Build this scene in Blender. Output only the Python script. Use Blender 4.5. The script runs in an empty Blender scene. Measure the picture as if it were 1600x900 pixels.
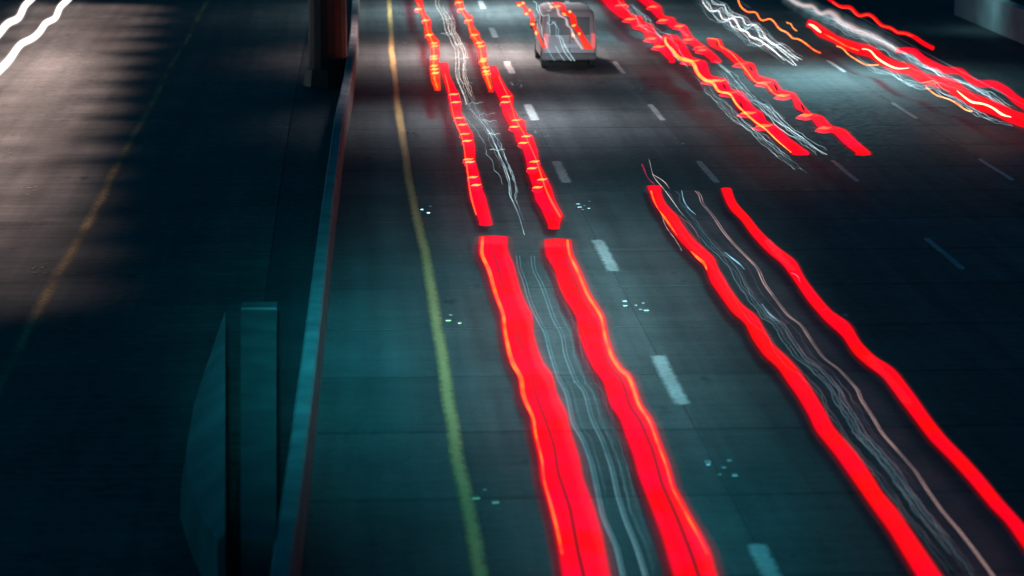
import bpy, bmesh, math, random
from mathutils import Vector

S = bpy.context.scene
COL = S.collection
rnd = random.Random(11)
# ---------------------------------------------------------------- camera, on the overpass, 10.4 m above the road
cd = bpy.data.cameras.new('camera'); cam = bpy.data.objects.new('camera', cd); COL.objects.link(cam)
cam.location = (0, 0, 10.37)
cam.rotation_euler = (math.radians(90 - 10.5366), 0, math.radians(-3.3135))
cd.sensor_width = 36; cd.lens = 101.25; cd.clip_start = .5; cd.clip_end = 5000
cd.dof.use_dof = True; cd.dof.focus_distance = 66; cd.dof.aperture_fstop = 1.0
S.camera = cam
# ---------------------------------------------------------------- night sky, faint moon, exposure
W = bpy.data.worlds.new('World'); S.world = W; W.use_nodes = True
wn = W.node_tree.nodes; wl = W.node_tree.links
bg = wn['Background']; sky = wn.new('ShaderNodeTexSky'); sky.sky_type = 'NISHITA'; sky.sun_disc = False
sky.sun_elevation = math.radians(-4); sky.sun_rotation = math.radians(-60)
mx = wn.new('ShaderNodeMix'); mx.data_type = 'RGBA'; mx.blend_type = 'MULTIPLY'; mx.inputs['Factor'].default_value = 1
mx.inputs[7].default_value = (.1, 9, 15, 1)
wl.new(sky.outputs[0], mx.inputs[6]); wl.new(mx.outputs[2], bg.inputs[0]); bg.inputs[1].default_value = .15
sd = bpy.data.lights.new('moon', 'SUN'); sd.energy = .02; sd.angle = math.radians(.5); sd.color = (.1, .75, 1)
so = bpy.data.objects.new('moon', sd); COL.objects.link(so); so.rotation_euler = (math.radians(50), 0, math.radians(-60))
S.view_settings.view_transform = 'Standard'; S.view_settings.look = 'None'
S.view_settings.exposure = 0; S.view_settings.gamma = 1
# pools from added, unseen spots: name, lamp position, aim, cone half angle, colour, watts, lamp radius
POOLS = [
 ('shoulder', (-.4, -1.5, 13), (.3, 50, 0), 3.0, (.03, .8, 1), 250000, .7),
 ('first lane', (1.2, -1.5, 13), (4.6, 55, 0), 3.1, (.42, .87, 1), 760000, .7),
 ('first lane, near', (.9, -1.5, 13), (4.2, 41, 0), 4.4, (.06, .8, 1), 130000, .7),
 ('far lanes', (4.4, 84, 9), (4.8, 82, 0), 27, (.75, .84, .95), 10000, 1.2),
 ('far lanes', (4.4, 101, 9), (4.8, 100, 0), 31, (1, .84, .84), 18000, 1.2),
 ('far lanes', (6.0, 118, 9), (6.0, 117, 0), 38, (.62, .86, .95), 18000, 1.2),
 ('third lane', (10.0, 104, 9), (10.5, 106, 0), 34, (.42, .88, 1), 5500, 1.2),
 ('outer lane', (16.2, 96, 8), (16.0, 92, 0), 32, (.42, .88, 1), 11000, 1.2),
 ('outer wall', (21.5, 106, 5), (24.4, 108, .4), 26, (.36, .88, 1), 900, .3),
 ('far lanes', (2, -1.5, 13), (6.2, 92, 0), 1.8, (.7, .88, 1), 260000, .25),
 ('oncoming fill', (-10.6, 128, 6), (-10.4, 96, 0), 3.6, (1, .76, .68), 12000, .3),  # added warm spot above the far oncoming lane
] + [('oncoming lane', (x - .5, y, 8), (x, y - 1, 0), 20, (1, .75, .69), w * 1.0, .6) for x, y, w in (
 (-10.5, 120, 3500), (-10.4, 115, 4000), (-10.4, 110, 4600), (-10.3, 105, 5200), (-10.3, 100, 5800), (-10.2, 95.5, 6200), (-10.1, 91, 6400), (-9.9, 86.5, 6400), (-9.7, 82, 6000),
 (-9.5, 77.5, 5200), (-9.2, 73, 4400), (-8.9, 69, 3400), (-8.6, 65, 2500), (-8.2, 61, 1700), (-7.8, 57, 1000))]  # row of added overhead spots that brighten the oncoming lane
# ---------------------------------------------------------------- measured shapes, in metres
T = {
'L2': (0.85,[(2.628,3.185,56.59),(2.61,3.166,56.28),(2.592,3.147,55.98),(2.575,3.129,55.68),(2.558,3.112,55.38),(2.542,3.1,55.09),(2.53,3.097,54.8),(2.527,3.1,54.51),(2.532,3.105,54.22),(2.542,3.112,53.94),(2.553,3.117,53.66),(2.563,3.119,53.38),(2.572,3.118,53.11),(2.578,3.115,52.84),(2.581,3.111,52.57),(2.581,3.107,52.3),(2.581,3.103,52.04),(2.581,3.099,51.78),(2.581,3.095,51.52),(2.58,3.093,51.26),(2.58,3.093,51.01),(2.58,3.094,50.76),(2.581,3.095,50.51),(2.584,3.096,50.26),(2.588,3.098,50.02),(2.593,3.103,49.77),(2.598,3.111,49.53),(2.603,3.121,49.3),(2.608,3.131,49.06),(2.612,3.14,48.83),(2.612,3.147,48.6),(2.609,3.146,48.37),(2.601,3.137,48.14),(2.593,3.124,47.92),(2.584,3.111,47.7),(2.575,3.097,47.47),(2.568,3.084,47.26),(2.562,3.074,47.04),(2.558,3.067,46.83),(2.555,3.064,46.61),(2.551,3.061,46.4),(2.548,3.059,46.19),(2.545,3.057,45.98),(2.542,3.055,45.78),(2.54,3.055,45.57),(2.538,3.056,45.37),(2.539,3.06,45.17),(2.541,3.064,44.97),(2.543,3.068,44.77),(2.546,3.073,44.58),(2.552,3.083,44.38),(2.563,3.099,44.19),(2.578,3.119,44),(2.593,3.137,43.81),(2.606,3.146,43.62),(2.612,3.146,43.44),(2.61,3.143,43.25),(2.603,3.138,43.07),(2.595,3.133,42.89),(2.587,3.128,42.71),(2.581,3.125,42.53),(2.577,3.123,42.35),(2.576,3.126,42.18),(2.578,3.132,42),(2.581,3.139,41.83),(2.586,3.146,41.66),(2.593,3.153,41.48),(2.601,3.16,41.32),(2.609,3.166,41.15),(2.617,3.169,40.98),(2.623,3.167,40.81),(2.626,3.163,40.65),(2.622,3.157,40.49),(2.616,3.152,40.33),(2.609,3.147,40.17),(2.602,3.141,40.01),(2.597,3.138,39.85),(2.594,3.136,39.69),(2.592,3.135,39.54),(2.591,3.135,39.38),(2.59,3.135,39.23),(2.589,3.135,39.08),(2.588,3.135,38.93),(2.587,3.135,38.78),(2.586,3.135,38.63),(2.585,3.135,38.48),(2.583,3.133,38.34),(2.579,3.131,38.19),(2.574,3.126,38.05),(2.569,3.121,37.9),(2.562,3.115,37.76),(2.556,3.109,37.62),(2.55,3.103,37.48),(2.544,3.098,37.34),(2.539,3.094,37.2),(2.535,3.092,37.07),(2.532,3.093,36.93),(2.532,3.094,36.79),(2.533,3.096,36.66),(2.533,3.098,36.53),(2.534,3.1,36.39),(2.534,3.102,36.26),(2.535,3.103,36.13),(2.536,3.105,36),(2.536,3.107,35.87),(2.537,3.108,35.74),(2.537,3.109,35.62),(2.536,3.108,35.49),(2.536,3.107,35.36),(2.535,3.106,35.24),(2.534,3.104,35.11),(2.534,3.103,34.99),(2.533,3.102,34.87),(2.532,3.101,34.75),(2.531,3.099,34.63),(2.53,3.098,34.51),(2.528,3.096,34.39),(2.525,3.093,34.27),(2.523,3.089,34.15),(2.521,3.085,34.04),(2.519,3.081,33.92),(2.516,3.077,33.8),(2.514,3.072,33.69),(2.512,3.068,33.58),(2.509,3.064,33.46),(2.505,3.06,33.35),(2.502,3.056,33.24),(2.498,3.052,33.13),(2.494,3.048,33.02),(2.491,3.044,32.91),(2.487,3.04,32.8),(2.484,3.036,32.69),(2.481,3.033,32.59),(2.478,3.031,32.48),(2.476,3.029,32.37),(2.474,3.028,32.27),(2.472,3.027,32.16),(2.47,3.025,32.06),(2.468,3.024,31.95),(2.466,3.023,31.85),(2.464,3.021,31.75),(2.462,3.02,31.65),(2.46,3.019,31.55),(2.458,3.018,31.45),(2.457,3.016,31.35),(2.455,3.015,31.25),(2.453,3.014,31.15),(2.451,3.013,31.05),(2.449,3.011,30.95),(2.447,3.01,30.86),(2.446,3.009,30.76),(2.444,3.008,30.66),(2.442,3.006,30.57),(2.44,3.005,30.47),(2.437,3.003,30.38),(2.434,2.999,30.29)]),
'R2': (0.85,[(3.897,4.415,56.16),(3.879,4.398,55.86),(3.862,4.382,55.56),(3.845,4.365,55.27),(3.829,4.349,54.97),(3.814,4.337,54.68),(3.804,4.33,54.4),(3.805,4.329,54.11),(3.813,4.33,53.83),(3.825,4.332,53.55),(3.837,4.334,53.27),(3.845,4.336,53),(3.848,4.337,52.73),(3.845,4.336,52.46),(3.838,4.334,52.19),(3.831,4.332,51.93),(3.823,4.329,51.67),(3.817,4.326,51.41),(3.812,4.324,51.16),(3.81,4.321,50.9),(3.812,4.319,50.65),(3.816,4.32,50.4),(3.82,4.324,50.16),(3.825,4.331,49.91),(3.83,4.34,49.67),(3.838,4.348,49.43),(3.849,4.357,49.19),(3.861,4.365,48.96),(3.873,4.373,48.72),(3.884,4.379,48.49),(3.89,4.38,48.26),(3.889,4.374,48.04),(3.88,4.362,47.81),(3.867,4.35,47.59),(3.854,4.337,47.37),(3.841,4.325,47.15),(3.83,4.312,46.94),(3.82,4.301,46.72),(3.814,4.291,46.51),(3.811,4.284,46.3),(3.808,4.279,46.09),(3.805,4.274,45.88),(3.802,4.269,45.68),(3.8,4.264,45.47),(3.8,4.26,45.27),(3.802,4.257,45.07),(3.805,4.258,44.87),(3.809,4.264,44.67),(3.813,4.272,44.48),(3.817,4.281,44.29),(3.822,4.294,44.09),(3.83,4.318,43.9),(3.842,4.348,43.71),(3.856,4.368,43.52),(3.871,4.373,43.34),(3.882,4.373,43.15),(3.889,4.371,42.97),(3.89,4.368,42.79),(3.888,4.365,42.61),(3.883,4.359,42.43),(3.878,4.354,42.25),(3.873,4.348,42.08),(3.868,4.343,41.9),(3.863,4.338,41.73),(3.859,4.335,41.56),(3.859,4.338,41.39),(3.864,4.345,41.22),(3.874,4.354,41.05),(3.886,4.363,40.88),(3.898,4.372,40.72),(3.907,4.379,40.55),(3.912,4.382,40.39),(3.911,4.38,40.23),(3.908,4.377,40.07),(3.905,4.373,39.91),(3.901,4.368,39.75),(3.897,4.364,39.6),(3.894,4.36,39.44),(3.892,4.356,39.29),(3.891,4.353,39.14),(3.89,4.35,38.98),(3.889,4.347,38.83),(3.888,4.344,38.68),(3.887,4.342,38.53),(3.886,4.339,38.39),(3.884,4.337,38.24),(3.881,4.334,38.1),(3.876,4.331,37.95),(3.87,4.326,37.81),(3.865,4.32,37.67),(3.859,4.313,37.53),(3.854,4.307,37.39),(3.85,4.301,37.25),(3.847,4.295,37.11),(3.846,4.288,36.97),(3.845,4.283,36.84),(3.844,4.278,36.7),(3.844,4.275,36.57),(3.843,4.275,36.43),(3.843,4.278,36.3),(3.842,4.28,36.17),(3.842,4.283,36.04),(3.841,4.286,35.91),(3.841,4.289,35.78),(3.84,4.292,35.65),(3.84,4.294,35.52),(3.839,4.297,35.4),(3.838,4.3,35.27),(3.837,4.303,35.15),(3.837,4.306,35.02),(3.836,4.31,34.9),(3.835,4.313,34.78),(3.834,4.317,34.66),(3.834,4.321,34.54),(3.833,4.324,34.42),(3.832,4.327,34.3),(3.831,4.329,34.18),(3.828,4.331,34.06),(3.825,4.332,33.94),(3.821,4.333,33.83),(3.818,4.335,33.71),(3.814,4.335,33.6),(3.811,4.335,33.49),(3.807,4.331,33.37),(3.804,4.326,33.26),(3.801,4.32,33.15),(3.797,4.314,33.04),(3.794,4.308,32.93),(3.791,4.302,32.82),(3.787,4.296,32.71),(3.784,4.29,32.6),(3.782,4.286,32.5),(3.78,4.284,32.39),(3.778,4.283,32.28),(3.777,4.282,32.18),(3.775,4.281,32.07),(3.774,4.28,31.97),(3.772,4.28,31.86),(3.771,4.279,31.76),(3.769,4.278,31.66),(3.768,4.278,31.56),(3.767,4.277,31.46),(3.765,4.276,31.36),(3.764,4.275,31.26),(3.763,4.275,31.16),(3.761,4.274,31.06),(3.76,4.273,30.96),(3.758,4.273,30.86),(3.757,4.272,30.77),(3.756,4.271,30.67),(3.754,4.271,30.57),(3.753,4.27,30.48),(3.752,4.269,30.38),(3.75,4.268,30.29)]),
'L2core': (0.93,0,(0.06,0.07,0.06,0.05,0.07,0.06,0.03,0.02,0.015,0.03,0.01),[(2.669,56.11),(2.646,55.72),(2.624,55.34),(2.602,54.97),(2.582,54.6),(2.57,54.25),(2.57,53.91),(2.578,53.58),(2.589,53.26),(2.601,52.95),(2.61,52.63),(2.616,52.32),(2.618,51.99),(2.618,51.67),(2.617,51.35),(2.616,51.04),(2.616,50.73),(2.616,50.42),(2.616,50.12),(2.619,49.82),(2.624,49.54),(2.629,49.25),(2.635,48.97),(2.64,48.69),(2.644,48.42),(2.644,48.14),(2.637,47.86),(2.627,47.57),(2.616,47.29),(2.605,47.02),(2.596,46.74),(2.59,46.48),(2.585,46.21),(2.581,45.95),(2.577,45.69),(2.573,45.44),(2.57,45.19),(2.568,44.94),(2.569,44.7),(2.572,44.46),(2.575,44.23),(2.582,44),(2.594,43.79),(2.609,43.59),(2.624,43.39),(2.635,43.18),(2.637,42.97),(2.631,42.75),(2.622,42.52),(2.612,42.29),(2.605,42.07),(2.603,41.86),(2.604,41.65),(2.608,41.44),(2.614,41.24),(2.622,41.05),(2.631,40.86),(2.64,40.67),(2.646,40.48),(2.648,40.29),(2.643,40.09),(2.635,39.89),(2.627,39.69),(2.62,39.49),(2.616,39.3),(2.614,39.11),(2.613,38.92),(2.611,38.73),(2.61,38.55),(2.609,38.37),(2.607,38.18),(2.604,38),(2.599,37.82),(2.592,37.64),(2.585,37.47),(2.577,37.29),(2.569,37.11),(2.562,36.94),(2.556,36.77),(2.554,36.6),(2.553,36.43),(2.553,36.27),(2.554,36.11),(2.554,35.95),(2.555,35.79),(2.556,35.63),(2.556,35.48),(2.556,35.32),(2.555,35.17),(2.554,35.02),(2.553,34.86),(2.552,34.71),(2.551,34.56),(2.55,34.41),(2.548,34.27),(2.546,34.12),(2.543,33.97),(2.54,33.83),(2.537,33.68),(2.534,33.54),(2.531,33.4),(2.529,33.26)]),
'R2core': (0.93,0,(0.05,0.06,0.05,0.05,0.06,0.05,0.03,0.02,0.015,0.02,0.01),[(4.316,55.67),(4.295,55.29),(4.274,54.92),(4.255,54.55),(4.241,54.2),(4.234,53.86),(4.233,53.54),(4.235,53.22),(4.237,52.91),(4.24,52.6),(4.241,52.29),(4.241,51.98),(4.239,51.67),(4.236,51.37),(4.233,51.06),(4.231,50.76),(4.228,50.47),(4.226,50.18),(4.228,49.9),(4.234,49.63),(4.242,49.37),(4.252,49.12),(4.261,48.87),(4.27,48.62),(4.279,48.37),(4.286,48.12),(4.288,47.87),(4.281,47.6),(4.268,47.33),(4.253,47.06),(4.238,46.79),(4.224,46.52),(4.21,46.25),(4.2,46),(4.193,45.75),(4.187,45.5),(4.181,45.25),(4.176,45.01),(4.171,44.77),(4.171,44.54),(4.176,44.33),(4.184,44.12),(4.193,43.92),(4.205,43.72),(4.223,43.55),(4.248,43.41),(4.271,43.27),(4.285,43.1),(4.288,42.9),(4.287,42.69),(4.284,42.48),(4.28,42.27),(4.275,42.05),(4.269,41.84),(4.262,41.63),(4.256,41.43),(4.253,41.23),(4.255,41.04),(4.261,40.86),(4.271,40.68),(4.28,40.51),(4.289,40.34),(4.296,40.17),(4.298,39.99),(4.296,39.8),(4.292,39.61),(4.287,39.43),(4.283,39.24),(4.278,39.06),(4.274,38.88),(4.27,38.7),(4.267,38.52),(4.264,38.34),(4.261,38.17),(4.258,38),(4.256,37.82),(4.252,37.65),(4.246,37.48),(4.24,37.31),(4.232,37.14),(4.225,36.97),(4.218,36.8),(4.21,36.64),(4.204,36.47),(4.199,36.31),(4.198,36.16),(4.2,36.01),(4.203,35.86),(4.206,35.72),(4.209,35.57),(4.213,35.43),(4.216,35.29),(4.219,35.15),(4.222,35.01),(4.226,34.87),(4.229,34.73),(4.233,34.6),(4.237,34.47),(4.241,34.33),(4.245,34.2),(4.249,34.07),(4.252,33.94),(4.255,33.81),(4.256,33.67),(4.258,33.54),(4.26,33.41),(4.261,33.28),(4.263,33.16)]),
'L2seam': (0.93,0,(0.006,0.014,0.006),[(2.798,55.48),(2.797,55.07),(2.796,54.67),(2.795,54.27),(2.793,53.88),(2.792,53.5),(2.791,53.12),(2.789,52.74),(2.787,52.37),(2.785,52),(2.783,51.64),(2.78,51.28),(2.777,50.93),(2.775,50.58),(2.772,50.24)]),
'L2seam2': (0.93,0,(0.004,0.012,0.004),[(2.795,47.71),(2.791,47.4),(2.787,47.1),(2.783,46.8),(2.779,46.5),(2.776,46.21),(2.773,45.93),(2.772,45.64),(2.77,45.36),(2.769,45.09),(2.768,44.81)]),
'L2seam3': (0.93,0,(0.006,0.015,0.02,0.025,0.03,0.03),[(2.818,43.37),(2.813,43.14),(2.807,42.91),(2.802,42.68),(2.797,42.46),(2.793,42.23),(2.788,42.02),(2.787,41.8),(2.788,41.59),(2.792,41.39),(2.796,41.19),(2.8,40.99),(2.805,40.79),(2.809,40.59),(2.812,40.4),(2.815,40.21),(2.817,40.01),(2.818,39.82),(2.819,39.63),(2.821,39.44),(2.822,39.25),(2.823,39.07),(2.824,38.88),(2.822,38.7),(2.818,38.51),(2.812,38.33),(2.805,38.14),(2.798,37.96),(2.791,37.78),(2.784,37.6),(2.777,37.42),(2.772,37.25),(2.77,37.08),(2.77,36.91),(2.772,36.74),(2.773,36.58),(2.775,36.42),(2.776,36.26),(2.778,36.1),(2.78,35.94),(2.781,35.78),(2.783,35.63),(2.784,35.47),(2.783,35.32),(2.78,35.16),(2.776,35.01),(2.771,34.85),(2.766,34.7),(2.761,34.55),(2.756,34.4),(2.752,34.25),(2.747,34.1),(2.742,33.95),(2.738,33.81),(2.734,33.66),(2.73,33.52),(2.727,33.38),(2.725,33.24),(2.722,33.1),(2.719,32.96),(2.717,32.82),(2.714,32.69),(2.712,32.55),(2.709,32.42),(2.706,32.29),(2.704,32.15),(2.701,32.02),(2.698,31.89),(2.695,31.76),(2.693,31.64),(2.69,31.51),(2.687,31.38),(2.684,31.26),(2.682,31.14),(2.679,31.01),(2.677,30.89),(2.674,30.77)]),
'R2seam': (0.93,0,(0.006,0.014,0.006),[(4.173,55.4),(4.167,55.02),(4.16,54.64),(4.154,54.27),(4.148,53.91),(4.142,53.55),(4.136,53.19),(4.131,52.84),(4.125,52.49),(4.12,52.15),(4.116,51.82),(4.113,51.49),(4.111,51.17),(4.109,50.85),(4.107,50.53),(4.107,50.22),(4.11,49.92),(4.119,49.64),(4.131,49.37),(4.144,49.11),(4.157,48.85),(4.17,48.59),(4.183,48.34),(4.195,48.08)]),
'R2seam2': (0.93,0,(0.006,0.015,0.02,0.025,0.03,0.03),[(4.082,45.44),(4.08,45.2),(4.078,44.97),(4.077,44.73),(4.075,44.5),(4.073,44.27),(4.073,44.04),(4.076,43.83),(4.087,43.64),(4.104,43.46),(4.125,43.3),(4.144,43.13),(4.156,42.95),(4.159,42.75),(4.155,42.53),(4.149,42.32),(4.143,42.1),(4.137,41.89),(4.131,41.68),(4.125,41.47),(4.12,41.27),(4.119,41.07),(4.123,40.89),(4.133,40.71),(4.144,40.55),(4.155,40.38),(4.162,40.2),(4.165,40.02),(4.165,39.84),(4.165,39.65),(4.164,39.47),(4.163,39.29),(4.163,39.11),(4.162,38.93),(4.161,38.75),(4.16,38.58),(4.158,38.4),(4.153,38.23),(4.147,38.05),(4.14,37.87),(4.132,37.7),(4.125,37.52),(4.118,37.35),(4.111,37.18),(4.104,37.01),(4.097,36.84),(4.091,36.67),(4.086,36.51),(4.085,36.35),(4.085,36.2),(4.086,36.05),(4.087,35.9),(4.087,35.75),(4.088,35.6),(4.089,35.45),(4.089,35.3),(4.09,35.16),(4.09,35.01),(4.089,34.87),(4.088,34.72),(4.086,34.58),(4.085,34.44),(4.083,34.29),(4.082,34.15),(4.08,34.01),(4.079,33.88),(4.077,33.74),(4.076,33.6),(4.074,33.47),(4.073,33.33),(4.071,33.2),(4.068,33.07),(4.065,32.93),(4.062,32.8),(4.059,32.67),(4.055,32.54),(4.052,32.41),(4.049,32.28),(4.045,32.15),(4.042,32.03),(4.038,31.9),(4.035,31.78),(4.032,31.65),(4.028,31.53),(4.025,31.41),(4.021,31.29),(4.018,31.17),(4.015,31.05),(4.011,30.93),(4.008,30.81),(4.005,30.69)]),
'L1a': (0.85,[(2.855,3.185,125.27),(2.845,3.173,124.37),(2.835,3.161,123.48),(2.825,3.15,122.6),(2.815,3.138,121.73),(2.805,3.127,120.88),(2.796,3.116,120.03),(2.786,3.105,119.2),(2.777,3.094,118.38),(2.768,3.083,117.57),(2.759,3.073,116.77),(2.75,3.062,115.99),(2.741,3.052,115.21),(2.733,3.042,114.44),(2.724,3.032,113.68),(2.717,3.022,112.94),(2.72,3.014,112.2),(2.726,3.007,111.47),(2.733,2.999,110.75),(2.739,2.992,110.04),(2.746,2.985,109.34),(2.752,2.977,108.64),(2.758,2.97,107.96),(2.765,2.965,107.28),(2.771,2.975,106.61),(2.777,3.004,105.95),(2.783,3.036,105.3),(2.789,3.067,104.66),(2.794,3.085,104.02),(2.799,3.072,103.39),(2.791,3.056,102.77),(2.779,3.04,102.16),(2.767,3.024,101.55),(2.755,3.008,100.96),(2.743,2.993,100.36),(2.732,2.986,99.78),(2.72,2.998,99.2),(2.71,3.014,98.63),(2.708,3.03,98.06),(2.718,3.059,97.5),(2.729,3.095,96.95),(2.74,3.126,96.4),(2.749,3.12,95.86),(2.752,3.106,95.32),(2.755,3.092,94.79),(2.754,3.077,94.27),(2.75,3.063,93.75),(2.745,3.049,93.24),(2.74,3.035,92.73),(2.735,3.019,92.23),(2.729,2.998,91.73),(2.712,2.976,91.24),(2.691,2.955,90.76),(2.67,2.935,90.28),(2.649,2.921,89.8),(2.628,2.908,89.33),(2.608,2.895,88.87),(2.587,2.883,88.4),(2.568,2.87,87.95),(2.553,2.857,87.5),(2.545,2.845,87.05),(2.539,2.833,86.61),(2.532,2.821,86.17),(2.525,2.809,85.73),(2.519,2.797,85.3),(2.512,2.786,84.88),(2.506,2.774,84.46),(2.501,2.763,84.04),(2.509,2.752,83.62),(2.518,2.741,83.21),(2.527,2.73,82.81),(2.536,2.719,82.4)]),
'R1a': (0.85,[(4.538,4.816,125.17),(4.52,4.799,124.27),(4.502,4.781,123.38),(4.484,4.765,122.5),(4.467,4.748,121.63),(4.45,4.732,120.78),(4.433,4.715,119.94),(4.416,4.7,119.11),(4.4,4.684,118.29),(4.384,4.668,117.48),(4.368,4.653,116.68),(4.352,4.638,115.89),(4.337,4.623,115.12),(4.321,4.608,114.35),(4.306,4.594,113.59),(4.291,4.579,112.85),(4.278,4.564,112.11),(4.265,4.549,111.38),(4.253,4.535,110.66),(4.241,4.52,109.95),(4.23,4.506,109.25),(4.23,4.491,108.56),(4.259,4.483,107.87),(4.291,4.52,107.19),(4.322,4.573,106.52),(4.338,4.624,105.86),(4.347,4.651,105.21),(4.355,4.632,104.57),(4.358,4.608,103.93),(4.347,4.584,103.3),(4.335,4.56,102.68),(4.323,4.536,102.07),(4.312,4.518,101.46),(4.3,4.537,100.87),(4.289,4.56,100.27),(4.277,4.583,99.69),(4.267,4.602,99.11),(4.263,4.596,98.54),(4.261,4.579,97.97),(4.259,4.562,97.41),(4.257,4.551,96.86),(4.255,4.589,96.31),(4.253,4.639,95.77),(4.251,4.629,95.23),(4.25,4.611,94.7),(4.25,4.593,94.18),(4.252,4.575,93.66),(4.255,4.558,93.15),(4.257,4.54,92.64),(4.254,4.523,92.14),(4.239,4.506,91.64),(4.223,4.489,91.15),(4.207,4.471,90.67),(4.191,4.452,90.19),(4.175,4.434,89.71),(4.163,4.415,89.24),(4.153,4.397,88.78),(4.143,4.379,88.31),(4.133,4.362,87.86),(4.124,4.347,87.41),(4.114,4.336,86.96),(4.105,4.326,86.52),(4.096,4.315,86.08),(4.087,4.305,85.64),(4.078,4.295,85.21),(4.075,4.285,84.79),(4.075,4.275,84.36),(4.074,4.265,83.95),(4.073,4.255,83.53),(4.073,4.246,83.12),(4.072,4.236,82.72),(4.071,4.226,82.31),(4.069,4.216,81.92)]),
'L1b': (0.84,[(2.905,3.183,89.36),(2.901,3.173,88.89),(2.897,3.162,88.43),(2.893,3.152,87.98),(2.889,3.142,87.52),(2.885,3.132,87.08),(2.882,3.122,86.63),(2.878,3.112,86.19),(2.874,3.108,85.76),(2.871,3.114,85.33),(2.871,3.12,84.9),(2.871,3.127,84.48),(2.871,3.133,84.06),(2.871,3.14,83.65),(2.872,3.146,83.24),(2.872,3.152,82.83),(2.872,3.158,82.43),(2.873,3.164,82.03),(2.873,3.168,81.64),(2.872,3.17,81.24),(2.866,3.172,80.86),(2.859,3.173,80.47),(2.853,3.175,80.09),(2.846,3.175,79.72),(2.84,3.166,79.34),(2.834,3.155,78.98),(2.828,3.144,78.61),(2.823,3.133,78.25),(2.819,3.122,77.89),(2.814,3.112,77.53),(2.81,3.101,77.18),(2.806,3.091,76.83),(2.801,3.089,76.48),(2.801,3.096,76.13),(2.813,3.103,75.79),(2.826,3.11,75.45),(2.84,3.117,75.12),(2.853,3.124,74.78),(2.866,3.131,74.45),(2.871,3.141,74.13),(2.869,3.152,73.8),(2.867,3.164,73.48),(2.865,3.176,73.16),(2.863,3.188,72.85),(2.861,3.197,72.53),(2.863,3.194,72.22),(2.867,3.187,71.91),(2.871,3.18,71.61),(2.875,3.173,71.3),(2.878,3.166,71),(2.882,3.16,70.71),(2.884,3.153,70.41),(2.876,3.146,70.12),(2.866,3.136,69.83),(2.856,3.123,69.54),(2.846,3.111,69.25),(2.836,3.098,68.97),(2.826,3.085,68.69),(2.816,3.072,68.41),(2.806,3.06,68.13),(2.796,3.048,67.86),(2.787,3.037,67.59),(2.783,3.035,67.32),(2.779,3.033,67.05),(2.776,3.032,66.78),(2.772,3.03,66.52),(2.769,3.029,66.25),(2.765,3.028,65.99),(2.761,3.026,65.74),(2.758,3.025,65.48),(2.751,3.023,65.22),(2.744,3.021,64.97),(2.736,3.017,64.72),(2.728,3.013,64.47),(2.721,3.01,64.23),(2.713,3.006,63.98),(2.706,3.002,63.74),(2.699,2.998,63.5),(2.692,2.994,63.26),(2.688,2.991,63.02),(2.684,2.988,62.78),(2.679,2.99,62.55),(2.675,2.999,62.32),(2.671,3.006,62.09),(2.667,3.005,61.86),(2.663,3.002,61.63),(2.66,3,61.4),(2.667,2.997,61.18),(2.676,2.995,60.95),(2.685,2.992,60.73),(2.692,2.99,60.51),(2.694,2.988,60.29),(2.696,2.986,60.07),(2.697,2.984,59.86),(2.699,2.982,59.64),(2.7,2.98,59.43),(2.702,2.978,59.22),(2.703,2.977,59.01),(2.705,2.975,58.8),(2.706,2.973,58.6),(2.707,2.971,58.39)]),
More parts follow.
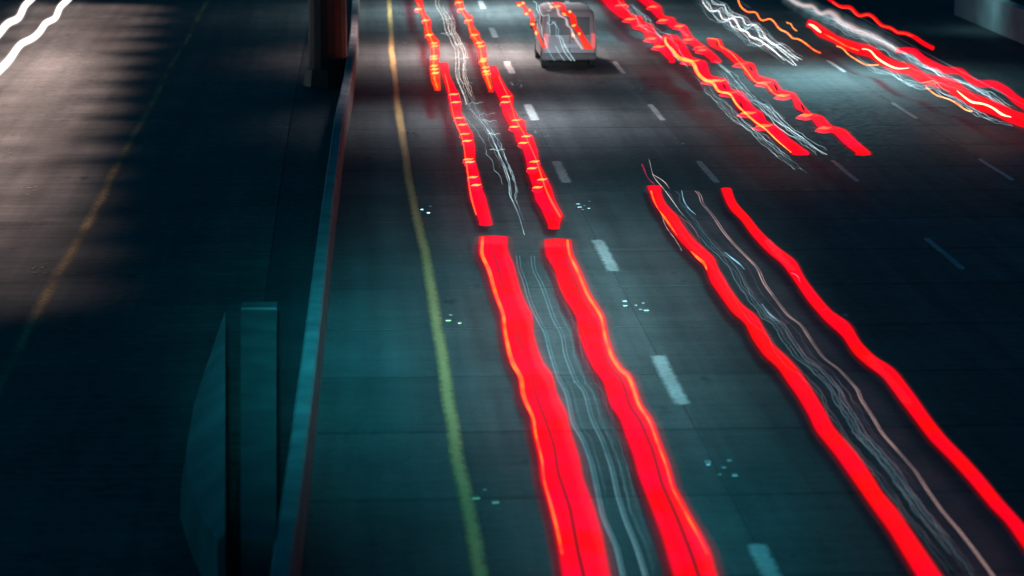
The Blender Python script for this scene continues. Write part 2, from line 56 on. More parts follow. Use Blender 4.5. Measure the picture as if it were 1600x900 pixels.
'R1b': (0.84,[(4.422,4.641,88.3),(4.409,4.635,87.84),(4.396,4.628,87.39),(4.383,4.622,86.94),(4.37,4.616,86.5),(4.358,4.61,86.06),(4.345,4.604,85.63),(4.333,4.6,85.2),(4.321,4.604,84.78),(4.308,4.609,84.35),(4.296,4.615,83.94),(4.285,4.62,83.52),(4.273,4.625,83.12),(4.261,4.63,82.71),(4.251,4.637,82.31),(4.252,4.651,81.91),(4.254,4.667,81.52),(4.257,4.682,81.13),(4.259,4.694,80.74),(4.261,4.682,80.35),(4.263,4.66,79.97),(4.265,4.639,79.6),(4.267,4.617,79.23),(4.26,4.595,78.86),(4.248,4.574,78.49),(4.235,4.555,78.13),(4.223,4.55,77.77),(4.21,4.55,77.41),(4.198,4.551,77.06),(4.187,4.552,76.71),(4.184,4.553,76.36),(4.187,4.554,76.02),(4.191,4.563,75.68),(4.195,4.63,75.34),(4.199,4.677,75),(4.202,4.669,74.67),(4.206,4.653,74.34),(4.21,4.638,74.02),(4.215,4.622,73.69),(4.223,4.607,73.37),(4.232,4.592,73.05),(4.241,4.577,72.74),(4.248,4.577,72.42),(4.242,4.674,72.11),(4.234,4.681,71.8),(4.226,4.675,71.5),(4.218,4.669,71.2),(4.212,4.662,70.9),(4.221,4.656,70.6),(4.25,4.65,70.3),(4.279,4.644,70.01),(4.288,4.637,69.72),(4.283,4.631,69.43),(4.277,4.625,69.14),(4.27,4.612,68.86),(4.264,4.597,68.58),(4.257,4.582,68.3),(4.251,4.568,68.02),(4.245,4.553,67.75),(4.237,4.539,67.47),(4.227,4.526,67.2),(4.216,4.523,66.94),(4.205,4.523,66.67),(4.194,4.524,66.41),(4.184,4.525,66.15),(4.174,4.526,65.89),(4.165,4.526,65.63),(4.16,4.527,65.37),(4.156,4.528,65.12),(4.153,4.529,64.87),(4.149,4.53,64.61),(4.145,4.53,64.37),(4.141,4.531,64.12),(4.137,4.532,63.87),(4.133,4.533,63.63),(4.126,4.533,63.39),(4.119,4.531,63.15),(4.111,4.525,62.91),(4.103,4.519,62.68),(4.095,4.512,62.44),(4.088,4.506,62.21),(4.08,4.5,61.98),(4.072,4.494,61.75),(4.065,4.488,61.52),(4.059,4.483,61.3),(4.066,4.484,61.07),(4.074,4.485,60.85),(4.082,4.487,60.63),(4.09,4.488,60.41),(4.098,4.49,60.19),(4.1,4.492,59.97),(4.1,4.493,59.76),(4.1,4.495,59.54),(4.099,4.494,59.33),(4.099,4.479,59.12),(4.099,4.453,58.91),(4.099,4.426,58.7),(4.098,4.398,58.49),(4.098,4.371,58.29),(4.097,4.345,58.09),(4.093,4.322,57.88)]),
'L1bf': [(0.93,0,(0.009,0.042,0.054,0.036,0.009),[(2.87,80.28),(2.948,80.47),(3.021,80.47),(3.094,80.47),(3.172,80.65)]),(0.93,0,(0.009,0.042,0.054,0.036,0.009),[(2.865,78.45),(2.941,78.62),(3.012,78.62),(3.084,78.62),(3.16,78.8)]),(0.93,0,(0.009,0.042,0.054,0.036,0.009),[(2.826,75.01),(2.898,75.17),(2.967,75.17),(3.035,75.17),(3.108,75.33)]),(0.93,0,(0.009,0.042,0.054,0.036,0.009),[(2.86,73.62),(2.931,73.77),(2.998,73.77),(3.065,73.77),(3.137,73.93)]),(0.93,0,(0.009,0.042,0.054,0.036,0.009),[(2.843,71.76),(2.912,71.91),(2.978,71.91),(3.043,71.91),(3.113,72.05)]),(0.93,0,(0.009,0.042,0.054,0.036,0.009),[(2.845,70.45),(2.914,70.59),(2.978,70.59),(3.042,70.59),(3.111,70.73)]),(0.93,0,(0.009,0.042,0.054,0.036,0.009),[(2.739,67.19),(2.804,67.32),(2.865,67.32),(2.927,67.32),(2.992,67.45)]),(0.93,0,(0.009,0.042,0.054,0.036,0.009),[(2.757,66.74),(2.821,66.87),(2.882,66.86),(2.943,66.86),(3.008,66.99)]),(0.93,0,(0.009,0.042,0.054,0.036,0.009),[(2.72,64.28),(2.782,64.4),(2.841,64.4),(2.9,64.4),(2.962,64.52)]),(0.93,0,(0.009,0.042,0.054,0.036,0.009),[(2.744,63.08),(2.805,63.2),(2.862,63.2),(2.92,63.2),(2.981,63.31)])],
'R1bf': [(0.93,0,(0.009,0.042,0.054,0.036,0.009),[(4.314,79.67),(4.394,79.85),(4.467,79.85),(4.539,79.85),(4.62,80.03)]),(0.93,0,(0.009,0.042,0.054,0.036,0.009),[(4.213,78.37),(4.291,78.54),(4.363,78.54),(4.434,78.54),(4.514,78.72)]),(0.93,0,(0.009,0.042,0.054,0.036,0.009),[(4.294,74.45),(4.369,74.61),(4.437,74.61),(4.505,74.61),(4.581,74.77)]),(0.93,0,(0.009,0.042,0.054,0.036,0.009),[(4.158,73.09),(4.232,73.25),(4.298,73.24),(4.365,73.24),(4.439,73.4)]),(0.93,0,(0.009,0.042,0.054,0.036,0.009),[(4.361,71.24),(4.433,71.39),(4.498,71.39),(4.563,71.39),(4.636,71.53)]),(0.93,0,(0.009,0.042,0.054,0.036,0.009),[(4.202,69.99),(4.273,70.14),(4.337,70.13),(4.401,70.13),(4.472,70.27)]),(0.93,0,(0.009,0.042,0.054,0.036,0.009),[(4.269,66.73),(4.336,66.85),(4.397,66.85),(4.458,66.85),(4.526,66.98)]),(0.93,0,(0.009,0.042,0.054,0.036,0.009),[(4.147,65.62),(4.213,65.75),(4.273,65.75),(4.333,65.75),(4.4,65.87)]),(0.93,0,(0.009,0.042,0.054,0.036,0.009),[(4.261,63.85),(4.326,63.96),(4.385,63.96),(4.443,63.96),(4.508,64.08)]),(0.93,0,(0.009,0.042,0.054,0.036,0.009),[(4.084,62.67),(4.147,62.79),(4.205,62.78),(4.262,62.78),(4.326,62.9)])],
'L1af': [(0.93,0,(0.015,0.07,0.09,0.06,0.015),[(2.583,107.47),(2.686,107.86),(2.783,107.74),(2.887,108.13)]),(0.93,0,(0.015,0.07,0.09,0.06,0.015),[(2.734,102.9),(2.834,103.26),(2.927,103.15),(3.027,103.51)]),(0.93,0,(0.015,0.07,0.09,0.06,0.015),[(2.702,97.52),(2.797,97.84),(2.885,97.74),(2.98,98.06)]),(0.93,0,(0.015,0.07,0.09,0.06,0.015),[(2.785,94.69),(2.877,94.99),(2.962,94.89),(3.054,95.2)]),(0.93,0,(0.015,0.07,0.09,0.06,0.015),[(2.778,93.73),(2.869,94.03),(2.953,93.94),(3.045,94.24)]),(0.93,0,(0.015,0.07,0.09,0.06,0.015),[(2.662,90.57),(2.749,90.85),(2.831,90.76),(2.919,91.05)]),(0.93,0,(0.015,0.07,0.09,0.06,0.015),[(2.637,89.76),(2.724,90.04),(2.805,89.95),(2.893,90.23)]),(0.93,0,(0.015,0.07,0.09,0.06,0.015),[(2.577,87.74),(2.661,88.01),(2.741,87.92),(2.826,88.19)]),(0.93,0,(0.015,0.07,0.09,0.06,0.015),[(2.569,86.79),(2.652,87.05),(2.731,86.97),(2.815,87.23)]),(0.93,0,(0.015,0.07,0.09,0.06,0.015),[(2.557,85.74),(2.64,86),(2.718,85.92),(2.801,86.17)])],
'R1af': [(0.93,0,(0.015,0.07,0.09,0.06,0.015),[(4.195,110.3),(4.307,110.72),(4.405,110.59),(4.518,111)]),(0.93,0,(0.015,0.07,0.09,0.06,0.015),[(4.167,107.37),(4.276,107.77),(4.371,107.64),(4.481,108.04)]),(0.93,0,(0.015,0.07,0.09,0.06,0.015),[(4.252,102.81),(4.357,103.17),(4.448,103.06),(4.554,103.42)]),(0.93,0,(0.015,0.07,0.09,0.06,0.015),[(4.233,97.43),(4.332,97.75),(4.419,97.65),(4.519,97.97)]),(0.93,0,(0.015,0.07,0.09,0.06,0.015),[(4.286,94.75),(4.383,95.05),(4.467,94.96),(4.565,95.27)]),(0.93,0,(0.015,0.07,0.09,0.06,0.015),[(4.287,93.64),(4.383,93.94),(4.466,93.85),(4.562,94.15)]),(0.93,0,(0.015,0.07,0.09,0.06,0.015),[(4.175,89.68),(4.266,89.95),(4.346,89.86),(4.438,90.14)]),(0.93,0,(0.015,0.07,0.09,0.06,0.015),[(4.13,89.01),(4.22,89.29),(4.3,89.2),(4.391,89.47)]),(0.93,0,(0.015,0.07,0.09,0.06,0.015),[(4.127,87.21),(4.216,87.47),(4.294,87.38),(4.383,87.65)]),(0.93,0,(0.015,0.07,0.09,0.06,0.015),[(4.087,86.09),(4.175,86.34),(4.252,86.26),(4.34,86.51)]),(0.93,0,(0.015,0.07,0.09,0.06,0.015),[(4.093,85.35),(4.179,85.6),(4.255,85.52),(4.343,85.77)])],
'L1ac': (0.93,0,(0.03,0.05,0.04,0.05,0.06,0.09,0.07,0.04),[(2.778,110.82),(2.793,109.44),(2.807,108.11),(2.822,106.8),(2.836,105.53),(2.85,104.29),(2.858,103.06),(2.854,101.82),(2.843,100.59),(2.832,99.39),(2.831,98.24),(2.844,97.18),(2.864,96.15),(2.877,95.14),(2.871,94.1),(2.85,93.04),(2.822,91.99),(2.792,90.95),(2.759,89.94),(2.725,88.96),(2.692,87.99),(2.663,87.04),(2.637,86.12),(2.616,85.21),(2.603,84.34),(2.603,83.51),(2.608,82.7),(2.614,81.9)]),
'R1ac': (0.93,0,(0.03,0.05,0.04,0.05,0.06,0.09,0.07,0.05),[(4.342,110.73),(4.332,109.33),(4.324,107.98),(4.326,106.7),(4.338,105.5),(4.355,104.35),(4.365,103.2),(4.358,102.01),(4.334,100.79),(4.307,99.59),(4.293,98.47),(4.304,97.47),(4.333,96.57),(4.364,95.69),(4.382,94.78),(4.373,93.79),(4.346,92.75),(4.313,91.7),(4.281,90.68),(4.254,89.69),(4.233,88.73),(4.216,87.8),(4.2,86.89),(4.186,86),(4.172,85.12),(4.159,84.27),(4.148,83.43),(4.138,82.62),(4.128,81.81)]),
'L1bc': (0.93,0,(0.03,0.03,0.02,0.04,0.03,0.02,0.04,0.03,0.04,0.03),[(2.951,85.68),(2.948,84.82),(2.944,83.98),(2.939,83.16),(2.933,82.35),(2.923,81.55),(2.911,80.76),(2.897,79.98),(2.882,79.21),(2.868,78.46),(2.855,77.72),(2.845,77),(2.837,76.3),(2.832,75.61),(2.831,74.95),(2.834,74.31),(2.841,73.69),(2.852,73.08),(2.863,72.49),(2.872,71.91),(2.876,71.32),(2.874,70.74),(2.866,70.14),(2.855,69.55),(2.843,68.97),(2.83,68.39),(2.817,67.83),(2.804,67.27),(2.792,66.72),(2.78,66.18),(2.768,65.65),(2.756,65.12),(2.744,64.61),(2.732,64.1),(2.719,63.6),(2.707,63.11),(2.696,62.62),(2.687,62.14),(2.679,61.68),(2.674,61.22),(2.671,60.77),(2.67,60.33),(2.671,59.9),(2.672,59.48),(2.674,59.06)]),
'R1bc': (0.93,0,(0.03,0.03,0.02,0.04,0.03,0.02,0.04,0.03,0.05,0.04),[(4.521,84.98),(4.516,84.18),(4.512,83.39),(4.51,82.62),(4.51,81.88),(4.513,81.16),(4.516,80.45),(4.516,79.76),(4.511,79.06),(4.5,78.35),(4.483,77.64),(4.464,76.93),(4.446,76.24),(4.431,75.57),(4.424,74.93),(4.424,74.33),(4.431,73.74),(4.441,73.18),(4.452,72.63),(4.461,72.08),(4.468,71.53),(4.471,70.97),(4.472,70.42),(4.471,69.87),(4.469,69.32),(4.467,68.78),(4.465,68.25),(4.461,67.73),(4.457,67.21),(4.449,66.69),(4.44,66.17),(4.429,65.66),(4.417,65.15),(4.405,64.65),(4.394,64.16),(4.384,63.68),(4.375,63.21),(4.368,62.74),(4.362,62.29),(4.359,61.85),(4.357,61.42),(4.358,61),(4.362,60.59),(4.367,60.19),(4.373,59.8),(4.38,59.42),(4.387,59.04),(4.394,58.67)]),
'L3': (0.85,[(6.674,6.969,63.17),(6.653,6.936,62.79),(6.633,6.902,62.41),(6.613,6.871,62.04),(6.594,6.844,61.67),(6.577,6.825,61.31),(6.563,6.815,60.95),(6.553,6.811,60.59),(6.549,6.816,60.24),(6.553,6.827,59.89),(6.56,6.842,59.55),(6.565,6.854,59.2),(6.565,6.858,58.87),(6.559,6.856,58.53),(6.55,6.85,58.2),(6.542,6.845,57.88),(6.536,6.842,57.56),(6.535,6.842,57.24),(6.538,6.845,56.92),(6.542,6.848,56.61),(6.547,6.853,56.3),(6.554,6.862,55.99),(6.563,6.878,55.69),(6.575,6.897,55.39),(6.59,6.919,55.09),(6.605,6.941,54.79),(6.62,6.962,54.5),(6.635,6.978,54.21),(6.65,6.983,53.93),(6.664,6.975,53.65),(6.677,6.958,53.37),(6.684,6.939,53.09),(6.682,6.925,52.81),(6.673,6.916,52.54),(6.658,6.911,52.28),(6.641,6.906,52.01),(6.624,6.9,51.75),(6.609,6.893,51.49),(6.6,6.886,51.23),(6.597,6.879,50.98),(6.597,6.874,50.72),(6.597,6.871,50.47),(6.597,6.869,50.23),(6.597,6.868,49.98),(6.597,6.868,49.74),(6.598,6.87,49.49),(6.599,6.877,49.25),(6.6,6.892,49.02),(6.601,6.915,48.78),(6.606,6.942,48.55),(6.617,6.965,48.32),(6.636,6.979,48.09),(6.66,6.981,47.86),(6.679,6.975,47.64),(6.687,6.966,47.41),(6.685,6.956,47.19),(6.676,6.947,46.97),(6.665,6.939,46.76),(6.654,6.932,46.54),(6.644,6.926,46.33),(6.638,6.919,46.12),(6.635,6.915,45.91),(6.634,6.916,45.71),(6.633,6.924,45.5),(6.633,6.938,45.3),(6.634,6.955,45.09),(6.638,6.972,44.89),(6.647,6.986,44.69),(6.662,6.997,44.5),(6.68,7.004,44.3),(6.698,7.009,44.11),(6.71,7.013,43.91),(6.716,7.015,43.72),(6.717,7.017,43.53),(6.716,7.016,43.35),(6.714,7.014,43.16),(6.713,7.012,42.98),(6.711,7.009,42.79),(6.711,7.006,42.61),(6.711,7.003,42.43),(6.713,6.999,42.25),(6.714,6.994,42.08),(6.713,6.989,41.9),(6.71,6.984,41.73),(6.706,6.979,41.55),(6.702,6.974,41.38),(6.698,6.969,41.21),(6.694,6.964,41.04),(6.69,6.958,40.88),(6.685,6.95,40.71),(6.679,6.942,40.55),(6.67,6.934,40.38),(6.661,6.926,40.22),(6.651,6.919,40.06),(6.642,6.915,39.9),(6.634,6.915,39.74),(6.63,6.919,39.59),(6.63,6.923,39.43),(6.633,6.929,39.27),(6.637,6.934,39.12),(6.641,6.939,38.97),(6.645,6.945,38.81),(6.65,6.95,38.66),(6.654,6.955,38.51),(6.658,6.958,38.36),(6.661,6.961,38.22),(6.663,6.961,38.07),(6.664,6.961,37.93),(6.664,6.96,37.78),(6.664,6.958,37.64),(6.664,6.957,37.5),(6.664,6.956,37.35),(6.664,6.955,37.21),(6.664,6.953,37.07),(6.664,6.949,36.94),(6.664,6.945,36.8),(6.664,6.94,36.66),(6.664,6.935,36.53),(6.663,6.93,36.39),(6.663,6.927,36.26),(6.663,6.927,36.13),(6.663,6.93,36),(6.662,6.934,35.87),(6.662,6.939,35.74),(6.662,6.943,35.61),(6.662,6.948,35.48),(6.662,6.951,35.35),(6.663,6.952,35.22),(6.664,6.952,35.1),(6.664,6.95,34.97),(6.665,6.948,34.85),(6.666,6.946,34.73),(6.667,6.944,34.61),(6.668,6.942,34.48),(6.668,6.94,34.36),(6.668,6.939,34.24),(6.667,6.937,34.12),(6.664,6.935,34.01),(6.662,6.933,33.89),(6.659,6.932,33.77),(6.656,6.93,33.66),(6.653,6.929,33.54),(6.65,6.927,33.43),(6.647,6.925,33.31),(6.644,6.924,33.2),(6.641,6.922,33.09),(6.638,6.921,32.98),(6.636,6.919,32.87),(6.633,6.917,32.76),(6.63,6.916,32.65),(6.627,6.914,32.54),(6.625,6.913,32.43),(6.623,6.912,32.32),(6.621,6.911,32.22),(6.62,6.911,32.11),(6.619,6.911,32.01),(6.618,6.91,31.9),(6.617,6.91,31.8),(6.616,6.91,31.69),(6.615,6.909,31.59),(6.614,6.909,31.49),(6.613,6.909,31.39),(6.613,6.909,31.29),(6.612,6.908,31.18),(6.611,6.908,31.09),(6.61,6.908,30.99),(6.609,6.908,30.89),(6.608,6.907,30.79),(6.607,6.907,30.69),(6.606,6.907,30.59),(6.605,6.907,30.5),(6.604,6.906,30.4),(6.604,6.906,30.31),(6.603,6.906,30.21),(6.602,6.906,30.12)]),
'R3': (0.85,[(8.269,8.488,62.73),(8.239,8.456,62.35),(8.21,8.424,61.98),(8.181,8.393,61.61),(8.155,8.365,61.25),(8.131,8.343,60.89),(8.111,8.33,60.53),(8.094,8.325,60.18),(8.083,8.325,59.83),(8.081,8.329,59.49),(8.089,8.334,59.14),(8.101,8.336,58.81),(8.11,8.334,58.47),(8.111,8.329,58.14),(8.106,8.323,57.81),(8.098,8.319,57.49),(8.089,8.317,57.17),(8.081,8.32,56.86),(8.077,8.325,56.54),(8.075,8.332,56.23),(8.076,8.34,55.93),(8.078,8.351,55.62),(8.08,8.364,55.32),(8.085,8.381,55.03),(8.091,8.401,54.73),(8.1,8.424,54.44),(8.114,8.448,54.15),(8.134,8.469,53.87),(8.155,8.479,53.58),(8.17,8.477,53.3),(8.177,8.464,53.02),(8.175,8.447,52.75),(8.17,8.428,52.48),(8.164,8.41,52.21),(8.157,8.394,51.95),(8.151,8.38,51.68),(8.144,8.37,51.42),(8.136,8.362,51.17),(8.128,8.356,50.91),(8.12,8.35,50.66),(8.112,8.345,50.41),(8.103,8.34,50.16),(8.095,8.336,49.91),(8.088,8.333,49.67),(8.081,8.332,49.43),(8.078,8.331,49.19),(8.077,8.331,48.95),(8.078,8.333,48.72),(8.08,8.343,48.48),(8.081,8.361,48.25),(8.083,8.387,48.02),(8.086,8.415,47.8),(8.09,8.436,47.57),(8.098,8.445,47.35),(8.109,8.442,47.13),(8.121,8.432,46.91),(8.134,8.418,46.69),(8.143,8.404,46.48),(8.147,8.391,46.26),(8.145,8.379,46.05),(8.137,8.37,45.84),(8.128,8.366,45.64),(8.119,8.367,45.43),(8.111,8.371,45.23),(8.105,8.376,45.03),(8.104,8.384,44.83),(8.11,8.398,44.63),(8.119,8.421,44.43),(8.131,8.453,44.23),(8.144,8.483,44.04),(8.16,8.503,43.84),(8.182,8.514,43.65),(8.207,8.517,43.46),(8.228,8.516,43.27),(8.238,8.512,43.09),(8.239,8.507,42.9),(8.235,8.502,42.72),(8.229,8.496,42.54),(8.223,8.491,42.36),(8.218,8.486,42.18),(8.212,8.48,42),(8.207,8.474,41.83),(8.202,8.467,41.65),(8.198,8.461,41.48),(8.194,8.454,41.31),(8.19,8.447,41.14),(8.186,8.44,40.97),(8.182,8.433,40.8),(8.178,8.426,40.64),(8.174,8.42,40.47),(8.17,8.414,40.31),(8.166,8.41,40.15),(8.162,8.406,39.99),(8.158,8.402,39.83),(8.154,8.398,39.67),(8.151,8.395,39.51),(8.147,8.391,39.35),(8.144,8.39,39.2),(8.142,8.39,39.04),(8.143,8.392,38.89),(8.147,8.396,38.74),(8.151,8.4,38.59),(8.156,8.404,38.44),(8.161,8.409,38.29),(8.167,8.412,38.14),(8.172,8.416,38),(8.176,8.418,37.85),(8.18,8.419,37.7),(8.183,8.419,37.56),(8.184,8.42,37.42),(8.186,8.42,37.28),(8.187,8.42,37.14),(8.188,8.42,37),(8.189,8.42,36.86),(8.19,8.418,36.72),(8.19,8.416,36.59),(8.189,8.413,36.45),(8.188,8.411,36.32),(8.187,8.408,36.18),(8.186,8.405,36.05),(8.185,8.403,35.92),(8.183,8.401,35.79),(8.182,8.399,35.66),(8.181,8.399,35.53),(8.181,8.399,35.4),(8.182,8.4,35.27),(8.185,8.401,35.15),(8.189,8.402,35.02),(8.194,8.403,34.9),(8.198,8.404,34.77),(8.201,8.405,34.65),(8.202,8.405,34.53),(8.199,8.404,34.41),(8.195,8.402,34.28),(8.19,8.4,34.17),(8.185,8.397,34.05),(8.18,8.395,33.93),(8.175,8.392,33.81),(8.17,8.389,33.69),(8.165,8.387,33.58),(8.16,8.384,33.46),(8.156,8.381,33.35),(8.153,8.379,33.24),(8.15,8.376,33.12),(8.147,8.374,33.01),(8.144,8.371,32.9),(8.142,8.369,32.79),(8.139,8.366,32.68),(8.137,8.364,32.57),(8.134,8.363,32.46),(8.131,8.361,32.35),(8.129,8.36,32.25),(8.126,8.358,32.14),(8.124,8.357,32.03),(8.121,8.355,31.93),(8.119,8.354,31.82),(8.116,8.353,31.72),(8.114,8.351,31.61),(8.112,8.35,31.51),(8.11,8.349,31.41),(8.108,8.347,31.31),(8.106,8.346,31.21),(8.105,8.345,31.11),(8.103,8.343,31.01),(8.101,8.342,30.91),(8.099,8.341,30.81),(8.098,8.339,30.71),(8.096,8.338,30.61),(8.094,8.336,30.52),(8.093,8.335,30.42),(8.091,8.333,30.32)]),
'L3core': (0.93,0,(0.03,0.03,0.01,0.05,0.03,0.01),[(6.643,62.06),(6.612,61.58),(6.583,61.12),(6.56,60.67),(6.544,60.24),(6.534,59.83),(6.53,59.44),(6.53,59.06),(6.531,58.7),(6.534,58.33),(6.536,57.98),(6.538,57.62),(6.539,57.27),(6.54,56.92),(6.542,56.58),(6.544,56.24)]),
'L3core2': (0.93,0,(0.01,0.05,0.06,0.02),[(6.596,54.31),(6.612,53.99),(6.629,53.67),(6.654,53.38),(6.681,53.11),(6.676,52.75),(6.653,52.35)]),
'L3hook': (0.85,0,(0.03,0.03,0.02,0.02),[(6.924,66.8),(6.907,66.22),(6.875,65.61),(6.844,65.01),(6.835,64.48),(6.851,64.03),(6.881,63.63)]),
'L4a': (0.85,[(10.359,11.506,124.84),(10.334,11.464,124.11),(10.309,11.422,123.4),(10.285,11.381,122.69),(10.261,11.34,121.99),(10.237,11.299,121.3),(10.213,11.259,120.62),(10.19,11.219,119.94),(10.166,11.18,119.27),(10.144,11.141,118.61),(10.121,11.103,117.96),(10.098,11.065,117.31),(10.076,11.028,116.67),(10.054,10.99,116.03),(10.034,10.955,115.41),(10.021,10.929,114.79),(10.013,10.908,114.17),(10.006,10.889,113.56),(9.998,10.869,112.96),(9.991,10.849,112.37),(9.984,10.819,111.78),(9.977,10.787,111.19),(9.969,10.757,110.62),(9.96,10.726,110.05),(9.95,10.696,109.48),(9.94,10.666,108.92),(9.93,10.636,108.37),(9.926,10.607,107.82),(9.933,10.578,107.27),(9.942,10.549,106.73),(9.95,10.53,106.2),(9.959,10.597,105.67),(9.968,10.785,105.15),(9.979,10.817,104.63),(10.02,10.779,104.11),(10.133,10.735,103.6),(10.207,10.695,103.09),(10.186,10.708,102.59),(10.153,10.862,102.1),(10.12,10.858,101.61),(10.087,10.829,101.13),(10.06,10.801,100.65),(10.077,10.773,100.17),(10.146,10.745,99.7),(10.217,10.718,99.23),(10.252,10.691,98.76),(10.227,10.664,98.31),(10.195,10.64,97.85),(10.164,10.643,97.4),(10.136,10.649,96.96),(10.136,10.652,96.52),(10.153,10.639,96.08),(10.17,10.621,95.64),(10.172,10.603,95.21),(10.163,10.585,94.79),(10.152,10.568,94.36),(10.141,10.55,93.94),(10.136,10.533,93.53),(10.133,10.516,93.12),(10.131,10.499,92.71),(10.128,10.482,92.3),(10.126,10.465,91.9),(10.123,10.448,91.5),(10.121,10.425,91.11),(10.119,10.395,90.71),(10.116,10.365,90.33),(10.114,10.335,89.94),(10.112,10.305,89.56)]),
'R4a': (0.85,[(11.887,12.533,124.75),(11.852,12.494,124.03),(11.817,12.456,123.31),(11.783,12.418,122.6),(11.749,12.38,121.91),(11.715,12.343,121.21),(11.682,12.307,120.53),(11.649,12.271,119.86),(11.617,12.235,119.19),(11.585,12.199,118.53),(11.553,12.164,117.87),(11.522,12.13,117.23),(11.491,12.095,116.59),(11.46,12.061,115.95),(11.432,12.029,115.33),(11.42,12.003,114.71),(11.417,11.981,114.09),(11.416,11.96,113.48),(11.415,11.939,112.88),(11.414,11.923,112.28),(11.415,11.94,111.69),(11.417,11.961,111.11),(11.418,11.981,110.53),(11.42,11.999,109.96),(11.421,11.996,109.39),(11.423,11.958,108.83),(11.422,11.915,108.28),(11.41,11.873,107.73),(11.397,11.831,107.19),(11.384,11.79,106.65),(11.37,11.749,106.12),(11.357,11.708,105.59),(11.344,11.705,105.07),(11.332,11.939,104.55),(11.322,11.935,104.04),(11.339,11.893,103.53),(11.387,11.851,103.02),(11.427,11.824,102.52),(11.417,11.905,102.03),(11.401,12.023,101.54),(11.385,12.012,101.06),(11.377,11.983,100.58),(11.446,11.955,100.1),(11.584,11.927,99.62),(11.586,11.899,99.15),(11.55,11.872,98.69),(11.512,11.844,98.23),(11.474,11.817,97.78),(11.437,11.792,97.33),(11.4,11.779,96.89),(11.366,11.782,96.45),(11.361,11.786,96.01),(11.364,11.791,95.57),(11.366,11.795,95.14),(11.369,11.798,94.72),(11.372,11.801,94.29),(11.374,11.804,93.87),(11.378,11.807,93.46),(11.382,11.81,93.04),(11.386,11.813,92.63),(11.39,11.815,92.23),(11.394,11.817,91.83),(11.398,11.809,91.43),(11.402,11.799,91.03),(11.406,11.79,90.64),(11.41,11.781,90.25),(11.413,11.771,89.87),(11.417,11.762,89.48)]),
'L4b': (0.86,[(10.795,11.304,97.71),(10.741,11.288,97.27),(10.688,11.272,96.82),(10.635,11.257,96.38),(10.583,11.242,95.95),(10.531,11.226,95.52),(10.479,11.211,95.09),(10.434,11.196,94.67),(10.43,11.181,94.24),(10.433,11.161,93.82),(10.435,11.136,93.41),(10.437,11.11,93),(10.439,11.085,92.59),(10.441,11.06,92.18),(10.443,11.035,91.78),(10.445,11.01,91.38),(10.447,10.985,90.99),(10.45,10.972,90.6),(10.457,11.043,90.21),(10.483,11.136,89.82),(10.511,11.219,89.44),(10.548,11.22,89.06),(10.647,11.189,88.68),(10.692,11.154,88.3),(10.666,11.12,87.93),(10.633,11.086,87.57),(10.599,11.052,87.21),(10.566,11.019,86.85),(10.534,10.985,86.49),(10.502,10.953,86.14),(10.481,10.92,85.79),(10.48,10.897,85.44),(10.483,10.948,85.09),(10.486,11.073,84.75),(10.489,11.191,84.41),(10.499,11.195,84.07),(10.563,11.17,83.73),(10.63,11.143,83.39),(10.661,11.116,83.06),(10.641,11.09,82.73),(10.614,11.064,82.41),(10.588,11.037,82.09),(10.567,11.03,81.77),(10.577,11.148,81.45),(10.591,11.24,81.13),(10.612,11.237,80.82),(10.69,11.222,80.5),(10.809,11.207,80.19),(10.831,11.192,79.88),(10.807,11.177,79.58),(10.779,11.162,79.28),(10.751,11.147,78.98),(10.723,11.132,78.68),(10.695,11.118,78.39),(10.667,11.103,78.1),(10.64,11.089,77.81),(10.613,11.075,77.52),(10.588,11.063,77.24),(10.584,11.073,76.95),(10.626,11.125,76.67),(10.674,11.144,76.38),(10.716,11.124,76.1),(10.718,11.1,75.82),(10.702,11.075,75.55),(10.684,11.051,75.28),(10.667,11.027,75.01),(10.65,11.004,74.74),(10.632,10.984,74.47),(10.615,10.997,74.21),(10.598,11.031,73.95),(10.589,11.067,73.68),(10.633,11.094,73.42),(10.682,11.093,73.16),(10.709,11.088,72.9),(10.706,11.082,72.65),(10.698,11.077,72.4),(10.691,11.072,72.14),(10.683,11.067,71.9),(10.676,11.062,71.65),(10.669,11.057,71.4),(10.662,11.053,71.16),(10.661,11.054,70.91),(10.666,11.061,70.67),(10.671,11.068,70.43),(10.677,11.075,70.19),(10.682,11.082,69.96),(10.687,11.089,69.72),(10.693,11.096,69.49),(10.698,11.103,69.25),(10.703,11.11,69.02),(10.708,11.117,68.79),(10.713,11.124,68.57),(10.719,11.126,68.34)]),
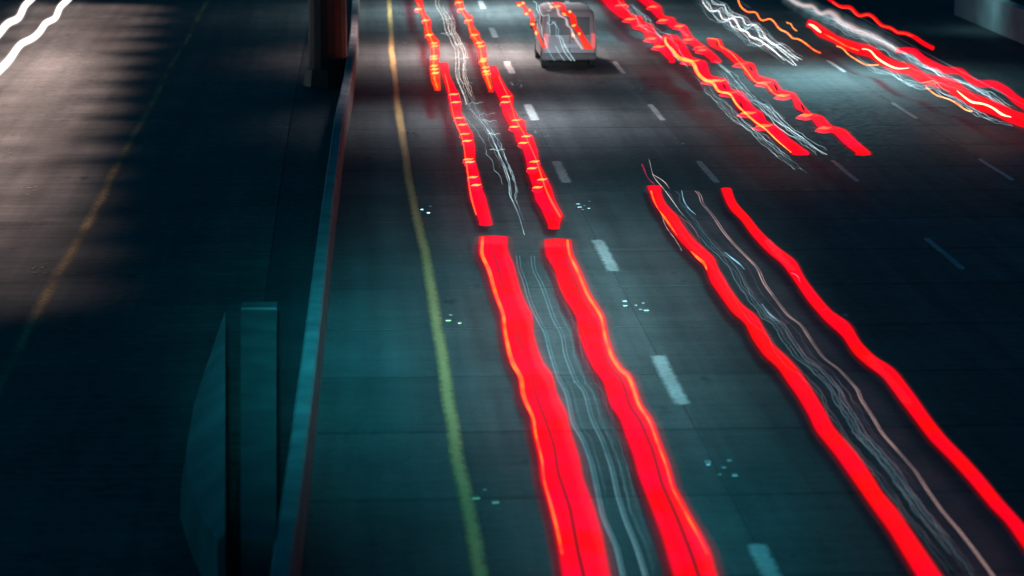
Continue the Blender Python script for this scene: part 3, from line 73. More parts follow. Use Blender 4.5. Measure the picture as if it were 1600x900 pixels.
'R4b': (0.86,[(12.144,12.603,96.23),(12.103,12.563,95.8),(12.062,12.523,95.37),(12.022,12.484,94.94),(11.982,12.444,94.52),(11.946,12.406,94.1),(11.94,12.371,93.68),(11.975,12.368,93.26),(12.014,12.394,92.85),(12.053,12.423,92.44),(12.086,12.451,92.03),(12.084,12.472,91.63),(12.077,12.469,91.23),(12.07,12.462,90.84),(12.063,12.456,90.45),(12.056,12.45,90.06),(12.05,12.444,89.68),(12.043,12.454,89.29),(12.036,12.563,88.92),(12.04,12.636,88.54),(12.116,12.611,88.17),(12.187,12.574,87.79),(12.156,12.537,87.43),(12.112,12.5,87.07),(12.069,12.463,86.71),(12.025,12.427,86.36),(11.984,12.391,86),(11.955,12.355,85.65),(11.944,12.329,85.31),(11.934,12.373,84.96),(11.925,12.462,84.62),(11.916,12.552,84.28),(11.906,12.618,83.94),(11.904,12.604,83.6),(11.957,12.58,83.27),(12.076,12.556,82.93),(12.116,12.532,82.6),(12.1,12.509,82.28),(12.078,12.485,81.96),(12.056,12.467,81.64),(12.035,12.5,81.32),(12.027,12.63,81.01),(12.034,12.691,80.69),(12.043,12.677,80.38),(12.093,12.654,80.07),(12.405,12.632,79.75),(12.417,12.609,79.44),(12.384,12.587,79.14),(12.351,12.565,78.84),(12.318,12.543,78.55),(12.286,12.522,78.25),(12.254,12.5,77.96),(12.222,12.479,77.67),(12.19,12.46,77.39),(12.161,12.449,77.1),(12.153,12.438,76.82),(12.175,12.428,76.54),(12.2,12.418,76.25),(12.225,12.421,75.97),(12.249,12.519,75.7),(12.263,12.612,75.42),(12.249,12.61,75.15),(12.23,12.596,74.88),(12.212,12.581,74.61),(12.193,12.567,74.34),(12.175,12.553,74.08),(12.157,12.539,73.82),(12.139,12.528,73.56),(12.121,12.547,73.3),(12.107,12.628,73.04),(12.125,12.709,72.78),(12.172,12.736,72.53),(12.221,12.729,72.27),(12.27,12.718,72.02),(12.306,12.707,71.77),(12.302,12.697,71.52),(12.293,12.686,71.27),(12.284,12.676,71.03),(12.275,12.666,70.79),(12.266,12.656,70.55),(12.257,12.645,70.31),(12.248,12.637,70.07),(12.24,12.633,69.83),(12.235,12.63,69.6),(12.237,12.627,69.36),(12.238,12.624,69.13),(12.24,12.621,68.9),(12.242,12.618,68.67),(12.243,12.614,68.44),(12.245,12.602,68.22)]),
'L4af': [(0.93,0,(0.015,0.07,0.09,0.06,0.015),[(10.212,108.74),(10.323,109.01),(10.421,109.12),(10.504,109.04),(10.602,109.14),(10.715,109.42)]),(0.93,0,(0.015,0.07,0.09,0.06,0.015),[(9.995,102.97),(10.101,103.21),(10.193,103.3),(10.272,103.23),(10.364,103.33),(10.471,103.57)]),(0.93,0,(0.015,0.07,0.09,0.06,0.015),[(10.157,100.47),(10.261,100.7),(10.351,100.79),(10.428,100.72),(10.518,100.81),(10.623,101.05)]),(0.93,0,(0.015,0.07,0.09,0.06,0.015),[(10.027,95.84),(10.126,96.05),(10.212,96.13),(10.285,96.07),(10.371,96.15),(10.471,96.36)]),(0.93,0,(0.015,0.07,0.09,0.06,0.015),[(10.013,93.19),(10.108,93.39),(10.192,93.46),(10.263,93.41),(10.347,93.48),(10.444,93.68)])],
'R4af': [(0.93,0,(0.015,0.07,0.09,0.06,0.015),[(11.391,108.02),(11.522,108.36),(11.62,108.36),(11.719,108.36),(11.851,108.69)]),(0.93,0,(0.015,0.07,0.09,0.06,0.015),[(11.171,102.51),(11.295,102.81),(11.388,102.81),(11.482,102.81),(11.607,103.11)]),(0.93,0,(0.015,0.07,0.09,0.06,0.015),[(11.482,100.21),(11.604,100.49),(11.696,100.49),(11.787,100.49),(11.91,100.78)]),(0.93,0,(0.015,0.07,0.09,0.06,0.015),[(11.24,95.43),(11.355,95.69),(11.442,95.69),(11.53,95.69),(11.646,95.95)]),(0.93,0,(0.015,0.07,0.09,0.06,0.015),[(11.325,92.95),(11.437,93.2),(11.522,93.2),(11.608,93.2),(11.721,93.45)]),(0.93,0,(0.015,0.07,0.09,0.06,0.015),[(11.29,92),(11.402,92.24),(11.486,92.24),(11.57,92.24),(11.682,92.48)])],
'L4bf': [(0.93,0,(0.015,0.07,0.09,0.06,0.015),[(10.449,88.7),(10.537,88.83),(10.626,88.96),(10.699,88.94),(10.77,88.9),(10.842,88.89),(10.932,89.01),(11.022,89.14)]),(0.93,0,(0.015,0.07,0.09,0.06,0.015),[(10.435,83.33),(10.519,83.44),(10.602,83.55),(10.671,83.54),(10.737,83.5),(10.806,83.49),(10.89,83.6),(10.974,83.71)]),(0.93,0,(0.015,0.07,0.09,0.06,0.015),[(10.565,83.19),(10.648,83.31),(10.732,83.42),(10.801,83.4),(10.867,83.37),(10.935,83.35),(11.019,83.47),(11.104,83.58)]),(0.93,0,(0.015,0.07,0.09,0.06,0.015),[(10.578,80.27),(10.659,80.37),(10.74,80.48),(10.806,80.46),(10.87,80.43),(10.936,80.42),(11.017,80.52),(11.099,80.63)]),(0.93,0,(0.015,0.07,0.09,0.06,0.015),[(10.451,75.61),(10.527,75.71),(10.603,75.8),(10.666,75.79),(10.726,75.76),(10.788,75.74),(10.865,75.84),(10.942,75.93)]),(0.93,0,(0.015,0.07,0.09,0.06,0.015),[(10.493,72.95),(10.566,73.04),(10.64,73.12),(10.7,73.11),(10.758,73.08),(10.819,73.07),(10.892,73.16),(10.967,73.25)])],
'R4bf': [(0.93,0,(0.015,0.07,0.09,0.06,0.015),[(11.951,87.84),(12.043,87.99),(12.131,88.1),(12.199,88.06),(12.267,88.02),(12.355,88.13),(12.448,88.28)]),(0.93,0,(0.015,0.07,0.09,0.06,0.015),[(11.906,82.65),(11.993,82.78),(12.076,82.88),(12.14,82.85),(12.204,82.81),(12.287,82.91),(12.374,83.04)]),(0.93,0,(0.015,0.07,0.09,0.06,0.015),[(11.991,79.49),(12.075,79.61),(12.154,79.7),(12.216,79.67),(12.278,79.63),(12.358,79.72),(12.442,79.84)]),(0.93,0,(0.015,0.07,0.09,0.06,0.015),[(11.926,75.05),(12.005,75.16),(12.08,75.24),(12.139,75.21),(12.197,75.17),(12.273,75.26),(12.352,75.37)]),(0.93,0,(0.015,0.07,0.09,0.06,0.015),[(12.003,72.41),(12.079,72.52),(12.152,72.59),(12.209,72.56),(12.265,72.53),(12.338,72.61),(12.415,72.71)])],
'L4bc': (0.94,0,(0.06,0.1,0.12,0.1,0.09,0.06,0.05,0.05,0.04,0.03,0.02),[(10.729,96.2),(10.615,95.12),(10.538,94.19),(10.52,93.48),(10.525,92.84),(10.509,92.09),(10.475,91.27),(10.447,90.49),(10.453,89.9),(10.501,89.55),(10.572,89.31),(10.643,89.07),(10.691,88.72),(10.695,88.14),(10.653,87.38),(10.588,86.54),(10.527,85.73),(10.489,85),(10.478,84.38),(10.487,83.85),(10.519,83.45),(10.575,83.2),(10.621,82.93),(10.622,82.46),(10.58,81.8),(10.537,81.15),(10.535,80.69),(10.585,80.47),(10.66,80.36),(10.727,80.21),(10.755,79.89),(10.733,79.34),(10.685,78.68),(10.642,78.03),(10.618,77.45),(10.606,76.91),(10.598,76.4),(10.593,75.9),(10.59,75.42),(10.59,74.95),(10.59,74.49),(10.593,74.04),(10.603,73.63),(10.619,73.26),(10.637,72.89),(10.648,72.5),(10.648,72.07),(10.642,71.63),(10.635,71.18),(10.629,70.74),(10.623,70.31),(10.621,69.89),(10.623,69.5),(10.627,69.11),(10.631,68.73),(10.635,68.36),(10.639,67.99)]),
'R4bc': (0.94,0,(0.03,0.05,0.04,0.06,0.04,0.05,0.03),[(12.11,95.94),(12.216,95.89),(12.315,95.8),(12.38,95.57),(12.368,95.01),(12.286,94.15),(12.216,93.32),(12.211,92.72),(12.246,92.26),(12.275,91.76),(12.277,91.14),(12.26,90.43),(12.231,89.69),(12.193,88.91),(12.155,88.15),(12.124,87.43),(12.092,86.7),(12.053,85.96),(12.009,85.22),(11.964,84.48),(11.925,83.78),(11.907,83.19),(11.932,82.82),(11.999,82.65),(12.072,82.52),(12.11,82.23),(12.094,81.68),(12.052,81.02),(12.02,80.41),(12.024,79.96),(12.068,79.7),(12.132,79.51),(12.2,79.35)]),
'L4bs': [(0.95,0,(0.015,0.05,0.015),[(10.922,82.95),(10.851,82.01),(10.782,81.09)]),(0.95,0,(0.015,0.05,0.015),[(10.764,78.04),(10.707,77.28),(10.65,76.53)])],
'R4bs': [(0.95,0,(0.015,0.05,0.015),[(12.379,95.3),(12.242,94.29),(12.107,93.3)]),(0.95,0,(0.015,0.05,0.015),[(12.337,87.46),(12.268,86.57),(12.2,85.7)]),(0.95,0,(0.015,0.05,0.015),[(12.353,82.29),(12.276,81.45),(12.201,80.62)]),(0.95,0,(0.015,0.05,0.015),[(12.37,77.44),(12.297,76.68),(12.226,75.95)])],
'T5a': [(16.485,16.563,102.22,0.731,0.969),(16.506,16.593,101.98,0.726,0.974),(16.516,16.624,101.72,0.723,0.977),(16.509,16.649,101.4,0.724,0.976),(16.484,16.66,101.03,0.729,0.971),(16.448,16.654,100.59,0.733,0.967),(16.41,16.631,100.11,0.732,0.968),(16.383,16.601,99.65,0.724,0.976),(16.37,16.574,99.22,0.71,0.99),(16.374,16.554,98.84,0.702,0.998),(16.387,16.543,98.5,0.702,0.998),(16.4,16.543,98.18,0.705,0.995),(16.412,16.549,97.87,0.709,0.991),(16.421,16.555,97.56,0.715,0.985),(16.428,16.561,97.25,0.721,0.979),(16.435,16.564,96.93,0.726,0.974),(16.441,16.566,96.6,0.731,0.969),(16.447,16.567,96.28,0.736,0.964),(16.449,16.572,95.97,0.732,0.968),(16.454,16.578,95.65,0.727,0.973),(16.462,16.584,95.36,0.722,0.978),(16.474,16.592,95.07,0.716,0.984),(16.49,16.604,94.81,0.71,0.99),(16.509,16.62,94.56,0.704,0.996),(16.53,16.639,94.33,0.699,1.001),(16.552,16.66,94.11,0.694,1.006),(16.574,16.683,93.89,0.69,1.009),(16.598,16.705,93.67,0.688,1.012),(16.625,16.727,93.47,0.685,1.015),(16.657,16.75,93.28,0.681,1.019),(16.693,16.776,93.11,0.678,1.022),(16.734,16.806,92.96,0.674,1.026),(16.777,16.842,92.83,0.671,1.029),(16.817,16.882,92.71,0.669,1.031),(16.851,16.926,92.59,0.668,1.032),(16.876,16.97,92.44,0.673,1.027),(16.886,17.008,92.25,0.682,1.018),(16.882,17.036,92.01,0.694,1.006),(16.868,17.048,91.72,0.706,0.994),(16.849,17.043,91.38,0.716,0.984),(16.829,17.028,91.01,0.723,0.977),(16.811,17.006,90.64,0.726,0.974),(16.798,16.982,90.28,0.728,0.972),(16.788,16.961,89.93,0.726,0.974),(16.782,16.948,89.6,0.72,0.98),(16.781,16.939,89.3,0.714,0.986),(16.782,16.936,89.01,0.709,0.991),(16.786,16.937,88.73,0.705,0.995),(16.79,16.94,88.47,0.701,0.999),(16.798,16.943,88.21,0.697,1.003),(16.811,16.947,87.97,0.691,1.009),(16.834,16.952,87.75,0.684,1.016),(16.869,16.962,87.58,0.681,1.019),(16.913,16.98,87.44,0.679,1.021),(16.961,17.009,87.34,0.678,1.022),(17.01,17.048,87.26,0.679,1.021),(17.055,17.093,87.19,0.68,1.02),(17.092,17.142,87.1,0.682,1.018),(17.117,17.19,87,0.686,1.014),(17.127,17.232,86.85,0.692,1.007),(17.124,17.261,86.64,0.701,0.999),(17.112,17.275,86.39,0.709,0.99),(17.097,17.274,86.1,0.716,0.984),(17.083,17.264,85.8,0.719,0.981),(17.071,17.249,85.49,0.72,0.98),(17.064,17.234,85.19,0.719,0.981),(17.064,17.22,84.91,0.717,0.983),(17.073,17.21,84.65,0.714,0.986),(17.091,17.206,84.43,0.71,0.99),(17.116,17.213,84.24,0.705,0.995),(17.146,17.228,84.09,0.701,0.999),(17.179,17.251,83.95,0.697,1.003),(17.214,17.278,83.83,0.694,1.006),(17.251,17.308,83.71,0.691,1.008),(17.292,17.341,83.62,0.689,1.011),(17.335,17.377,83.53,0.686,1.014),(17.379,17.416,83.46,0.684,1.016),(17.42,17.459,83.39,0.681,1.019),(17.456,17.505,83.31,0.678,1.022),(17.48,17.552,83.22,0.676,1.024),(17.491,17.595,83.09,0.676,1.024),(17.487,17.63,82.91,0.679,1.021),(17.472,17.651,82.69,0.684,1.016),(17.453,17.659,82.44,0.687,1.013),(17.433,17.655,82.16,0.688,1.012),(17.414,17.645,81.88,0.687,1.013),(17.4,17.629,81.59,0.689,1.011),(17.39,17.61,81.31,0.692,1.008),(17.382,17.592,81.03,0.694,1.005),(17.375,17.576,80.76,0.697,1.003),(17.37,17.562,80.5,0.7,1),(17.365,17.549,80.24,0.703,0.997),(17.36,17.538,79.99,0.706,0.994),(17.358,17.526,79.74,0.709,0.991),(17.358,17.517,79.5,0.71,0.989),(17.358,17.512,79.27,0.705,0.995),(17.363,17.51,79.05,0.699,1.001),(17.371,17.512,78.85,0.693,1.007),(17.381,17.518,78.66,0.688,1.012),(17.393,17.527,78.48,0.683,1.017),(17.405,17.537,78.31,0.679,1.021),(17.419,17.549,78.14,0.674,1.025),(17.435,17.563,77.97,0.67,1.03),(17.453,17.576,77.82,0.669,1.031),(17.472,17.591,77.67,0.671,1.029),(17.491,17.607,77.52,0.673,1.027),(17.508,17.624,77.37,0.675,1.025),(17.525,17.641,77.22,0.678,1.022),(17.538,17.659,77.07,0.681,1.018),(17.548,17.675,76.9,0.685,1.015),(17.555,17.689,76.73,0.689,1.011),(17.56,17.699,76.56,0.693,1.007),(17.563,17.707,76.37,0.695,1.005),(17.566,17.712,76.18,0.696,1.004),(17.57,17.716,75.99,0.696,1.004),(17.575,17.718,75.8,0.696,1.004),(17.583,17.721,75.62,0.695,1.005),(17.594,17.724,75.44,0.693,1.006),(17.609,17.729,75.28,0.692,1.008),(17.627,17.738,75.13,0.69,1.01),(17.647,17.75,74.99,0.689,1.011),(17.667,17.767,74.85,0.687,1.013),(17.688,17.785,74.72,0.686,1.014),(17.707,17.804,74.6,0.685,1.015),(17.727,17.823,74.47,0.685,1.015),(17.746,17.843,74.34,0.684,1.016),(17.765,17.863,74.22,0.683,1.017),(17.784,17.882,74.09,0.683,1.017),(17.804,17.902,73.97,0.682,1.018)],
'T5acore': [(0.98,0,(0.03,0.1,0.09,0.03),[(16.254,100.39),(16.303,99.93),(16.282,99.17),(16.226,98.24),(16.191,97.37)]),(0.98,0,(0.02,0.05,0.065,0.05,0.02),[(16.601,91.76),(16.701,91.72),(16.764,91.52),(16.755,91.01),(16.688,90.27),(16.613,89.49),(16.566,88.81),(16.545,88.23),(16.536,87.7),(16.534,87.21),(16.544,86.76),(16.566,86.37),(16.604,86.06),(16.672,85.9),(16.772,85.89),(16.889,85.96),(17.009,86.05)]),(0.98,0,(0.02,0.05,0.065,0.05,0.05,0.065,0.02),[(17.218,80.07),(17.174,79.52),(17.133,78.98),(17.098,78.46),(17.071,77.98),(17.062,77.57),(17.089,77.31),(17.155,77.19),(17.232,77.12),(17.289,76.97),(17.322,76.71),(17.337,76.4),(17.335,76.02),(17.315,75.6),(17.289,75.15),(17.275,74.75),(17.29,74.46),(17.332,74.26),(17.385,74.11)])],
'T5aedge': (0.97,0,(0.02,0.05,0.03,0.05),[(16.223,96.97),(16.238,96.41),(16.252,95.86),(16.264,95.31),(16.268,94.73),(16.264,94.12),(16.258,93.51),(16.264,92.96),(16.291,92.51),(16.332,92.13),(16.377,91.77),(16.422,91.42)]),
'T5aflick': [(0.97,0,(0.01,0.04,0.01),[(16.633,82.18),(16.757,82.17),(16.88,82.15),(17,82.12),(17.117,82.08),(17.234,82.03)]),(0.97,0,(0.01,0.04,0.01),[(17.003,77.27),(17.093,77.18),(17.181,77.07),(17.261,76.94),(17.323,76.73),(17.364,76.44),(17.395,76.12),(17.424,75.8)])],
'O1': (0.7,0,(0.04,),[(16.422,95.49),(16.481,95.2),(16.484,94.69),(16.425,93.91),(16.358,93.1),(16.327,92.42),(16.321,91.83),(16.319,91.27),(16.315,90.71),(16.314,90.16),(16.336,89.74),(16.403,89.53),(16.506,89.5),(16.624,89.54),(16.744,89.59)]),
'O2': (0.7,0,(0.04,),[(17.015,83.42),(16.976,82.82),(16.939,82.25),(16.914,81.72),(16.918,81.3),(16.956,81.02),(17.01,80.8),(17.056,80.56),(17.079,80.22),(17.079,79.8),(17.068,79.35),(17.048,78.87),(17.024,78.38),(17.017,77.97),(17.054,77.73),(17.129,77.63)]),
'T5p': [(17.435,17.551,112.94,0.785,0.915),(17.4,17.514,112.33,0.784,0.916),(17.374,17.48,111.76,0.782,0.918),(17.36,17.455,111.24,0.778,0.922),(17.359,17.441,110.78,0.775,0.925),(17.369,17.441,110.38,0.772,0.928),(17.389,17.45,110.04,0.77,0.93),(17.419,17.469,109.74,0.768,0.932),(17.461,17.496,109.52,0.767,0.933),(17.517,17.536,109.37,0.765,0.935),(17.583,17.59,109.29,0.765,0.935),(17.65,17.655,109.26,0.765,0.935),(17.701,17.721,109.2,0.765,0.935),(17.721,17.774,109.05,0.769,0.931),(17.708,17.799,108.74,0.779,0.921),(17.67,17.787,108.28,0.789,0.911),(17.618,17.747,107.72,0.793,0.907),(17.568,17.695,107.14,0.791,0.909),(17.539,17.65,106.62,0.781,0.919),(17.545,17.622,106.23,0.769,0.931),(17.592,17.62,106.03,0.76,0.94),(17.671,17.654,106,0.757,0.943),(17.764,17.722,106.11,0.757,0.943),(17.857,17.811,106.28,0.752,0.948),(17.927,17.906,106.4,0.745,0.955),(17.963,17.989,106.39,0.741,0.959),(17.966,18.045,106.21,0.744,0.956),(17.945,18.069,105.87,0.749,0.951),(17.909,18.063,105.42,0.755,0.945),(17.862,18.038,104.9,0.759,0.94),(17.809,17.997,104.33,0.764,0.936),(17.756,17.946,103.75,0.766,0.934),(17.708,17.892,103.18,0.764,0.936),(17.675,17.842,102.66,0.757,0.943),(17.663,17.804,102.2,0.747,0.953),(17.669,17.784,101.83,0.74,0.96),(17.688,17.782,101.52,0.735,0.965),(17.71,17.796,101.26,0.734,0.966),(17.728,17.816,100.99,0.735,0.965),(17.737,17.835,100.71,0.737,0.963),(17.738,17.848,100.4,0.74,0.96),(17.734,17.851,100.05,0.743,0.957),(17.729,17.847,99.69,0.743,0.957),(17.73,17.842,99.34,0.742,0.958),(17.74,17.84,99.02,0.74,0.96),(17.759,17.846,98.74,0.737,0.963),(17.784,17.86,98.49,0.736,0.964),(17.811,17.881,98.27,0.735,0.965),(17.838,17.907,98.05,0.735,0.965),(17.863,17.934,97.84,0.735,0.965),(17.883,17.96,97.61,0.737,0.963),(17.898,17.983,97.37,0.738,0.962),(17.908,17.999,97.1,0.742,0.958),(17.912,18.009,96.81,0.747,0.953),(17.914,18.013,96.5,0.752,0.948),(17.914,18.013,96.18,0.755,0.945),(17.913,18.011,95.86,0.759,0.941),(17.911,18.007,95.53,0.762,0.938),(17.908,18.003,95.2,0.765,0.935),(17.903,17.998,94.87,0.768,0.932),(17.896,17.992,94.53,0.768,0.932),(17.889,17.985,94.2,0.769,0.931),(17.88,17.977,93.86,0.769,0.93),(17.871,17.968,93.52,0.77,0.93),(17.862,17.959,93.18,0.77,0.93),(17.854,17.95,92.84,0.771,0.929),(17.845,17.941,92.51,0.771,0.929)],
'T5b': [(17.895,17.891,92.51,0.767,0.933),(17.958,17.954,92.51,0.765,0.935),(18.022,18.017,92.5,0.763,0.937),(18.085,18.081,92.5,0.761,0.939),(18.147,18.144,92.49,0.759,0.941),(18.207,18.207,92.48,0.757,0.943),(18.261,18.269,92.46,0.756,0.944),(18.302,18.326,92.4,0.755,0.945),(18.322,18.374,92.28,0.756,0.944),(18.318,18.404,92.07,0.761,0.939),(18.294,18.41,91.77,0.768,0.931),(18.257,18.392,91.41,0.774,0.926),(18.217,18.359,91,0.776,0.924),(18.182,18.322,90.6,0.773,0.927),(18.154,18.288,90.21,0.768,0.932),(18.134,18.26,89.85,0.764,0.936),(18.12,18.24,89.51,0.76,0.94),(18.11,18.226,89.19,0.757,0.943),(18.102,18.215,88.89,0.754,0.946),(18.097,18.207,88.59,0.752,0.948),(18.095,18.202,88.31,0.749,0.951),(18.096,18.199,88.05,0.746,0.954),(18.102,18.2,87.79,0.744,0.956),(18.11,18.203,87.55,0.744,0.956),(18.121,18.209,87.32,0.745,0.955),(18.136,18.216,87.11,0.745,0.955),(18.156,18.225,86.91,0.745,0.955),(18.185,18.239,86.74,0.745,0.955),(18.224,18.26,86.61,0.745,0.955),(18.273,18.292,86.53,0.745,0.955),(18.328,18.335,86.48,0.746,0.953),(18.385,18.386,86.45,0.748,0.952),(18.442,18.442,86.44,0.75,0.95),(18.494,18.499,86.42,0.752,0.948),(18.536,18.555,86.37,0.753,0.947),(18.561,18.603,86.28,0.755,0.944),(18.566,18.637,86.12,0.76,0.94),(18.552,18.65,85.89,0.767,0.932),(18.526,18.642,85.6,0.774,0.926),(18.494,18.618,85.26,0.778,0.922),(18.462,18.587,84.91,0.779,0.921),(18.433,18.554,84.57,0.778,0.922),(18.411,18.525,84.24,0.775,0.925),(18.395,18.501,83.93,0.772,0.927),(18.388,18.483,83.66,0.77,0.93),(18.389,18.473,83.41,0.766,0.934),(18.401,18.47,83.19,0.762,0.938),(18.427,18.476,83.03,0.758,0.942),(18.468,18.495,82.92,0.755,0.945),(18.519,18.528,82.86,0.753,0.947),(18.577,18.574,82.84,0.752,0.948),(18.637,18.628,82.84,0.751,0.949),(18.695,18.687,82.84,0.75,0.95),(18.749,18.747,82.84,0.749,0.951),(18.794,18.804,82.82,0.749,0.951),(18.825,18.855,82.76,0.749,0.951),(18.843,18.895,82.65,0.751,0.949),(18.85,18.921,82.49,0.754,0.946),(18.849,18.934,82.29,0.756,0.944),(18.845,18.938,82.06,0.758,0.942),(18.837,18.937,81.83,0.759,0.941),(18.827,18.933,81.58,0.76,0.94),(18.812,18.925,81.32,0.762,0.938),(18.79,18.913,81.05,0.764,0.935),(18.761,18.894,80.75,0.768,0.932),(18.729,18.869,80.44,0.77,0.93),(18.694,18.838,80.12,0.771,0.929),(18.661,18.805,79.8,0.77,0.929),(18.631,18.773,79.49,0.768,0.932),(18.608,18.743,79.2,0.764,0.936),(18.59,18.718,78.92,0.76,0.94),(18.577,18.699,78.66,0.756,0.944),(18.567,18.685,78.41,0.753,0.947),(18.559,18.675,78.18,0.751,0.949),(18.551,18.667,77.94,0.75,0.95),(18.543,18.66,77.71,0.748,0.951),(18.535,18.653,77.49,0.747,0.953),(18.527,18.646,77.26,0.746,0.954),(18.52,18.64,77.03,0.745,0.955)],
'T5c': [(18.949,19.006,114.67,0.858,0.942),(18.926,18.982,114.13,0.858,0.942),(18.902,18.959,113.59,0.858,0.942),(18.879,18.936,113.06,0.859,0.941),(18.857,18.912,112.53,0.859,0.941),(18.834,18.889,112.01,0.859,0.941),(18.811,18.866,111.49,0.859,0.941),(18.787,18.843,110.97,0.86,0.94),(18.764,18.819,110.46,0.86,0.94),(18.741,18.796,109.95,0.86,0.94),(18.721,18.775,109.46,0.858,0.942),(18.709,18.759,109.01,0.855,0.945),(18.712,18.753,108.63,0.852,0.948),(18.737,18.764,108.35,0.848,0.952),(18.787,18.798,108.2,0.845,0.955),(18.855,18.854,108.16,0.843,0.957),(18.926,18.924,108.17,0.842,0.958),(18.982,18.992,108.15,0.841,0.959),(19.007,19.042,108.01,0.843,0.957),(18.999,19.06,107.71,0.849,0.951),(18.962,19.041,107.26,0.856,0.944),(18.908,18.995,106.7,0.86,0.94),(18.848,18.937,106.1,0.861,0.939),(18.796,18.879,105.53,0.859,0.941),(18.765,18.835,105.04,0.853,0.947),(18.769,18.813,104.7,0.846,0.954),(18.811,18.823,104.54,0.842,0.958),(18.885,18.87,104.54,0.842,0.958),(18.975,18.949,104.67,0.843,0.957),(19.065,19.041,104.82,0.842,0.958),(19.137,19.129,104.92,0.841,0.959),(19.179,19.197,104.87,0.842,0.958),(19.19,19.233,104.67,0.846,0.954),(19.176,19.237,104.33,0.851,0.949),(19.145,19.217,103.89,0.855,0.945),(19.101,19.18,103.38,0.858,0.942),(19.048,19.131,102.83,0.861,0.939),(18.991,19.075,102.27,0.862,0.938),(18.937,19.019,101.72,0.861,0.939),(18.894,18.968,101.21,0.858,0.942),(18.872,18.933,100.78,0.853,0.947),(18.876,18.92,100.45,0.849,0.951),(18.9,18.93,100.22,0.846,0.954),(18.934,18.959,100.05,0.846,0.954),(18.965,18.993,99.88,0.846,0.954),(18.982,19.021,99.67,0.848,0.952),(18.98,19.032,99.39,0.851,0.949),(18.962,19.023,99.03,0.854,0.946),(18.94,19.002,98.65,0.855,0.945),(18.927,18.981,98.3,0.852,0.948),(18.938,18.973,98.05,0.848,0.952),(18.976,18.989,97.93,0.846,0.954),(19.028,19.03,97.89,0.845,0.955),(19.08,19.084,97.87,0.845,0.955),(19.122,19.137,97.81,0.845,0.955),(19.152,19.178,97.68,0.845,0.955),(19.172,19.207,97.48,0.845,0.955),(19.184,19.226,97.24,0.845,0.955),(19.19,19.238,96.97,0.845,0.955),(19.187,19.242,96.67,0.846,0.954),(19.177,19.238,96.33,0.846,0.954),(19.16,19.227,95.98,0.847,0.953),(19.14,19.21,95.6,0.847,0.953),(19.12,19.19,95.23,0.847,0.953),(19.102,19.17,94.85,0.847,0.953),(19.086,19.152,94.49,0.846,0.954),(19.074,19.138,94.15,0.846,0.954),(19.066,19.126,93.82,0.845,0.955),(19.062,19.119,93.5,0.845,0.955),(19.061,19.115,93.2,0.844,0.956),(19.062,19.115,92.92,0.844,0.956),(19.064,19.116,92.64,0.844,0.956)],
'T5cc': (0.98,0,(0.025,),[(18.603,109.35),(18.555,108.44),(18.518,107.61),(18.528,107.03),(18.615,106.85),(18.732,106.85),(18.785,106.54),(18.737,105.75),(18.641,104.74),(18.57,103.85),(18.587,103.4),(18.718,103.54),(18.889,103.89),(18.997,103.9),(19,103.37),(18.937,102.53),(18.847,101.57),(18.754,100.62),(18.698,99.85),(18.715,99.39),(18.785,99.17),(18.846,98.9),(18.845,98.37),(18.797,97.66),(18.778,97.12),(18.841,96.98),(18.932,96.94),(18.989,96.69),(19.017,96.28),(19.039,95.84)]),
'O3': (0.7,0,(0.05,),[(15.958,116.89),(15.765,115.3),(15.582,113.76),(15.419,112.3),(15.297,111.01),(15.232,109.95),(15.208,109.07),(15.231,108.49),(15.325,108.37),(15.445,108.46),(15.494,108.17),(15.428,107.28),(15.317,106.15),(15.254,105.25),(15.298,104.93),(15.439,105.21),(15.59,105.56),(15.663,105.43),(15.642,104.73),(15.57,103.74),(15.482,102.7),(15.415,101.78),(15.411,101.2),(15.455,100.84),(15.473,100.33),(15.437,99.56),(15.377,98.73),(15.366,98.2),(15.434,98.1),(15.503,97.95),(15.528,97.49),(15.524,96.87),(15.506,96.19),(15.483,95.49),(15.46,94.81),(15.451,94.2),(15.471,93.72),(15.512,93.35)]),
'O3c': (0.76,0,(0.02,),[(15.488,113.12),(15.329,111.67),(15.206,110.39),(15.139,109.32),(15.114,108.45),(15.134,107.85),(15.223,107.71),(15.344,107.8),(15.402,107.57),(15.343,106.72),(15.229,105.58),(15.156,104.63),(15.189,104.25),(15.325,104.5),(15.48,104.89),(15.565,104.83),(15.551,104.18),(15.482,103.22),(15.395,102.18),(15.323,101.24),(15.308,100.61),(15.35,100.24),(15.377,99.79),(15.349,99.06),(15.288,98.22),(15.267,97.65),(15.327,97.51),(15.4,97.39),(15.431,96.98),(15.43,96.38),(15.414,95.71),(15.393,95.03)]),
'O4': (0.7,0,(0.035,),[(16.048,104.13),(16.107,103.54),(15.947,101.97),(15.911,100.87)]),
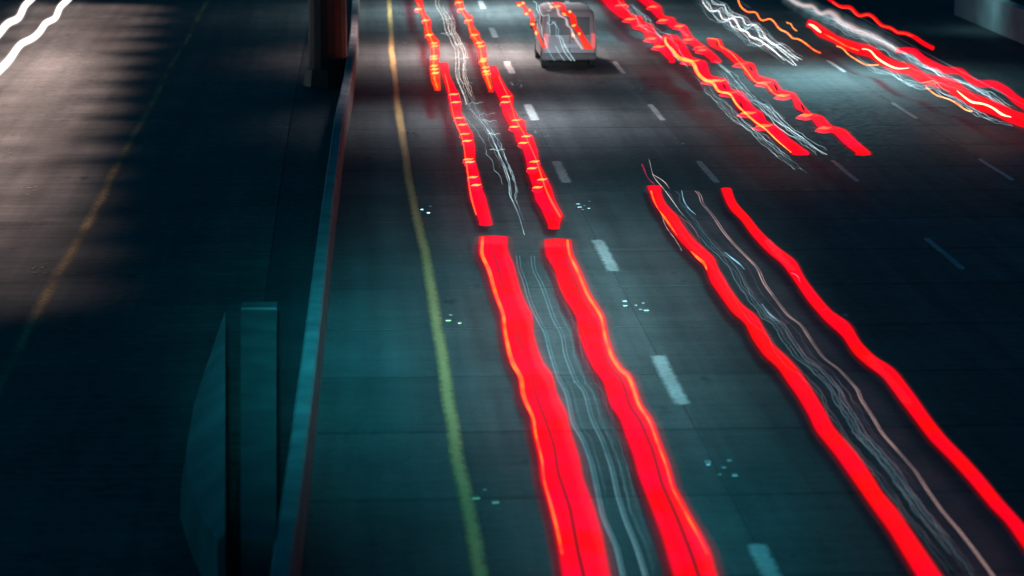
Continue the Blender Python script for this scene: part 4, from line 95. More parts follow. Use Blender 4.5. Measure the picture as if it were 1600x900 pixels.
'H1': [(-10.699,-10.857,83.27,0.601,0.799),(-10.696,-10.853,83.58,0.601,0.799),(-10.694,-10.849,83.9,0.602,0.798),(-10.691,-10.845,84.21,0.603,0.797),(-10.688,-10.841,84.53,0.604,0.796),(-10.685,-10.837,84.85,0.605,0.795),(-10.682,-10.832,85.17,0.606,0.794),(-10.679,-10.828,85.5,0.607,0.793),(-10.676,-10.824,85.83,0.608,0.792),(-10.673,-10.819,86.16,0.609,0.791),(-10.671,-10.815,86.49,0.609,0.791),(-10.668,-10.811,86.83,0.61,0.79),(-10.664,-10.806,87.17,0.611,0.789),(-10.66,-10.803,87.51,0.611,0.789),(-10.656,-10.8,87.85,0.61,0.79),(-10.652,-10.796,88.2,0.61,0.79),(-10.648,-10.793,88.55,0.61,0.79),(-10.644,-10.79,88.9,0.61,0.79),(-10.64,-10.789,89.26,0.61,0.79),(-10.636,-10.788,89.63,0.611,0.789),(-10.634,-10.79,90,0.612,0.788),(-10.633,-10.792,90.39,0.613,0.787),(-10.634,-10.796,90.79,0.614,0.786),(-10.636,-10.802,91.19,0.614,0.785),(-10.64,-10.808,91.6,0.617,0.783),(-10.645,-10.817,92.03,0.62,0.78),(-10.653,-10.829,92.48,0.624,0.776),(-10.665,-10.845,92.94,0.628,0.772),(-10.682,-10.864,93.42,0.632,0.768),(-10.701,-10.884,93.92,0.634,0.766),(-10.723,-10.905,94.43,0.636,0.764),(-10.745,-10.926,94.94,0.637,0.763),(-10.769,-10.947,95.46,0.637,0.763),(-10.793,-10.967,95.98,0.636,0.764),(-10.816,-10.982,96.5,0.633,0.767),(-10.836,-10.991,96.99,0.628,0.772),(-10.849,-10.989,97.44,0.621,0.779),(-10.854,-10.976,97.84,0.612,0.788),(-10.848,-10.952,98.19,0.606,0.794),(-10.831,-10.922,98.49,0.602,0.798),(-10.806,-10.89,98.77,0.601,0.799),(-10.775,-10.859,99.05,0.6,0.8),(-10.743,-10.833,99.33,0.601,0.799),(-10.712,-10.814,99.64,0.604,0.796),(-10.686,-10.803,99.99,0.608,0.792),(-10.668,-10.799,100.39,0.613,0.787),(-10.658,-10.801,100.84,0.617,0.783),(-10.655,-10.808,101.32,0.621,0.779),(-10.658,-10.82,101.84,0.626,0.774),(-10.668,-10.838,102.39,0.632,0.768),(-10.684,-10.863,102.97,0.638,0.762),(-10.708,-10.89,103.58,0.641,0.759),(-10.737,-10.915,104.19,0.639,0.761),(-10.764,-10.929,104.76,0.631,0.769),(-10.784,-10.925,105.27,0.619,0.781),(-10.79,-10.901,105.69,0.609,0.791),(-10.778,-10.867,106.04,0.603,0.797),(-10.75,-10.83,106.33,0.602,0.798),(-10.714,-10.802,106.63,0.604,0.796),(-10.679,-10.79,106.97,0.611,0.789),(-10.656,-10.8,107.4,0.624,0.776),(-10.654,-10.828,107.95,0.64,0.76),(-10.677,-10.868,108.6,0.654,0.746),(-10.717,-10.916,109.32,0.661,0.739),(-10.765,-10.966,110.08,0.661,0.739),(-10.815,-11.012,110.84,0.656,0.744),(-10.859,-11.047,111.57,0.645,0.755),(-10.893,-11.067,112.26,0.633,0.767),(-10.915,-11.073,112.89,0.623,0.777),(-10.925,-11.071,113.48,0.617,0.783),(-10.925,-11.068,114.06,0.615,0.785),(-10.922,-11.069,114.65,0.617,0.783),(-10.921,-11.076,115.27,0.621,0.779),(-10.927,-11.092,115.93,0.627,0.773),(-10.942,-11.114,116.65,0.632,0.768),(-10.964,-11.142,117.41,0.636,0.764),(-10.992,-11.171,118.2,0.638,0.762),(-11.022,-11.203,119.01,0.64,0.76),(-11.054,-11.235,119.83,0.64,0.76),(-11.087,-11.267,120.67,0.64,0.76),(-11.12,-11.3,121.52,0.641,0.759),(-11.154,-11.333,122.38,0.641,0.759),(-11.189,-11.367,123.25,0.641,0.759)],
'H2': [(-11.729,-11.926,93.92,0.612,0.788),(-11.746,-11.941,94.39,0.612,0.788),(-11.764,-11.956,94.87,0.613,0.787),(-11.781,-11.972,95.35,0.614,0.786),(-11.799,-11.988,95.83,0.615,0.785),(-11.817,-12.004,96.32,0.616,0.784),(-11.836,-12.02,96.82,0.617,0.783),(-11.854,-12.036,97.32,0.618,0.782),(-11.873,-12.053,97.82,0.619,0.781),(-11.892,-12.069,98.33,0.62,0.78),(-11.911,-12.086,98.85,0.621,0.779),(-11.928,-12.105,99.37,0.621,0.779),(-11.946,-12.123,99.9,0.621,0.779),(-11.964,-12.143,100.43,0.621,0.779),(-11.982,-12.163,100.97,0.621,0.779),(-12.002,-12.185,101.52,0.621,0.779),(-12.022,-12.207,102.08,0.621,0.779),(-12.043,-12.231,102.65,0.621,0.779),(-12.066,-12.254,103.22,0.621,0.779),(-12.089,-12.275,103.8,0.618,0.781),(-12.112,-12.291,104.36,0.614,0.786),(-12.132,-12.295,104.89,0.607,0.793),(-12.144,-12.284,105.36,0.598,0.802),(-12.145,-12.26,105.76,0.591,0.809),(-12.131,-12.226,106.09,0.587,0.813),(-12.103,-12.191,106.38,0.586,0.814),(-12.068,-12.164,106.67,0.589,0.811),(-12.034,-12.153,107.01,0.596,0.804),(-12.011,-12.163,107.43,0.609,0.791),(-12.009,-12.191,107.96,0.625,0.775),(-12.031,-12.232,108.59,0.639,0.761),(-12.071,-12.282,109.29,0.649,0.751),(-12.123,-12.336,110.05,0.652,0.747),(-12.179,-12.391,110.82,0.652,0.748),(-12.235,-12.441,111.6,0.647,0.753),(-12.286,-12.482,112.34,0.639,0.761),(-12.329,-12.508,113.04,0.628,0.772),(-12.359,-12.521,113.69,0.62,0.78),(-12.376,-12.527,114.29,0.615,0.785),(-12.384,-12.532,114.89,0.615,0.785),(-12.391,-12.544,115.5,0.618,0.782),(-12.401,-12.565,116.16,0.622,0.778),(-12.42,-12.593,116.86,0.626,0.774),(-12.447,-12.626,117.61,0.629,0.771),(-12.478,-12.662,118.39,0.63,0.77),(-12.512,-12.698,119.18,0.631,0.769),(-12.548,-12.736,119.99,0.631,0.769),(-12.585,-12.774,120.81,0.63,0.77),(-12.622,-12.813,121.64,0.63,0.77),(-12.66,-12.852,122.49,0.629,0.771),(-12.698,-12.891,123.34,0.629,0.771)],
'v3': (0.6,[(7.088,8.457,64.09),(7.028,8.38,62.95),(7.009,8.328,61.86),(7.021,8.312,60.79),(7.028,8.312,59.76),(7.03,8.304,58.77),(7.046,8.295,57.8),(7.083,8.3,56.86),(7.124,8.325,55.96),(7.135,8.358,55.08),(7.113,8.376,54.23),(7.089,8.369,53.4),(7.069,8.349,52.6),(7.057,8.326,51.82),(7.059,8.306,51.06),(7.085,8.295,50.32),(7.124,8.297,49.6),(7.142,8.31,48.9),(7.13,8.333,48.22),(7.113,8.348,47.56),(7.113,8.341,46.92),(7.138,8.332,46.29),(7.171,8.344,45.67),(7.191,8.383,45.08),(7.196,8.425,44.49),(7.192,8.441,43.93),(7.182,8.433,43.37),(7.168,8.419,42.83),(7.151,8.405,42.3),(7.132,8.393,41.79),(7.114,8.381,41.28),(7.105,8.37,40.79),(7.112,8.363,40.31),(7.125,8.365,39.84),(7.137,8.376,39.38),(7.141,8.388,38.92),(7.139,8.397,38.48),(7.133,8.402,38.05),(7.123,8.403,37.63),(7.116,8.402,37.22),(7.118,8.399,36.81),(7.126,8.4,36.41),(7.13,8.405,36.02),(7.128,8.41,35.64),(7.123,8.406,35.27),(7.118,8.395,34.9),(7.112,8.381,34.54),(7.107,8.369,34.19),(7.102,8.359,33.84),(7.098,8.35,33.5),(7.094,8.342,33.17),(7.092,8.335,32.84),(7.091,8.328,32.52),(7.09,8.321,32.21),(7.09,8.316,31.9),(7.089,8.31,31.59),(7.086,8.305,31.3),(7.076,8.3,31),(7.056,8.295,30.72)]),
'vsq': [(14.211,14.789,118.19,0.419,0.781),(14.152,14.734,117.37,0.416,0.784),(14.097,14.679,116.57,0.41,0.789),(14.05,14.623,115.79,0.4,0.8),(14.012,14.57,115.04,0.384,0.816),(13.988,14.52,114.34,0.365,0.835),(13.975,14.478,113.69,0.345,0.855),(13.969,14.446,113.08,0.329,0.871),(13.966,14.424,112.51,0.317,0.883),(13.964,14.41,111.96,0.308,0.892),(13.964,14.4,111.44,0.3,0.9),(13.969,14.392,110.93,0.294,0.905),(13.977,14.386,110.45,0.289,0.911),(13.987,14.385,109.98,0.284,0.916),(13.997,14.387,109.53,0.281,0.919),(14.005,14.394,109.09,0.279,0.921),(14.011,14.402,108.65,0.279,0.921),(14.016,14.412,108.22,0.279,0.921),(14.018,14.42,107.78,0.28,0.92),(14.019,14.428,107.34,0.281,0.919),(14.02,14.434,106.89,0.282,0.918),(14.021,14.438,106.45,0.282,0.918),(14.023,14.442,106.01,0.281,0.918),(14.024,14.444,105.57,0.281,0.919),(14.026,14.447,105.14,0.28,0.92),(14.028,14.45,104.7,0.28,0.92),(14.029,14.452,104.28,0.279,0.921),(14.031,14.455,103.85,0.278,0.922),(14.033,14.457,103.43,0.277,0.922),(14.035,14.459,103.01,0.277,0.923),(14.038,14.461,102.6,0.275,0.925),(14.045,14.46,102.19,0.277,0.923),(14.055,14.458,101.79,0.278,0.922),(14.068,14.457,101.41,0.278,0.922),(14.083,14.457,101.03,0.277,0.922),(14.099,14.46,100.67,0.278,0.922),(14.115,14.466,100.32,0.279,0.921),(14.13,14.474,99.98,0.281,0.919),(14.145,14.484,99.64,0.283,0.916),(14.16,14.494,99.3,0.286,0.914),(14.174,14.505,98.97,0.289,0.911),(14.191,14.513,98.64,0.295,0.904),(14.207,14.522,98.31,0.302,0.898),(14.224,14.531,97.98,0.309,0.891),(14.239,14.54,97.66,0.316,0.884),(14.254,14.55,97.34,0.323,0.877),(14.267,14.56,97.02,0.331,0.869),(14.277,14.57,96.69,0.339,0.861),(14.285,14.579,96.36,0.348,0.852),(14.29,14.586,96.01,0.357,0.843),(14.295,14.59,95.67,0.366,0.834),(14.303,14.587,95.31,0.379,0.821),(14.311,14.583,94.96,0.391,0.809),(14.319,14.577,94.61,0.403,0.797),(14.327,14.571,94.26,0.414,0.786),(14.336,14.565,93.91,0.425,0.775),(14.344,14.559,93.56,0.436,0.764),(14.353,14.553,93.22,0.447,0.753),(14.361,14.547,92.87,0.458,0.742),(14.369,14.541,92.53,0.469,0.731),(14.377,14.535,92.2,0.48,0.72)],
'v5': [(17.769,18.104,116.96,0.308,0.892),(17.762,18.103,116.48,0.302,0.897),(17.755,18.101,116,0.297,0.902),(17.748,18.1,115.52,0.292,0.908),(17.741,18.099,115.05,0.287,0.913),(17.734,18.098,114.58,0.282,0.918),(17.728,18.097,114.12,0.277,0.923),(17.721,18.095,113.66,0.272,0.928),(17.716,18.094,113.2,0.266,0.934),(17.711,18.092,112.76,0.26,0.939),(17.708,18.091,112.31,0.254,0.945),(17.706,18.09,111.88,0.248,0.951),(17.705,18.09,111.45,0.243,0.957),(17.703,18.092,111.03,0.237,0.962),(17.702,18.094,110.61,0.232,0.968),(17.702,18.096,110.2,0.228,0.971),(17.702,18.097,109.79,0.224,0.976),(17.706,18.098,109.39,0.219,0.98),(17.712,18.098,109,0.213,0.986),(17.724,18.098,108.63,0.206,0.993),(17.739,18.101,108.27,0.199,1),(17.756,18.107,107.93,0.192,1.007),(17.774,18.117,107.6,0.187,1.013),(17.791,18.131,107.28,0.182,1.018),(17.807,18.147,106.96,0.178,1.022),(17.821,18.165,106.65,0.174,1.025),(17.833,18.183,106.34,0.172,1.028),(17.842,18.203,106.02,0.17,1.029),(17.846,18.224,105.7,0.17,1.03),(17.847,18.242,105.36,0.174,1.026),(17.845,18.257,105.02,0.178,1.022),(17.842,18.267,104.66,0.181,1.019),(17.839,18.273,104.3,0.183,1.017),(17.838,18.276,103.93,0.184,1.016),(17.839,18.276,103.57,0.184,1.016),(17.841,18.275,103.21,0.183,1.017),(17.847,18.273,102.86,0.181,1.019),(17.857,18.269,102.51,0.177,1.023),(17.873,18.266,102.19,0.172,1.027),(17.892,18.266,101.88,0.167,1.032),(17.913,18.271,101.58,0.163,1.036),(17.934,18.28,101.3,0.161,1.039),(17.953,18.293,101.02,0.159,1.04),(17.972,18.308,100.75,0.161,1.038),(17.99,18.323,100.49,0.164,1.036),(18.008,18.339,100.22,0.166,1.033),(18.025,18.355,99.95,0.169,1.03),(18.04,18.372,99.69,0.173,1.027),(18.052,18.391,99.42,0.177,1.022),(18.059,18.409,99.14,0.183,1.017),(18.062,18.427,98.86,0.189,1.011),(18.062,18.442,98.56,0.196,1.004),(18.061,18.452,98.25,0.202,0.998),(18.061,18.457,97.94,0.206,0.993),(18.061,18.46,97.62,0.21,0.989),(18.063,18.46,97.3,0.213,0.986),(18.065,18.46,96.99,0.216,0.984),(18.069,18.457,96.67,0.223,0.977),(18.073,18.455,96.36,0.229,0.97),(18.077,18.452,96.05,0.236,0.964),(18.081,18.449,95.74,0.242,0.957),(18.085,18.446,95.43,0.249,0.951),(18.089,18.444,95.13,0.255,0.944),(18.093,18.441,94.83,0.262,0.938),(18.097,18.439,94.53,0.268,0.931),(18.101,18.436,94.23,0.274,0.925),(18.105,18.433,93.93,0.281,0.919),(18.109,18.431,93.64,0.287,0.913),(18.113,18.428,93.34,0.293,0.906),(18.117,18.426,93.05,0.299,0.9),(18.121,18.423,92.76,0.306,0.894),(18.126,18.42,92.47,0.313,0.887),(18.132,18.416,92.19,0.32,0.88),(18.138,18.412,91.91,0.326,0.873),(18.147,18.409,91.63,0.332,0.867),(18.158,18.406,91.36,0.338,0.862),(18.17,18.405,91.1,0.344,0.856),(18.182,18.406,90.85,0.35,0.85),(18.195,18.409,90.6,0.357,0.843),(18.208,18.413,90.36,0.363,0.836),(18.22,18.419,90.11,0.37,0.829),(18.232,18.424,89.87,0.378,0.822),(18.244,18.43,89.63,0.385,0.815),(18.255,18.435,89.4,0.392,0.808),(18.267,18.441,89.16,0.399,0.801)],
'pinkmain': [(0.8,0,(0.016,0.02,0.02,0.016,0.012,0.01,0.008),[(7.711,62.9),(7.722,62.59),(7.715,62.24),(7.684,61.83),(7.649,61.42),(7.632,61.04),(7.631,60.7),(7.636,60.37),(7.643,60.05),(7.646,59.72),(7.646,59.38),(7.64,59.03),(7.631,58.68),(7.623,58.33),(7.614,57.98),(7.607,57.64),(7.603,57.31),(7.603,57),(7.606,56.71),(7.61,56.41),(7.614,56.12),(7.62,55.84),(7.628,55.56),(7.636,55.3),(7.645,55.03),(7.654,54.77),(7.663,54.51),(7.672,54.26),(7.681,54),(7.689,53.75),(7.696,53.49),(7.697,53.23),(7.687,52.94),(7.67,52.64),(7.648,52.33),(7.627,52.02),(7.609,51.72),(7.597,51.44),(7.591,51.17),(7.587,50.91),(7.585,50.65),(7.583,50.4),(7.58,50.15),(7.578,49.9),(7.576,49.66),(7.574,49.42),(7.571,49.18),(7.57,48.94),(7.571,48.71),(7.579,48.51),(7.594,48.33),(7.614,48.16),(7.635,48),(7.653,47.83),(7.662,47.64),(7.662,47.42),(7.655,47.19),(7.648,46.96),(7.64,46.73),(7.632,46.5),(7.626,46.28),(7.62,46.06),(7.616,45.85),(7.613,45.63),(7.609,45.42),(7.607,45.22),(7.609,45.03),(7.619,44.86),(7.634,44.7),(7.651,44.56),(7.669,44.41),(7.686,44.27),(7.7,44.11),(7.709,43.95),(7.715,43.78),(7.719,43.6),(7.722,43.42),(7.726,43.25),(7.729,43.08),(7.733,42.9),(7.734,42.73),(7.73,42.55),(7.716,42.36),(7.694,42.16),(7.677,41.96),(7.667,41.78),(7.661,41.59),(7.656,41.41),(7.65,41.24),(7.645,41.06),(7.639,40.88),(7.633,40.71),(7.624,40.53),(7.616,40.35),(7.607,40.18),(7.598,40),(7.592,39.83),(7.59,39.67),(7.592,39.52),(7.594,39.37),(7.598,39.23),(7.601,39.08),(7.604,38.94),(7.607,38.8),(7.611,38.65),(7.614,38.51),(7.616,38.37),(7.619,38.23),(7.622,38.09),(7.624,37.96),(7.627,37.82),(7.629,37.68),(7.629,37.54),(7.626,37.4),(7.621,37.25),(7.614,37.1),(7.608,36.95),(7.602,36.81),(7.597,36.66),(7.592,36.52),(7.588,36.38),(7.585,36.24),(7.582,36.11),(7.578,35.97),(7.575,35.84),(7.572,35.71),(7.57,35.57),(7.568,35.44),(7.569,35.32),(7.571,35.2),(7.573,35.08),(7.576,34.96),(7.579,34.85),(7.581,34.73),(7.583,34.61),(7.584,34.49),(7.584,34.37),(7.584,34.26),(7.584,34.14),(7.583,34.02),(7.583,33.9),(7.582,33.79),(7.581,33.67),(7.58,33.56),(7.578,33.44),(7.577,33.32),(7.575,33.21),(7.573,33.09),(7.571,32.98),(7.569,32.87),(7.567,32.76),(7.565,32.64),(7.562,32.53),(7.559,32.42),(7.555,32.31),(7.551,32.2),(7.548,32.09),(7.544,31.98),(7.54,31.87),(7.537,31.76),(7.533,31.65),(7.529,31.54),(7.526,31.44),(7.522,31.33),(7.519,31.23),(7.515,31.12),(7.512,31.02),(7.508,30.91)]),(0.8,0,(0.012,0.008,0.008,0.012),[(7.756,62.81),(7.767,62.5),(7.759,62.14),(7.728,61.74),(7.694,61.33),(7.676,60.95),(7.675,60.61),(7.68,60.28),(7.686,59.96),(7.69,59.63),(7.688,59.29),(7.682,58.94),(7.674,58.59),(7.665,58.24),(7.656,57.9),(7.648,57.56),(7.644,57.23),(7.644,56.92),(7.647,56.62),(7.651,56.33),(7.655,56.04),(7.661,55.76),(7.668,55.49),(7.676,55.22),(7.685,54.96),(7.694,54.7),(7.703,54.44),(7.711,54.18),(7.72,53.93),(7.728,53.68),(7.735,53.42),(7.735,53.16),(7.726,52.87),(7.708,52.57),(7.686,52.26),(7.665,51.95),(7.647,51.65),(7.634,51.37),(7.628,51.1),(7.625,50.84),(7.622,50.59),(7.619,50.34),(7.617,50.09),(7.614,49.84),(7.612,49.6),(7.61,49.35),(7.607,49.11),(7.606,48.88),(7.607,48.65),(7.614,48.45),(7.629,48.27),(7.65,48.1),(7.67,47.94),(7.687,47.77),(7.697,47.58),(7.696,47.36),(7.69,47.14),(7.682,46.9),(7.674,46.67),(7.666,46.45),(7.659,46.22),(7.654,46.01),(7.65,45.79),(7.646,45.58),(7.643,45.37),(7.64,45.17),(7.642,44.98),(7.651,44.81),(7.666,44.65),(7.684,44.51),(7.701,44.36),(7.718,44.22),(7.732,44.06),(7.741,43.9),(7.747,43.73),(7.75,43.55),(7.754,43.37),(7.757,43.2),(7.761,43.03),(7.764,42.86),(7.766,42.68),(7.761,42.5),(7.747,42.31),(7.725,42.11),(7.708,41.92),(7.698,41.73),(7.691,41.55),(7.686,41.37),(7.681,41.19),(7.675,41.02),(7.669,40.84),(7.662,40.66),(7.654,40.49),(7.645,40.31),(7.636,40.13),(7.628,39.96),(7.622,39.79),(7.619,39.63),(7.621,39.48),(7.623,39.33),(7.627,39.19),(7.63,39.04),(7.633,38.9),(7.636,38.76),(7.639,38.62),(7.642,38.47),(7.645,38.33),(7.647,38.19),(7.65,38.06),(7.652,37.92),(7.655,37.78),(7.657,37.64),(7.657,37.5),(7.653,37.36),(7.648,37.21),(7.642,37.07),(7.636,36.92),(7.629,36.77),(7.624,36.63),(7.619,36.49),(7.615,36.35),(7.612,36.21),(7.608,36.07),(7.605,35.94),(7.602,35.8),(7.599,35.67),(7.596,35.54),(7.595,35.41),(7.595,35.29),(7.597,35.17),(7.599,35.05),(7.602,34.93),(7.604,34.81),(7.607,34.7),(7.609,34.58),(7.61,34.46),(7.61,34.34),(7.609,34.22),(7.609,34.11),(7.608,33.99),(7.608,33.87),(7.607,33.76),(7.607,33.64),(7.605,33.53),(7.603,33.41),(7.601,33.29),(7.599,33.18),(7.597,33.07),(7.595,32.95),(7.593,32.84),(7.591,32.73),(7.589,32.62),(7.586,32.5),(7.583,32.39),(7.579,32.28),(7.575,32.17),(7.572,32.06),(7.568,31.95),(7.564,31.84),(7.56,31.73),(7.557,31.62),(7.553,31.52),(7.549,31.41),(7.546,31.31),(7.542,31.2),(7.539,31.1),(7.535,30.99),(7.532,30.89)])],
'pinkb': [([(7.711,62.9),(7.722,62.59),(7.715,62.24),(7.684,61.83),(7.649,61.42),(7.632,61.04),(7.631,60.7),(7.636,60.37),(7.643,60.05),(7.646,59.72),(7.646,59.38),(7.64,59.03),(7.631,58.68),(7.623,58.33),(7.614,57.98),(7.607,57.64),(7.603,57.31),(7.603,57),(7.606,56.71),(7.61,56.41),(7.614,56.12),(7.62,55.84),(7.628,55.56),(7.636,55.3),(7.645,55.03),(7.654,54.77),(7.663,54.51),(7.672,54.26),(7.681,54),(7.689,53.75),(7.696,53.49),(7.697,53.23),(7.687,52.94),(7.67,52.64),(7.648,52.33),(7.627,52.02),(7.609,51.72),(7.597,51.44),(7.591,51.17),(7.587,50.91),(7.585,50.65),(7.583,50.4),(7.58,50.15),(7.578,49.9),(7.576,49.66),(7.574,49.42),(7.571,49.18),(7.57,48.94),(7.571,48.71),(7.579,48.51),(7.594,48.33),(7.614,48.16),(7.635,48),(7.653,47.83),(7.662,47.64),(7.662,47.42),(7.655,47.19),(7.648,46.96),(7.64,46.73),(7.632,46.5),(7.626,46.28),(7.62,46.06),(7.616,45.85),(7.613,45.63),(7.609,45.42),(7.607,45.22),(7.609,45.03),(7.619,44.86),(7.634,44.7),(7.651,44.56),(7.669,44.41),(7.686,44.27),(7.7,44.11),(7.709,43.95),(7.715,43.78),(7.719,43.6),(7.722,43.42),(7.726,43.25),(7.729,43.08),(7.733,42.9),(7.734,42.73),(7.73,42.55),(7.716,42.36),(7.694,42.16),(7.677,41.96),(7.667,41.78),(7.661,41.59),(7.656,41.41),(7.65,41.24),(7.645,41.06),(7.639,40.88),(7.633,40.71),(7.624,40.53),(7.616,40.35),(7.607,40.18),(7.598,40),(7.592,39.83),(7.59,39.67),(7.592,39.52),(7.594,39.37),(7.598,39.23),(7.601,39.08),(7.604,38.94),(7.607,38.8),(7.611,38.65),(7.614,38.51),(7.616,38.37),(7.619,38.23),(7.622,38.09),(7.624,37.96),(7.627,37.82),(7.629,37.68),(7.629,37.54),(7.626,37.4),(7.621,37.25),(7.614,37.1),(7.608,36.95),(7.602,36.81),(7.597,36.66),(7.592,36.52),(7.588,36.38),(7.585,36.24),(7.582,36.11),(7.578,35.97),(7.575,35.84),(7.572,35.71),(7.57,35.57),(7.568,35.44),(7.569,35.32),(7.571,35.2),(7.573,35.08),(7.576,34.96),(7.579,34.85),(7.581,34.73),(7.583,34.61),(7.584,34.49),(7.584,34.37),(7.584,34.26),(7.584,34.14),(7.583,34.02),(7.583,33.9),(7.582,33.79),(7.581,33.67),(7.58,33.56),(7.578,33.44),(7.577,33.32),(7.575,33.21),(7.573,33.09),(7.571,32.98),(7.569,32.87),(7.567,32.76),(7.565,32.64),(7.562,32.53),(7.559,32.42),(7.555,32.31),(7.551,32.2),(7.548,32.09),(7.544,31.98),(7.54,31.87),(7.537,31.76),(7.533,31.65),(7.529,31.54),(7.526,31.44),(7.522,31.33),(7.519,31.23),(7.515,31.12),(7.512,31.02),(7.508,30.91)],0.8,12,-44,-6,-2,4,1.2,0.012),([(7.711,62.9),(7.722,62.59),(7.715,62.24),(7.684,61.83),(7.649,61.42),(7.632,61.04),(7.631,60.7),(7.636,60.37),(7.643,60.05),(7.646,59.72),(7.646,59.38),(7.64,59.03),(7.631,58.68),(7.623,58.33),(7.614,57.98),(7.607,57.64),(7.603,57.31),(7.603,57),(7.606,56.71),(7.61,56.41),(7.614,56.12),(7.62,55.84),(7.628,55.56),(7.636,55.3),(7.645,55.03),(7.654,54.77),(7.663,54.51),(7.672,54.26),(7.681,54),(7.689,53.75),(7.696,53.49),(7.697,53.23),(7.687,52.94),(7.67,52.64),(7.648,52.33),(7.627,52.02),(7.609,51.72),(7.597,51.44),(7.591,51.17),(7.587,50.91),(7.585,50.65),(7.583,50.4),(7.58,50.15),(7.578,49.9),(7.576,49.66),(7.574,49.42),(7.571,49.18),(7.57,48.94),(7.571,48.71),(7.579,48.51),(7.594,48.33),(7.614,48.16),(7.635,48),(7.653,47.83),(7.662,47.64),(7.662,47.42),(7.655,47.19),(7.648,46.96),(7.64,46.73),(7.632,46.5),(7.626,46.28),(7.62,46.06),(7.616,45.85),(7.613,45.63),(7.609,45.42),(7.607,45.22),(7.609,45.03),(7.619,44.86),(7.634,44.7),(7.651,44.56),(7.669,44.41),(7.686,44.27),(7.7,44.11),(7.709,43.95),(7.715,43.78),(7.719,43.6),(7.722,43.42),(7.726,43.25),(7.729,43.08),(7.733,42.9),(7.734,42.73),(7.73,42.55),(7.716,42.36),(7.694,42.16),(7.677,41.96),(7.667,41.78),(7.661,41.59),(7.656,41.41),(7.65,41.24),(7.645,41.06),(7.639,40.88),(7.633,40.71),(7.624,40.53),(7.616,40.35),(7.607,40.18),(7.598,40),(7.592,39.83),(7.59,39.67),(7.592,39.52),(7.594,39.37),(7.598,39.23),(7.601,39.08),(7.604,38.94),(7.607,38.8),(7.611,38.65),(7.614,38.51),(7.616,38.37),(7.619,38.23),(7.622,38.09),(7.624,37.96),(7.627,37.82),(7.629,37.68),(7.629,37.54),(7.626,37.4),(7.621,37.25),(7.614,37.1),(7.608,36.95),(7.602,36.81),(7.597,36.66),(7.592,36.52),(7.588,36.38),(7.585,36.24),(7.582,36.11),(7.578,35.97),(7.575,35.84),(7.572,35.71),(7.57,35.57),(7.568,35.44),(7.569,35.32),(7.571,35.2),(7.573,35.08),(7.576,34.96),(7.579,34.85),(7.581,34.73),(7.583,34.61),(7.584,34.49),(7.584,34.37),(7.584,34.26),(7.584,34.14),(7.583,34.02),(7.583,33.9),(7.582,33.79),(7.581,33.67),(7.58,33.56),(7.578,33.44),(7.577,33.32),(7.575,33.21),(7.573,33.09),(7.571,32.98),(7.569,32.87),(7.567,32.76),(7.565,32.64),(7.562,32.53),(7.559,32.42),(7.555,32.31),(7.551,32.2),(7.548,32.09),(7.544,31.98),(7.54,31.87),(7.537,31.76),(7.533,31.65),(7.529,31.54),(7.526,31.44),(7.522,31.33),(7.519,31.23),(7.515,31.12),(7.512,31.02),(7.508,30.91)],0.8,6,-62,-30,2,14,1.5,0.009)],
'bluebits': [(0.8,0,(0.008,0.03,0.008),[(7.424,62.99),(7.375,62.46),(7.33,61.94),(7.296,61.45),(7.277,60.99),(7.273,60.58),(7.283,60.22),(7.302,59.89),(7.325,59.58)]),(0.8,0,(0.008,0.03,0.008),[(7.315,54.94),(7.34,54.67),(7.367,54.42),(7.395,54.17),(7.423,53.92),(7.442,53.65),(7.45,53.35),(7.45,53.03)]),(0.8,0,(0.006,0.02,0.006),[(7.352,54.9),(7.366,54.57),(7.382,54.25),(7.403,53.95),(7.427,53.67),(7.453,53.4)]),(0.8,0,(0.006,0.02,0.006),[(7.287,49.57),(7.282,49.28),(7.278,49),(7.28,48.74),(7.292,48.52),(7.313,48.32),(7.336,48.12),(7.36,47.94)]),(0.8,0,(0.006,0.02,0.006),[(8.276,52.63),(8.329,52.45),(8.34,52.15),(8.299,51.7)])],
'wander': [(0.8,0,(0.006,0.012,0.014,0.006),[(7.218,68.02),(7.185,67.49),(7.149,66.97),(7.109,66.44),(7.071,65.92),(7.041,65.43),(7.025,64.97),(7.023,64.55),(7.029,64.16),(7.039,63.77),(7.046,63.38),(7.05,62.97),(7.05,62.56),(7.05,62.15),(7.05,61.75),(7.049,61.35),(7.048,60.95),(7.047,60.55),(7.045,60.16),(7.041,59.77),(7.038,59.38)]),(0.8,0,(0.006,0.016,0.006),[(7.032,65.56),(7.076,65.24),(7.12,64.92),(7.16,64.59),(7.185,64.2),(7.188,63.74),(7.179,63.24)]),(0.8,0,(0.005,0.01,0.005),[(6.595,59.41),(6.567,58.95),(6.544,58.52),(6.529,58.1),(6.524,57.72),(6.527,57.36),(6.532,57),(6.537,56.65),(6.537,56.29),(6.532,55.91),(6.524,55.54),(6.514,55.16)])],
'wanderred': [(0.8,0,(0.006,0.014,0.006),[(6.841,60.89),(6.862,60.56),(6.882,60.25),(6.903,59.94),(6.926,59.64),(6.952,59.36),(6.98,59.09),(7.009,58.84),(7.037,58.58),(7.057,58.31),(7.066,58.01),(7.063,57.67),(7.05,57.31),(7.032,56.94),(7.015,56.56),(7.002,56.2),(6.993,55.84),(6.986,55.5)]),(0.8,0,(0.006,0.014,0.006),[(6.972,59.39),(6.964,58.98),(6.957,58.58),(6.95,58.18),(6.945,57.8),(6.944,57.43),(6.945,57.07),(6.948,56.72),(6.954,56.39),(6.961,56.06),(6.967,55.73),(6.974,55.41),(6.981,55.09),(6.988,54.78)])],
